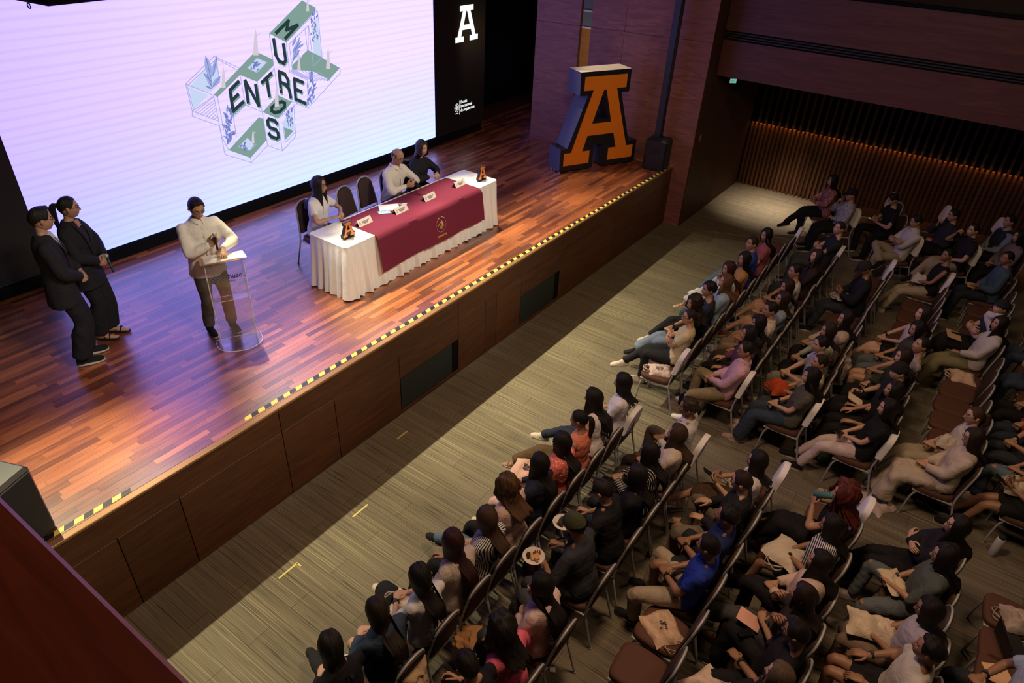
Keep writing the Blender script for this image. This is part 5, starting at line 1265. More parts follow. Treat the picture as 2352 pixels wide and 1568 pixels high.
def plate(loc, label, rot=(0, 0, 0)):
    rt = tag(empty('plate', loc), label, 'plate'); rt.rotation_euler = rot; mb = MB(); lathe(mb, [(.05, 0), (.075, .004), (.105, .016), (.107, .018), (.104, .018), (.074, .008), (.001, .006)], 28); mb.build('dish', ('tablewhite',), rt, 'auto', color=(.7, .6, .55))
    mb = MB(); mb.rbox((.0, -.01, .020), (.10, .085, .022), .008, 0, rotz(.4)); mb.build('sandwich', ('cloth',), rt, 'auto', color=srgb(206, 160, 110)); mb = MB(); mb.ell((.0, .05, .022), (.028, .022, .012)); mb.ell((-.03, .045, .018), (.02, .016, .009)); mb.build('filling', ('cloth',), rt, True, color=(.03, .02, .008))
    mb = MB(); mb.box((.05, .05, .014), (.07, .05, .002), 0, rotz(.5)); mb.build('napkin', ('tablewhite',), rt, color=(.6, .58, .55)); return rt
def bottle(loc, label, col, cap_col, h=.26, r=.042, rot=(0, 0, 0)):
    rt = tag(empty('bottle', loc), label, 'bottle'); rt.rotation_euler = rot; mb = MB(); lathe(mb, [(r * .9, 0), (r, .006), (r, h * .80), (r * .86, h * .86), (r * .6, h * .88)], 20); mb.build('flask', ('obj_matte',), rt, 'auto', color=col)
    mb = MB(); lathe(mb, [(r * .62, h * .88), (r * .72, h * .885), (r * .72, h * .98), (r * .6, h)], 18); mb.build('lid', ('obj_matte',), rt, 'auto', color=cap_col); return rt
def backpack(loc, rz, label, col, sc=1.):
    rt = tag(empty('backpack', loc, rz), label, 'bag'); rt.scale = (sc,) * 3; mb = MB(); mb.chain([(0, 0, .02), (0, .0, .15), (0, .01, .3), (0, .02, .40)], [(.14, .09), (.16, .10), (.145, .085), (.06, .04)], n=18, sub=3, sup=.8, round0=False); 
    r = mb.v[0]; mb.v[0] = r + np.stack([wob(r, .008, 20, 3)] * 3, 1) * [1, 1, 0]; mb.build('main_bag', ('cloth',), rt, True, color=col)
    MB().rbox((0, .095, .14), (.22, .06, .18), .02).build('front_pocket', ('cloth',), rt, 'auto', color=col)
    for s in (-1, 1): mb = MB(); mb.chain([(s * .07, -.07, .38), (s * .09, -.13, .25), (s * .1, -.09, .06)], [(.022, .006)] * 3, n=6, sub=4); mb.build('strap', ('cloth',), rt, True, color=col)
    return rt

BLK = (.010, .009, .011); HB = (.008, .0055, .005); DB = (.020, .011, .008); BR = (.05, .026, .014); LB = (.16, .095, .05); RD = (.06, .010, .008)
CREAM = (.55, .46, .38); WHT = (.62, .60, .60); JEAN = (.035, .05, .085); LJEAN = (.10, .14, .20); KHA = (.30, .235, .16); GRY = (.06, .062, .068)
SK1 = (.42, .235, .15); SK2 = (.30, .155, .092); SK3 = (.52, .31, .21)
ROW = {1: -2.66, 2: -3.51, 3: -4.38, 4: -5.25, 5: -6.14, 6: -7.02}
seedc = [0]
ORD = {1: 'front', 2: 'second', 3: 'third', 4: 'fourth', 5: 'fifth', 6: 'sixth'}
used_chairs = []
def seat_at(x, row, short, cover=False, blk=None):
    side = 'near' if x < 7 else 'far'
    chair(x, ROW[row], 0, 0, ('white-covered chair under the ' if cover else 'brown banquet chair under the ') + short, cover, 'banquet chairs in the hall rows'); used_chairs.append((x, row))
def A(x, row, short, label, sk=SK1, cover=False, dx=0., dy=0., turn=None, yaw=None, **kw):
    """one seated listener with the chair underneath"""
    seat_at(x, row, short, cover); seedc[0] += 1; y = ROW[row]
    tot = math.degrees(math.atan2(x - 4.2, 1.3 - y)); tr = (tot * .28 if turn is None else turn)
    yw = round((tot * .62 if yaw is None else yaw) / 5) * 5
    kw.setdefault('seed', seedc[0]); kw.setdefault('pitch', (0, 4, -4)[seedc[0] % 3]); kw.setdefault('lean', (8, 12, 6)[seedc[0] % 3])
    return person(x + dx, y + dy, 0, math.radians(tr), kw.pop('sc', 1.0), label, sk, yaw=yw, **kw)
def EMPTY(x, row, where, cover=False):
    chair(x, ROW[row] + random.Random(int(x * 100)).uniform(-.03, .03), 0, random.Random(int(x * 77)).uniform(-.06, .06), ('empty white-covered chair ' if cover else 'empty brown banquet chair ') + where, cover, 'banquet chairs in the hall rows')
# ---- near block, front row
A(1.74, 1, 'hunched person in black at the bottom edge', 'person hunched in black clothes with black hair at the bottom edge of the front row', arms='knee', legs='crossl', lean=-12, hair=('shoulder', HB), top=('tee', 'long', BLK), bottom=('trousers', BLK), shoes=('sneaker', BLK), pitch=-25)
b, k = A(2.18, 1, 'woman in the denim jacket', 'woman in a dark denim jacket with long dark brown hair leaning onto her knees', arms='knee', legs='close', lean=-6, hair=('long', DB), top=('jacket', 'long', (.03, .045, .075)), bottom=('shorts', GRY), pitch=-8)
sheet('notebook', 0, 0, .16, .22, 0, 0, plain('peach_paper', srgb(226, 186, 150), .7), 'peach paper sheet on the lap of the denim jacket woman', 'paper').matrix_world = b.matrix_basis @ Matrix.Translation((.02, .20, .645)) @ Matrix.Rotation(.15, 4, 'X')
b, k = A(2.63, 1, 'woman in the white tee with gold hair clip', 'woman in a white tee with long black hair held by a gold clip', arms='knee', legs='crossl', lean=0, hair=('long', HB), top=('tee', 'short', WHT), bottom=('wide', BLK), shoes=('sneaker', CREAM), watch=1, pitch=-8)
mb = MB(); [mb.ell((0.012 * math.cos(a), -.118, .03 + .012 * math.sin(a)), (.006, .006, .012), n=6, m=5) for a in (0, 1.2, 2.5, 3.8, 5)]; o = mb.build('hair_clip', ('gold',), b, True); o.location = Vector(k['HC']) + Vector((0, -.02, -.06))
tote(wpt(b, (-.02, .22, .66)), .3, 'cream tote bag lying on the lap of the woman in white tee with clip', CREAM, .30, .3, .05, 4)
A(3.08, 1, 'woman with dark red hair', 'woman with very long dark red hair and a cream knitted cardigan', arms='onehand', legs='flat', lean=-2, hair=('verylong', (.028, .006, .006)), top=('loose', 'long', CREAM), topmat='knit', bottom=('trousers', BLK), shoes=('sneaker', BLK), pitch=-6)
b, k = A(3.48, 1, 'woman in the striped blouse and ripped jeans', 'woman in a black and white striped blouse with brown hair and ripped jeans', arms='lap', legs='crossl', lean=6, hair=('long', BR), top=('loose', 'elbow', WHT), topmat='stripe', bottom=('jeans', LJEAN), shoes=('sneaker', BLK))
kn = k['leg'][1][1]; MB().ell(tuple(kn + np.array([0, .022, .045])), (.042, .03, .024), n=12, m=8).build('torn_knee', ('cloth',), b, True, color=SK1)
A(3.92, 1, 'woman with curly light brown hair', 'woman with very long curly light brown hair in a pale pink cardigan', sk=SK3, arms='chin', legs='flat', lean=-4, hair=('curly', (.075, .035, .016)), top=('loose', 'long', (.55, .38, .33)), topmat='knit', bottom=('trousers', BLK), shoes=('sneaker', BLK), pitch=-5)
b, k = A(4.36, 1, 'woman in the dark navy top', 'woman in a dark navy top with long black hair and pale pink trousers', arms='onehand', legs='flat', lean=4, hair=('verylong', HB), top=('tee', 'long', (.012, .014, .028)), bottom=('trousers', (.62, .40, .37)), shoes=('sneaker', CREAM))
b, k = A(4.77, 1, 'woman in the coral floral dress', 'woman in a coral floral dress with straight black hair and tote on lap', arms='lap', legs='flat', lean=6, hair=('verylong', HB), top=('loose', 'short', (.60, .12, .09)), topmat='floral', bottom=('skirt', (.58, .11, .085)), botmat='floral', shoes=('sandal', KHA))
tote(wpt(b, (-.06, .34, .655)), 1.9, 'peach tote bag with a small print on the lap of the floral dress woman', (.66, .42, .32), .34, .34, .05, 7, printed=True)
b, k = A(5.2, 1, 'woman with the black ponytail', 'woman with a black ponytail and sleeveless coral blouse and brown trousers', sk=SK2, arms='lap', legs='crossr', lean=2, hair=('pony', HB), top=('tee', 'none', (.62, .19, .12)), bottom=('wide', (.085, .052, .022)), shoes=('sandal', KHA), pitch=-8)
tote(wpt(b, (-.2, .62, .012)), .4, 'beige tote bag on the floor by the ponytail woman', (.55, .42, .28), .36, .34, .08, 11)
backpack(wpt(b, (-.30, .52, .012)), .5, 'black handbag standing on the floor before the front row', BLK, .6)
A(5.64, 1, 'woman in white blouse with wavy black hair', 'woman in a white blouse with wavy black hair resting her chin on her hands', arms='chin', legs='crossl', lean=-6, hair=('wavy', HB), top=('tank', 'none', (.68, .64, .62)), bottom=('jeans', (.016, .022, .04)), shoes=('sneaker', CREAM), pitch=-6)
b, k = A(6.1, 1, 'woman in a white tee with black stars', 'woman in a white tee with black stars on the back and black bob', cover=True, arms='lap', legs='flat', lean=8, hair=('shoulder', HB), top=('tee', 'short', (.66, .62, .66)), bottom=('jeans', (.02, .03, .055)), shoes=('sneaker', CREAM))
mb = MB()
for i, (sx, h) in enumerate(((-.06, .40), (.03, .36), (-.07, .30))):
    c = k['H'] + k['u'] * h + np.array([sx, 0, 0]) - k['fwd'] * .122; pl_ = [((.016 if q % 2 == 0 else .007) * math.sin(q * math.pi / 5), (.016 if q % 2 == 0 else .007) * math.cos(q * math.pi / 5)) for q in range(10)]
    mb.prism(pl_, 0, .01, lambda u, v, d, c=c: tuple(c + np.array([u, -d, v])))
mb.build('star_print', ('black',), b, kind='stuff')
# ---- near block, second row
A(2.24, 2, 'dark haired person in black beside the pink top', 'person in black with short black hair at the bottom edge of the second row', fem=False, arms='onehand', legs='spread', lean=-4, hair=('short', HB), top=('tee', 'short', BLK), bottom=('trousers', BLK), shoes=('sneaker', WHT), pitch=-12)
A(2.66, 2, 'woman in the bright pink top', 'woman in a bright pink top with thick black hair looking down', arms='thighs', legs='spread', lean=-2, hair=('curly', HB), top=('loose', 'elbow', (.72, .13, .20)), bottom=('trousers', BLK), shoes=('sneaker', WHT), pitch=-20, watch=1)
A(3.17, 2, 'woman with waist long black hair', 'woman in a pale pink cardigan with waist long straight black hair, hand at face', sk=SK3, arms='chin', legs='spread', lean=0, hair=('verylong', HB), top=('loose', 'long', (.60, .44, .39)), bottom=('wide', (.055, .06, .07)), shoes=('sneaker', BLK), yaw=25)
b, k = A(3.88, 2, 'man with the olive cap', 'man in an olive green cap and charcoal shirt holding a plate', sk=SK2, fem=False, arms='plate', legs='spread', lean=-10, fat=1.12, hair=('short', HB), cap=((.045, .048, .022), False), top=('shirt', 'elbow', (.032, .034, .04)), bottom=('jeans', (.06, .066, .075)), shoes=('sneaker', BLK), watch=0, pitch=-14)
plate(wpt(b, (-.17, .45, .735)), 'white paper plate with a sandwich held by the man in the olive cap', (0, 0, .4))
b, k = A(4.42, 2, 'man in black eating from a plate', 'man in a black shirt bending over a plate with short black hair', fem=False, arms='plate', legs='spread', lean=-10, fat=1.12, hair=('short', HB), top=('shirt', 'elbow', BLK), bottom=('jeans', (.045, .065, .10)), shoes=('sneaker', BLK), pitch=-24)
plate(wpt(b, (-.17, .45, .735)), 'white paper plate on the knees of the man in the black shirt', (0, 0, 1.2))
backpack((4.05, -2.86, 0), .3, 'dark maroon handbag on the floor behind the front row', (.03, .008, .01), .7)
A(4.82, 2, 'woman in black between the plate man and the striped sleeves', 'woman in black with long loose black hair beside the white striped sleeves', arms='lap', legs='flat', hair=('long', HB), top=('tee', 'long', BLK), bottom=('jeans', (.03, .035, .045)), shoes=('sneaker', BLK))
A(5.2, 2, 'woman in the black jumper with white stripes', 'woman in a black jumper with thin white stripes and long black hair', arms='knee', legs='spread', lean=0, hair=('long', HB), top=('loose', 'long', BLK), topmat='stripe_white', bottom=('jeans', (.05, .052, .055)), shoes=('sneaker', BLK), glasses=True)
tote((5.22, -3.0, .30), .6, 'tan cloth bag squeezed under a front row chair back', (.42, .25, .10), .24, .26, .09, 13, tilt=.9)
A(5.65, 2, 'woman with honey hair tips', 'woman in a beige blouse with dark hair fading to honey tips', arms='lap', legs='flat', hair=('long', (.045, .024, .012)), top=('loose', 'long', CREAM), bottom=('trousers', (.028, .018, .014)), shoes=('sneaker', BLK))
A(6.12, 2, 'young man in the pale open shirt', 'young man with curly brown hair in a pale open shirt over lavender tee', sk=SK2, cover=True, fem=False, arms='lap', legs='spread', lean=4, hair=('curlyshort', (.03, .017, .01)), top=('shirt', 'long', (.55, .53, .52)), bottom=('trousers', (.07, .05, .035)), shoes=('sneaker', CREAM))
# ---- near block, third row
b, k = A(4.4, 3, 'man in the bright blue polo', 'man in a bright blue polo shirt and light beige trousers, knees apart', sk=SK2, fem=False, arms='lap', legs='spread', lean=10, hair=('short', HB), top=('polo', 'short', (.016, .035, .27)), bottom=('trousers', (.36, .29, .22)), shoes=('sneaker', BLK), watch=1, fat=1.06)
A(4.84, 3, 'man in the navy polo and black shorts', 'man in a navy polo and black shorts with curly dark hair', sk=SK2, fem=False, arms='lap', legs='spread', lean=10, hair=('curlyshort', HB), top=('polo', 'short', (.012, .022, .10)), bottom=('shorts', (.018, .018, .022)), shoes=('sneaker', BLK), watch=1)
A(5.36, 3, 'bearded man in the black blazer', 'bearded man in a black blazer over white shirt with glasses', sk=SK3, fem=False, arms='thighs', legs='spread', lean=6, hair=('short', DB), top=('jacket', 'long', (.014, .013, .016)), bottom=('trousers', (.16, .13, .10)), shoes=('sneaker', BLK), glasses=True)
b, k = A(5.78, 3, 'woman with black bob and laced sandals', 'woman in a white top with black bob, glasses and laced sandals', arms='phone', legs='crossr', lean=8, hair=('shoulder', HB), top=('tee', 'short', (.62, .56, .54)), bottom=('skirt', (.06, .035, .02)), shoes=('sandal', CREAM), glasses=True)
phone(wpt(b, (-.0, .40, .82)), (.6, 0, .5), 'black phone held by the woman with the bob and laced sandals')
tote((6.2, -4.25, .476), .4, 'crumpled cream tote on the empty chair beside the bob haired woman', CREAM, .26, .26, .09, 21)
EMPTY(6.22, 3, 'at the aisle with cream tote, third row', True)
EMPTY(3.95, 3, 'holding a folded beige tote next to the blue polo man'); EMPTY(3.49, 3, 'between the tote chair and the bottom edge, third row'); EMPTY(3.03, 3, 'at the bottom edge of the view, third row')
tote((3.95, -4.33, .476), 2.5, 'folded beige tote bag with small print on the empty chair by the blue polo man', (.62, .43, .30), .30, .34, .06, 3, printed=True)
sheet('paper_scrap', 3.28, -3.62, .05, .05, .5, .0008, 'paper', 'tiny paper scrap on the carpet between second and third rows', th=.0015)
# ---- near block, fourth row
A(3.6, 4, 'woman with ash brown hair at the bottom edge', 'woman with light ash brown hair and patterned trousers at the bottom edge', sk=SK3, arms='lap', legs='close', hair=('long', (.10, .065, .04)), top=('tee', 'long', BLK), bottom=('wide', (.35, .30, .25)), botmat='pattern', shoes=('sneaker', BLK))
A(4.02, 4, 'man in the black tee with open palm', 'man in a black tee with glasses, one forearm raised, short black hair', sk=SK2, fem=False, arms='temple', legs='spread', lean=12, hair=('short', HB), top=('tee', 'short', BLK), bottom=('trousers', BLK), shoes=('sneaker', BLK), glasses=True, watch=1)
tote((3.62, -4.86, .55), 1.1, 'pale tote bag on the lap of the woman at the bottom edge', (.62, .46, .38), .26, .34, .07, 17)
b, k = A(4.42, 4, 'woman with wavy brown hair and pink booklet', 'woman with wavy dark brown hair and grey trousers holding a pink booklet', arms='chin', legs='crossl', lean=6, hair=('wavy', DB), top=('tee', 'elbow', (.03, .02, .02)), bottom=('wide', (.055, .052, .055)), shoes=('sandal', KHA), watch=0)
sheet('booklet', 0, 0, .15, .21, 0, 0, plain('pink_booklet', srgb(214, 160, 140), .7), 'pale pink booklet on the lap of the wavy haired woman', 'booklet').matrix_world = b.matrix_basis @ Matrix.Translation((-.04, .30, .665)) @ Matrix.Rotation(.2, 4, 'X')
phone(wpt(b, (-.17, .28, .65)), (.1, 0, .8), 'black phone lying beside the pink booklet')
A(4.86, 4, 'woman in the rose print sweatshirt', 'woman in a pale sweatshirt with a rose print and long black hair', arms='lap', legs='crossl', lean=8, hair=('long', HB), top=('loose', 'long', (.58, .42, .36)), bottom=('trousers', BLK), shoes=('sneaker', CREAM))
b, k = A(5.36, 4, 'woman in the striped tee with tote on lap', 'woman in a black and white striped tee with long dark hair and bare knees', sk=SK2, arms='lap', legs='flat', lean=6, hair=('long', HB), top=('tee', 'short', WHT), topmat='stripe_white', bottom=('minis', BLK), shoes=('sneaker', BLK), watch=1)
override([c for c in b.children if c.name.startswith('shirt')][0], 'stripe')
tote(wpt(b, (0, .26, .65)), 1.3, 'cream canvas tote on the lap of the woman in striped tee', CREAM, .34, .38, .06, 19)
b, k = A(5.84, 4, 'woman with big red curly hair', 'woman in a black dress with big red curly hair drinking from a teal bottle', arms='drink', legs='crossl', lean=4, fat=1.15, hair=('bigcurly', (.085, .014, .010)), top=('tee', 'none', BLK), bottom=('longskirt', BLK), shoes=('sandal', BLK), watch=0, pitch=6)
bottle(wpt(b, (.0, .235, 1.10)), 'teal drinking bottle held up by the red haired woman', (.06, .16, .15), (.10, .24, .22), .2, .036, (1.0, 0, -.3))
EMPTY(6.26, 4, 'behind the red haired woman at the aisle, fourth row', True)
# ---- near block, fifth and sixth rows
A(4.5, 5, 'curly haired youth in white tee at the bottom edge', 'curly haired youth in a white tee and black shorts with bare legs, bottom edge', sk=SK2, fem=False, arms='thighs', legs='close', lean=10, hair=('curlyshort', HB), top=('tee', 'short', (.55, .50, .45)), bottom=('shorts', BLK), shoes=('boot', (.45, .32, .18)), watch=0)
b, k = A(4.92, 5, 'woman with hoop glasses in lavender sleeveless top', 'woman in a lavender sleeveless top with black hair and beige trousers', sk=SK2, arms='lap', legs='close', lean=6, hair=('shoulder', HB), top=('tee', 'none', (.42, .38, .46)), bottom=('jeans', (.20, .14, .10)), shoes=('boot', (.45, .34, .22)), glasses=True, watch=0)
tote(wpt(b, (.06, .26, .66)), .2, 'cream jacket bundled on the lap of the lavender top woman', (.62, .50, .38), .3, .42, .09, 23, straps=False, name='jacket_bundle', cat='jacket')
b, k = A(5.62, 5, 'woman in the grey green shirt', 'woman in a grey green shirt with long black hair, glasses and ripped jeans', arms='lap', legs='spread', lean=8, fat=1.22, hair=('verylong', HB), top=('shirt', 'elbow', (.085, .10, .095)), bottom=('jeans', (.11, .125, .14)), shoes=('sneaker', CREAM), glasses=True, watch=0)
for i in (0, 1): kn = k['leg'][i][1]; MB().ell(tuple(kn + np.array([0, .02, .042])), (.04, .03, .022), n=12, m=8).build('torn_knee', ('cloth',), b, True, color=SK2)
tote(wpt(b, (.0, .20, .68)), -.9, 'cream envelope bag on the lap of the grey green shirt woman', (.60, .46, .32), .2, .3, .04, 29, straps=False, name='cloth_pouch')
A(6.1, 5, 'woman all in black with glasses at the aisle', 'woman all in black with round glasses and long black hair at the aisle', sk=SK3, arms='crossed', legs='ext', lean=14, hair=('long', HB), top=('loose', 'long', (.012, .012, .02)), bottom=('trousers', BLK), shoes=('sneaker', KHA), glasses=True)
EMPTY(6.12, 6, 'with a white tote bag, sixth row at the aisle'); EMPTY(5.66, 6, 'with an open laptop, sixth row'); EMPTY(5.3, 5, 'between the lavender top and the grey green shirt, fifth row')
tote((6.06, -7.02, .476), .2, 'white tote bag with dark handles on the empty chair at right edge', (.42, .34, .30), .3, .3, .12, 31)
t = tag(empty('laptop', (5.70, -6.98, .476), math.radians(200)), 'closed dark laptop standing ajar on the empty chair, right edge', 'laptop'); MB().rbox((0, 0, .008), (.32, .22, .016), .005).build('base', ('black',), t); MB().rbox((0, -.112, .11), (.32, .012, .21), .004, 0, rotx(.15)).build('screen_lid', ('black',), t)
sheet('leaflet', 5.34, -6.90, .2, .2, .5, .475, plain('peach_leaflet', srgb(222, 176, 136), .7), 'peach leaflet half under the laptop on a chair', 'paper'); EMPTY(5.36, 6, 'under the peach leaflet, sixth row')
A(4.96, 6, 'person in the pale blue tee at the lower right edge', 'person in a pale blue tee with clasped hands at the lower right edge', sk=SK2, fem=False, arms='knee', legs='flat', lean=-2, hair=('short', HB), top=('tee', 'short', (.34, .40, .52)), bottom=('jeans', (.02, .024, .034)), shoes=('sneaker', BLK), watch=0)
A(4.52, 6, 'bare kneed person at the bottom right corner', 'bare kneed person in dark shorts at the bottom right corner', sk=SK2, fem=False, arms='thighs', legs='flat', hair=('short', HB), top=('tee', 'short', GRY), bottom=('shorts', GRY), shoes=('sneaker', WHT))
bottle((7.42, -6.86, 0), 'white flask with black lid standing on the aisle floor', (.55, .53, .52), (.02, .02, .02), .30, .045)
tote((7.42, -5.62, .004), -.5, 'beige tote bag lying flat on the aisle carpet', (.50, .40, .34), .34, .36, .07, 37)
# ---- far block, front row
EMPTY(7.62, 1, 'at the aisle with a printed tote, front row far block', True); tote((7.62, -2.58, .476), .5, 'white tote with dark print on the aisle chair of the front row', (.60, .47, .42), .28, .3, .05, 41, printed=True); backpack((7.72, -2.98, 0.), 1.2, 'small black bag under the front row aisle chair', BLK, .5)
A(8.0, 1, 'woman in the cream tee with crossed arms', 'woman in a cream tee with glasses and dark ponytail, arms crossed, black jeans', sk=SK3, arms='crossed', legs='crossr', lean=10, hair=('tied', DB), top=('tee', 'short', (.55, .46, .28)), bottom=('jeans', (.016, .016, .02)), shoes=('sneaker', (.6, .5, .44)), glasses=True)
A(8.42, 1, 'person with dark curly hair and pale jeans', 'person with loose dark curly hair, black top and pale wide jeans', arms='knee', legs='crossr', lean=0, hair=('curly', DB), top=('tee', 'short', BLK), bottom=('wide', (.16, .21, .29)), shoes=('sneaker', BLK), watch=0)
A(8.88, 1, 'man with curly black hair in navy', 'man with curly black hair in a navy tee and black trousers', fem=False, arms='lap', legs='crossr', lean=2, hair=('curlyshort', HB), top=('tee', 'short', (.02, .026, .045)), bottom=('trousers', BLK), shoes=('sneaker', CREAM))
A(9.32, 1, 'woman with wavy honey brown hair', 'woman with wavy honey brown hair in a pale blue shirt', sk=SK3, arms='lap', legs='flat', hair=('wavy', (.11, .055, .025)), top=('loose', 'long', (.26, .36, .44)), bottom=('jeans', JEAN), shoes=('sneaker', BLK))
A(9.77, 1, 'woman with auburn hair in white cardigan', 'woman with straight auburn hair, white cardigan and hands at her mouth', arms='chin', legs='flat', lean=0, hair=('long', (.035, .01, .01)), top=('loose', 'long', WHT), bottom=('wide', (.24, .24, .22)), shoes=('sneaker', BLK))
A(10.25, 1, 'woman in the mustard top', 'woman in a mustard top with straight black hair and pale trousers', arms='lap', legs='crossr', hair=('long', HB), top=('tee', 'short', (.38, .19, .07)), bottom=('wide', (.42, .40, .42)), shoes=('sandal', KHA))
A(10.86, 1, 'man in the royal blue polo', 'man in a royal blue polo with short dark hair, front row far block', fem=False, arms='knee', legs='crossr', lean=-2, hair=('short', DB), top=('polo', 'short', (.02, .05, .26)), bottom=('jeans', (.07, .11, .17)), shoes=('sneaker', WHT))
A(11.42, 1, 'woman in the rose top at the far end', 'woman in a rose top with long dark hair, last in the front row', arms='chin', legs='close', hair=('verylong', HB), top=('tee', 'short', (.30, .08, .09)), bottom=('jeans', JEAN), shoes=('sneaker', BLK))
EMPTY(11.92, 1, 'beside the woman in the rose top, front row'); EMPTY(12.38, 1, 'second from the far end of the front row'); EMPTY(12.85, 1, 'at the far end of the front row', True)
# ---- far block, second row
A(7.68, 2, 'man in the pink shirt at the aisle', 'man in a pale pink shirt and khaki trousers with glasses at the aisle', cover=True, fem=False, arms='lap', legs='spread', lean=16, hair=('short', HB), top=('shirt', 'long', (.58, .35, .42)), bottom=('trousers', (.25, .20, .12)), shoes=('sneaker', WHT), glasses=True, fat=1.05)
A(8.1, 2, 'woman in the mauve sweater', 'woman in a mauve sweater with black hair beside the pink shirt man', arms='thighs', legs='flat', lean=4, hair=('shoulder', HB), top=('loose', 'long', (.13, .05, .09)), bottom=('trousers', BLK), shoes=('sneaker', BLK))
A(8.47, 2, 'woman with a sleek black bob', 'woman with a sleek black bob and black clothes, second row', arms='lap', legs='flat', hair=('shoulder', HB), top=('tee', 'long', (.016, .014, .02)), bottom=('trousers', (.05, .035, .025)), shoes=('sneaker', BLK))
A(8.88, 2, 'short haired youth with a cream scarf', 'short haired youth in a cream shirt and tan trousers, second row', fem=False, arms='lap', legs='close', hair=('short', HB), top=('shirt', 'long', CREAM), bottom=('trousers', (.22, .15, .10)), shoes=('sneaker', BLK))
A(9.35, 2, 'woman in the pale blue dress with bare legs', 'woman in a pale blue dress with dark hair and bare legs', arms='lap', legs='ext', hair=('shoulder', DB), top=('tee', 'short', (.22, .28, .34)), bottom=('minis', (.22, .28, .34)), shoes=('sneaker', WHT))
A(9.78, 2, 'woman with long straight dark hair and bare knees', 'woman with long straight dark hair, grey green shirt and bare knees', arms='knee', legs='crossr', hair=('long', DB), top=('tee', 'short', (.20, .22, .18)), bottom=('minis', (.12, .10, .08)), shoes=('sneaker', (.2, .06, .04)))
A(10.32, 2, 'short haired man in the white tee', 'short haired man in a white tee and dark shorts, second row', fem=False, arms='knee', legs='crossr', lean=0, hair=('short', HB), top=('tee', 'short', (.52, .50, .50)), bottom=('shorts', BLK), shoes=('sneaker', BLK))
A(11.12, 2, 'woman with wavy dark hair and bright face', 'woman with wavy dark hair in a dark top, alone in the second row', sk=SK3, arms='lap', legs='close', hair=('wavy', DB), top=('tee', 'long', (.035, .02, .025)), bottom=('trousers', (.03, .032, .04)), shoes=('sneaker', BLK), pitch=10)
for x, w_ in ((10.72, 'left of the wavy haired woman in the second row'), (11.6, 'right of the wavy haired woman in the second row'), (12.06, 'next to the man in the dark tee, second row')): EMPTY(x, 2, w_)
A(12.52, 2, 'man in the dark tee at the far end', 'man with short brown hair in a dark tee, far end of second row', sk=SK3, cover=True, fem=False, arms='crossed', legs='flat', lean=14, hair=('short', DB), top=('tee', 'short', (.02, .022, .03)), bottom=('trousers', (.05, .055, .06)), shoes=('sneaker', BLK), pitch=6)
# ---- far block, third row
A(7.66, 3, 'woman in the olive tee and dark jeans', 'woman in an olive grey tee and dark jeans, glasses on her head, aisle seat', sk=SK3, cover=True, arms='lap', legs='flat', lean=12, fat=1.15, hair=('wavy', HB), top=('tee', 'short', (.085, .08, .06)), bottom=('wide', (.035, .05, .075)), shoes=('sneaker', (.40, .26, .2)), watch=0)
b, k = A(8.04, 3, 'woman with a low brown bun', 'woman with a low dark brown bun, cream top and orange bag on lap', arms='lap', legs='flat', hair=('bun', DB), top=('tee', 'short', (.50, .46, .30)), bottom=('jeans', (.045, .05, .06)), shoes=('sneaker', CREAM))
tote(wpt(b, (0, .28, .66)), .5, 'orange red bag on the lap of the woman with low bun', (.42, .06, .02), .3, .26, .10, 43)
backpack((7.84, -4.86, 0), .4, 'large green plastic bag on the floor behind the olive tee woman', (.05, .10, .07), .95)
A(8.43, 3, 'youth with cropped hair and white blue top', 'youth with cropped black hair in a white and blue top, arms stretched', sk=SK3, fem=False, arms='knee', legs='flat', lean=2, hair=('short', HB), top=('tee', 'short', (.42, .42, .52)), bottom=('trousers', (.22, .19, .15)), shoes=('sneaker', CREAM))
A(8.89, 3, 'person in the pale green shirt', 'person with dark brown hair in a pale green shirt, third row', arms='knee', legs='close', lean=0, hair=('shoulder', DB), top=('shirt', 'long', (.28, .31, .24)), bottom=('trousers', BLK), shoes=('sneaker', BLK))
b, k = A(9.37, 3, 'woman in beige with a cream jacket behind her', 'woman in a beige top with straight black hair and cream jacket on chair', arms='knee', legs='close', hair=('long', HB), top=('loose', 'long', (.42, .33, .27)), bottom=('trousers', BLK), shoes=('sneaker', BLK))
tote((9.36, -4.66, .52), 0, 'cream jacket hanging over a chair back in the third row', (.52, .42, .38), .38, .40, .05, 47, tilt=1.45, straps=False, name='hanging_jacket', cat='jacket')
for x, w_ in ((9.85, 'next to the cream jacket, third row'), (10.3, 'holding a beige strap bag, third row'), (10.72, 'left of the man in the dark cap, third row'), (11.65, 'right of the man in the dark cap, third row'), (12.08, 'second from the far end, third row')): EMPTY(x, 3, w_)
tote((10.25, -4.3, .476), 1.2, 'beige tote with a long strap on an empty third row chair', (.44, .32, .22), .24, .34, .06, 49)
b, k = A(11.17, 3, 'man in the dark cap and black jacket', 'man in a dark cap and black jacket looking down at his phone', sk=SK2, fem=False, arms='phone', legs='ext', lean=0, hair=('short', HB), cap=((.02, .018, .022), False), top=('jacket', 'long', (.012, .013, .018)), bottom=('jeans', (.03, .034, .045)), shoes=('sneaker', BLK), pitch=-28)
tote(wpt(b, (.05, .22, .66)), .6, 'white cloth bag on the lap of the man in the dark cap', (.50, .44, .42), .3, .26, .06, 53)
EMPTY(12.52, 3, 'at the far end of the third row', True)
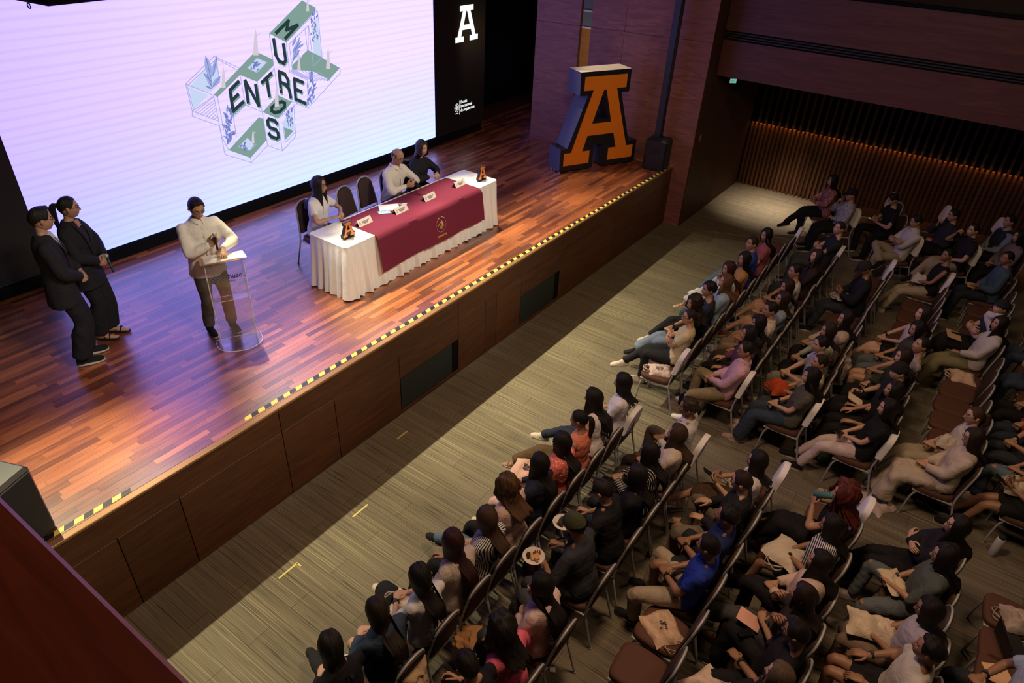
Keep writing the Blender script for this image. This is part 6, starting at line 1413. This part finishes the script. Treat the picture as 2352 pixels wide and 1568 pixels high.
# ---- far block, fourth row
b, k = A(7.6, 4, 'woman in black tee and white trousers', 'woman in a black tee and white trousers holding a phone at the aisle', sk=SK3, cover=True, arms='lap', legs='ext', lean=14, fat=1.1, hair=('long', HB), top=('tee', 'short', BLK), bottom=('jeans', (.60, .48, .45)), shoes=('sneaker', BLK))
phone(wpt(b, (-.08, .30, .735)), (.3, 0, 1.2), 'grey phone in the hands of the woman with white trousers')
A(8.02, 4, 'woman in black with spread fingers', 'woman in black with wavy black hair beside the white trousers woman', arms='thighs', legs='flat', lean=12, hair=('wavy', HB), top=('tee', 'elbow', BLK), bottom=('wide', BLK), shoes=('sneaker', BLK))
b, k = A(8.43, 4, 'person in the black baseball cap with notebook', 'person in a backward black cap and navy tee holding a notebook', sk=SK3, fem=False, arms='onehand', legs='crossr', lean=10, hair=('short', HB), cap=((.012, .012, .014), True), top=('tee', 'short', (.015, .018, .035)), bottom=('trousers', BLK), shoes=('sneaker', BLK), watch=0)
sheet('notebook', 0, 0, .15, .2, 0, 0, plain('notebook_cream', srgb(220, 200, 170), .7), 'open cream notebook with orange edge held by the capped listener', 'notebook', th=.012).matrix_world = b.matrix_basis @ Matrix.Translation((-.08, .30, .72)) @ Matrix.Rotation(.4, 4, 'X')
A(8.87, 4, 'woman in the dark green jacket', 'woman in a dark green jacket with long brown hair, fourth row', sk=SK3, arms='lap', legs='close', hair=('long', DB), top=('jacket', 'long', (.028, .034, .022)), bottom=('trousers', BLK), shoes=('sneaker', BLK), roll=8)
A(9.3, 4, 'man leaning far back with bare knees', 'man leaning far back with black hair, pale top and bare knees', fem=False, arms='lap', legs='close', lean=22, hair=('short', HB), top=('tee', 'short', (.34, .27, .26)), bottom=('shorts', (.10, .08, .07)), shoes=('sneaker', WHT), pitch=14)
A(9.74, 4, 'woman with sunglasses on her black hair', 'woman with sunglasses on her black hair and grey blue trousers', arms='lap', legs='flat', lean=12, hair=('long', HB), top=('tee', 'short', (.05, .045, .05)), bottom=('jeans', (.10, .12, .14)), shoes=('sneaker', BLK))
A(10.24, 4, 'woman in the white top and black shorts', 'woman in a white top and black shorts with straight brown hair', sk=SK3, arms='knee', legs='crossr', lean=10, hair=('long', DB), top=('tank', 'none', (.55, .5, .5)), bottom=('shorts', BLK), shoes=('sneaker', (.3, .1, .05)), watch=0, pitch=8)
for x, w_ in ((10.7, 'right of the woman in white top, fourth row'), (11.15, 'second in the empty run of the fourth row'), (11.6, 'third in the empty run of the fourth row'), (12.05, 'fourth in the empty run of the fourth row')): EMPTY(x, 4, w_)
b, k = A(12.66, 4, 'woman in the black tank top', 'woman in a black tank top and beige trousers with white cloth on lap', sk=SK2, cover=True, arms='lap', legs='ext', lean=12, hair=('bun', HB), top=('tank', 'none', BLK), bottom=('trousers', (.40, .34, .25)), shoes=('sneaker', CREAM))
tote(wpt(b, (0.02, .18, .68)), 0, 'crumpled white cloth on the lap of the black tank top woman', (.55, .50, .50), .26, .24, .11, 57, straps=False, name='white_scarf', cat='scarf')
# ---- far block, fifth row
b, k = A(7.64, 5, 'woman in the long beige robe', 'woman in a long beige robe and long dark hair with glasses', sk=SK3, arms='lap', legs='flat', lean=12, fat=1.08, hair=('verylong', DB), top=('loose', 'long', (.50, .41, .34)), bottom=('longskirt', (.46, .38, .31)), shoes=('sneaker', CREAM), glasses=True)
b, k = A(8.08, 5, 'woman with brown hair, glasses and cream scarf', 'woman with brown hair, round glasses and cream scarf over tee', sk=SK3, arms='lap', legs='ext', lean=8, hair=('tied', BR), top=('tee', 'short', (.48, .44, .42)), bottom=('wide', (.34, .28, .20)), shoes=('sneaker', CREAM), glasses=True)
tote(wpt(b, (-.1, .12, .80)), 0, 'cream knitted scarf bundled on the arm of the woman with round glasses', (.52, .44, .36), .2, .2, .1, 59, straps=False, name='scarf', cat='scarf')
for x, w_ in ((8.56, 'next to the woman with the cream scarf, fifth row'), (9.0, 'second in the empty run of the fifth row'), (9.42, 'third in the empty run of the fifth row'), (9.84, 'fourth in the empty run of the fifth row'), (10.22, 'under the tan tote bag, fifth row')): EMPTY(x, 5, w_)
tote((10.22, -6.08, .476), .2, 'tan tote bag on the last empty chair of the fifth row run', (.58, .42, .32), .32, .3, .07, 61)
A(10.66, 5, 'woman in white with an arm behind her head', 'woman in a white blouse with one arm behind her head, olive trousers', arms='behind', legs='ext', lean=14, hair=('long', HB), top=('loose', 'long', (.52, .48, .50)), bottom=('wide', (.22, .20, .11)), shoes=('sneaker', WHT))
b, k = A(11.14, 5, 'person in the dark cap and teal tee', 'person in a dark cap and dark teal tee with a writing board', sk=SK3, fem=False, arms='crossed', legs='crossr', lean=10, hair=('short', HB), cap=((.015, .016, .022), True), top=('tee', 'short', (.02, .035, .038)), bottom=('trousers', BLK), shoes=('sneaker', BLK), pitch=6)
sheet('writing_board', 0, 0, .26, .2, 0, 0, plain('tan_board', srgb(196, 160, 124), .7), 'tan writing board on the knees of the person in teal tee', 'board', th=.008).matrix_world = b.matrix_basis @ Matrix.Translation((-.05, .36, .68)) @ Matrix.Rotation(.15, 4, 'X')
for x, w_ in ((11.62, 'right of the person in teal tee, fifth row'), (12.1, 'second right of the teal tee, fifth row'), (12.6, 'left of the man in the denim jacket, fifth row')): EMPTY(x, 5, w_)
b, k = A(13.14, 5, 'man in the blue denim jacket', 'man in a blue denim jacket over pale tee with short black hair', sk=SK2, fem=False, arms='lap', legs='flat', lean=4, hair=('short', HB), top=('jacket', 'long', (.06, .10, .15)), topmat='denim', bottom=('jeans', (.02, .026, .04)), shoes=('sneaker', BLK), fat=1.05)
sheet('leaflet', 0, 0, .2, .16, 0, 0, plain('tan_leaflet', srgb(200, 160, 120), .7), 'tan leaflet on the knees of the denim jacket man', 'paper').matrix_world = b.matrix_basis @ Matrix.Translation((.04, .30, .655))
# ---- far block, sixth row at the right edge
b, k = A(7.75, 6, 'woman in black skirt with a knitted bag', 'woman in a black skirt with a cream knitted bag, bare knees, right edge', sk=SK2, arms='phone', legs='ext', lean=4, hair=('long', HB), top=('tee', 'short', BLK), bottom=('minis', BLK), shoes=('sneaker', BLK))
tote(wpt(b, (.12, .20, .66)), .2, 'cream knitted round bag on the lap of the black skirt woman', (.52, .44, .34), .28, .26, .13, 63, straps=False, name='knitted_bag')
phone(wpt(b, (0, .40, .80)), (.5, 0, 0), 'lit phone in the hands of the black skirt woman')
b, k = A(8.22, 6, 'person in ripped pale jeans', 'person in ripped pale jeans and dark top at the right edge', arms='lap', legs='crossl', hair=('long', HB), top=('tee', 'short', (.02, .02, .03)), bottom=('jeans', (.11, .15, .20)), shoes=('sneaker', CREAM))
kn = k['leg'][1][1]; MB().ell(tuple(kn + np.array([0, .0, .05])), (.035, .05, .02), n=12, m=8).build('torn_knee', ('cloth',), b, True, color=SK1)
A(8.7, 6, 'person in dark clothes with joined hands', 'person in dark clothes with joined hands above the ripped jeans', arms='knee', legs='flat', lean=0, fem=False, hair=('short', HB), top=('tee', 'short', (.02, .026, .04)), bottom=('jeans', (.03, .034, .04)), shoes=('sneaker', BLK), watch=0)
A(9.2, 6, 'person in the brick red sweater', 'person in a brick red sweater bent forward at the right edge', arms='lap', legs='flat', lean=-14, hair=('bun', DB), top=('loose', 'long', (.28, .035, .02)), bottom=('jeans', (.02, .03, .045)), shoes=('sneaker', KHA), pitch=-20)
A(9.72, 6, 'person in black with joined fingers', 'person in a black hoodie with joined fingers at the right edge', fem=False, arms='lap', legs='flat', hair=('short', HB), top=('tee', 'long', BLK), bottom=('trousers', BLK), shoes=('sneaker', BLK))
A(10.6, 6, 'woman with a white shoulder top', 'woman in a dark shirt with her phone, sixth row right edge', arms='phone', legs='close', hair=('long', DB), top=('tee', 'short', (.05, .05, .07)), bottom=('jeans', JEAN), shoes=('sneaker', BLK))
A(11.4, 6, 'person in grey blue at the right edge', 'person in a grey blue jacket at the right edge behind the teal tee', fem=False, arms='lap', legs='flat', hair=('short', HB), top=('jacket', 'long', (.06, .07, .09)), bottom=('jeans', JEAN), shoes=('sneaker', BLK))
for x, w_ in ((10.16, 'in the sixth row between two dark figures'), (11.0, 'in the sixth row behind the teal tee'), (11.9, 'in the sixth row near the right edge'), (12.4, 'in the sixth row behind the empty run')): EMPTY(x, 6, w_)
# ---- side block by the slatted wall, turned to the stage
SR = math.radians(30)
def B(x, y, short, label, sk=SK1, cover=False, rz=SR, **kw):
    chair(x, y, 0, rz, ('white-covered chair under the ' if cover else 'brown banquet chair under the ') + short, cover, 'banquet chairs by the slatted wall'); seedc[0] += 1
    kw.setdefault('seed', seedc[0]); return person(x, y, 0, rz, 1., label, sk, **kw)
b, k = B(15.05, -2.88, 'woman in the pink patterned jacket', 'woman in a pink patterned jacket with long dark hair by the slatted wall', arms='phone', legs='crossr', lean=4, hair=('wavy', HB), top=('jacket', 'long', (.30, .11, .12)), topmat='floral', bottom=('trousers', BLK), shoes=('boot', BLK), yaw=10)
sheet('name_badge', 0, 0, .09, .12, 0, 0, 'paper', 'small white card held by the woman in pink patterned jacket', 'card').matrix_world = b.matrix_basis @ Matrix.Translation((.0, .30, .84)) @ Matrix.Rotation(1.0, 4, 'X')
B(14.45, -3.35, 'person in the speckled blouse', 'person in a black and white speckled blouse with cap, hand at chin', cover=True, arms='chin', legs='flat', hair=('short', HB), cap=((.012, .012, .015), False), top=('loose', 'long', (.36, .36, .38)), topmat='pattern', bottom=('trousers', BLK), shoes=('sneaker', BLK), yaw=5)
b, k = B(14.78, -4.18, 'man in the black tee reading', 'man in a black tee bent over a device by the slatted wall', fem=False, arms='phone', legs='spread', lean=-4, hair=('short', HB), top=('tee', 'short', BLK), bottom=('trousers', BLK), shoes=('sneaker', BLK), pitch=-30)
phone(wpt(b, (0, .38, .80)), (.4, 0, 0), 'phone in the hands of the bent man in black tee')
B(13.82, -4.58, 'bearded man in white shirt with crossed arms', 'bearded man in a white shirt and beige trousers, arms and legs crossed', fem=False, cover=True, arms='crossed', legs='figure4', lean=14, hair=('short', HB), top=('shirt', 'elbow', (.50, .47, .45)), bottom=('trousers', (.30, .26, .18)), shoes=('sneaker', BLK), pitch=-14)
B(14.62, -5.14, 'man in dark grey behind the black polo', 'man in dark grey clothes holding his chin behind the black polo man', fem=False, arms='chin', legs='flat', hair=('short', HB), top=('jacket', 'long', (.025, .025, .035)), bottom=('trousers', BLK), shoes=('sneaker', BLK), pitch=-6)
B(14.08, -5.50, 'man in black polo touching his temple', 'man in a black polo and khaki trousers touching his temple', sk=SK3, fem=False, cover=True, arms='temple', legs='crossr', lean=10, hair=('short', HB), top=('polo', 'short', (.014, .013, .018)), bottom=('trousers', (.34, .28, .22)), shoes=('sneaker', BLK), yaw=15)
B(15.02, -6.02, 'man in the vest and pale blue shirt', 'man in a dark vest over pale blue shirt by the slatted wall', fem=False, arms='lap', legs='crossr', hair=('short', HB), top=('shirt', 'long', (.22, .26, .34)), bottom=('trousers', BLK), shoes=('sneaker', BLK))
b2 = [c for c in bpy.data.objects if c.get('label', '').startswith('man in a dark vest')][0]; o = link(top_mesh(('vest', 1), skel('lap', 'crossr', 8., 0, 0, False, 0, 1.13), 'none', 'jacket'), 'vest', b2, color=(.02, .022, .035))
B(14.40, -6.22, 'woman in the mauve blouse', 'woman in a grey mauve blouse with long dark hair at the right edge', arms='lap', legs='flat', hair=('long', HB), top=('loose', 'long', (.16, .13, .17)), bottom=('trousers', BLK), shoes=('sneaker', BLK))
for x, y, w_ in ((16.0, -3.72, 'by the slatted wall behind the reading man'), (16.0, -4.78, 'by the slatted wall, middle of the three lone covers'), (16.05, -5.75, 'by the slatted wall, lone cover nearest the right edge')):
    chair(x, y, 0, math.radians(12), 'empty chair with white back cover ' + w_, True, 'banquet chairs by the slatted wall')
for x, y, w_ in ((15.45, -3.98, 'between the reading man and a covered chair'), (15.4, -4.95, 'between the grey clothed man and a covered chair')): chair(x, y, 0, math.radians(34), 'empty brown banquet chair ' + w_, False, 'banquet chairs by the slatted wall')
tote((2.20, -2.93, .60), math.pi, 'open beige tote bag hanging from a front row chair back', (.46, .33, .20), .26, .34, .06, 67, tilt=-1.45)
tote((2.86, -2.98, .30), .3, 'tan backpack wedged behind the front row by the red bag', (.38, .19, .08), .28, .38, .14, 71, tilt=-1.2)
tote((3.06, -3.06, .06), .9, 'bright red cloth bag under the front row chairs', (.40, .02, .015), .38, .30, .16, 73, tilt=.5, straps=False)

# ------------------------------------------------------------------ people on the stage
def override_slot(o, i, mat): o.material_slots[i].link = 'OBJECT'; o.material_slots[i].material = M[mat]
ST = S + .001
for x, y, rz, lab in ((5.80, 2.12, math.pi, 'brown banquet chair under the woman in white at the head table'), (6.52, 2.08, math.pi + .1, 'empty brown banquet chair at the head table, nearer the woman in white'), (6.98, 2.14, math.pi + .05, 'empty brown banquet chair at the head table, beside the bald man'), (7.44, 2.12, math.pi, 'brown banquet chair under the bald man at the head table'), (7.93, 2.20, math.pi, 'brown banquet chair under the woman in black at the head table')):
    chair(x, y, ST, rz, lab, False, 'banquet chairs at the head table')
person(5.80, 2.12, ST, math.radians(195), 1.0, 'woman in white cap-sleeved top with glasses and long black hair at the head table', SK1, ('long', HB), ('tee', 'short', (.72, .70, .68)), ('trousers', BLK), ('sneaker', BLK), 'table', 'flat', -6., 10., 0., True, 1.08, True, None, None, 1)
b, k = person(7.30, 2.14, ST, math.radians(185), 1.02, 'bald man in cream shirt with glasses looking at his phone', SK1, ('bald', (.05, .034, .025)), ('shirt', 'long', (.74, .70, .60)), ('trousers', GRY), ('sneaker', BLK), 'table_phone', 'flat', -10., 5., -24., False, 1.12, True, None, None, 2)
placket(b, k, (.70, .66, .57))
phone(wpt(b, (0, .50, .885)), (.5, 0, 0), 'black phone in the hands of the bald man in cream shirt')
person(7.93, 2.18, ST, math.radians(187), 1.0, 'woman in black satin blouse with long brown hair at the head table', SK3, ('wavy', (.03, .016, .01)), ('loose', 'long', (.014, .014, .018)), ('trousers', BLK), ('sneaker', BLK), 'table', 'flat', -8., -5., -8., True, 1.06, False, None, None, 3)
# speaker at the lectern
ka = [((-.02, .25, 1.27), (-.5, .25, .55), (.5, .75, .1), .95, (.8, -.2, -.6)), ((-.12, .31, 1.205), (.3, .85, -.22), (0, .2, 1), .22, (-.8, -.2, -.5))]
k = skel_stand(ka, False, -2., 5., -24., .13, 1.12)
b, k = person(3.83, 1.73, ST, math.radians(166), .985, 'speaker in white shirt and grey trousers with microphone behind the clear lectern', (.44, .25, .16), ('short', HB), ('overshirt', 'long', (.76, .74, .68)), ('trousers', srgb(98, 92, 84)), ('sneaker', BLK), 'lap', 'flat', 0., 0., 0., False, 1.12, True, None, None, 4, k=k, kid='speaker')
placket(b, k, (.72, .70, .64)); w = k['arm'][0][2] + np.array([-.045, .062, .045]); mb = MB(); up = nrm(np.array([.05, .22, 1.])); mb.chain([w - up * .10, w, w + up * .07], [.013, .0135, .016], n=10, sub=1); mb.ell(tuple(w + up * .105), (.026, .026, .028), mi=1); o = mb.build('microphone', ('black', 'metal'), smooth=True); o.matrix_world = b.matrix_basis.copy(); tag(o, 'black handheld microphone raised by the speaker at the lectern', 'microphone')
# two presenters in dark suits
clasp = lambda z: [((.05, .21, z), (-.85, .35, -.35), (.1, .9, .3), .5, (.8, -.4, 0)), ((-.055, .22, z + .02), (.85, .35, -.35), (0, .9, .3), .45, (-.8, -.4, 0))]
k = skel_stand(clasp(1.02), False, 0., 8., -4., .10, 1.04)
b, k = person(2.50, 2.36, ST, math.radians(-112), 1.03, 'young man standing in a black suit with glasses and clasped hands', SK1, ('quiff', HB), ('blazer', 'long', (.014, .014, .017)), ('wide', (.013, .013, .016)), ('sneaker', BLK), 'lap', 'flat', 0., 0., 0., False, 1.04, True, None, None, 5, k=k, kid='suit')
def shirt_front(b, k, col, w=.05, L=.22, off=.137):
    nb = k['NB']; u = k['u']; f = k['fwd']; P = [nb - u * .0 + f * .07 + np.array([-w, 0, 0]), nb + f * .07 + np.array([w, 0, 0]), nb - u * .10 + f * (off - .02) + np.array([w * .8, 0, 0]), nb - u * L + f * off, nb - u * .10 + f * (off - .02) + np.array([-w * .8, 0, 0])]
    mb = MB(); mb.add(P + [p - f * .03 for p in P], [(0, 1, 2, 3, 4)[::-1], (5, 6, 7, 8, 9), (0, 1, 6, 5), (1, 2, 7, 6), (2, 3, 8, 7), (3, 4, 9, 8), (4, 0, 5, 9)]); mb.build('shirt_front', ('cloth',), b, color=col)
shirt_front(b, k, (.6, .58, .6)); lapels(b, k, (.020, .020, .026))
k = skel_stand(clasp(1.0), True, 0., 25., -2., .08, 1.06)
b, k = person(2.90, 2.66, ST, math.radians(-140), 1.03, 'woman standing in a black suit with glasses and tied back dark hair', SK1, ('pony', HB), ('blazer', 'long', (.013, .013, .017)), ('wide', (.012, .012, .015)), ('sandal', BLK), 'lap', 'flat', 0., 0., 0., True, 1.06, True, None, None, 6, k=k, kid='lady')
[override_slot(c, 1, 'black') for c in b.children if c.name.startswith('shoe')]; shirt_front(b, k, SK1, .035, .15, .125); lapels(b, k, (.018, .018, .024))
w = (k['arm'][0][2] + k['arm'][1][2]) / 2 + np.array([0, .08, -.03]); mb = MB(); mb.chain([w + np.array([0, -.02, .03]), w + np.array([.06, .03, -.10])], [.014, .012], n=10, sub=1); mb.ell(tuple(w + np.array([-.012, -.03, .055])), (.023, .023, .025), mi=1); o = mb.build('microphone', ('black', 'metal'), smooth=True); o.matrix_world = b.matrix_basis.copy(); tag(o, 'black microphone held low by the standing woman in black suit', 'microphone')
# exit sign under the balcony
t = tag(empty('exit_sign', (14.25, -.62, 2.86), math.radians(-50)), 'small glowing green and white exit sign under the balcony corner', 'sign'); MB().rbox((0, 0, .1), (.14, .02, .09), .004).build('sign_box', ('white',), t); MB().box((0, -.012, .1), (.13, .004, .08)).build('lit_panel', (em_mat('exit_glow', (.16, .42, .32)),), t); text('EXIT', .036, lambda x, y, z: (x - .05, -.0145 - z, .088 + y), 'white', 'lettering', t); MB().cyl((0, 0, .145), (0, 0, .22), .01).build('hanger', ('metal',), t)
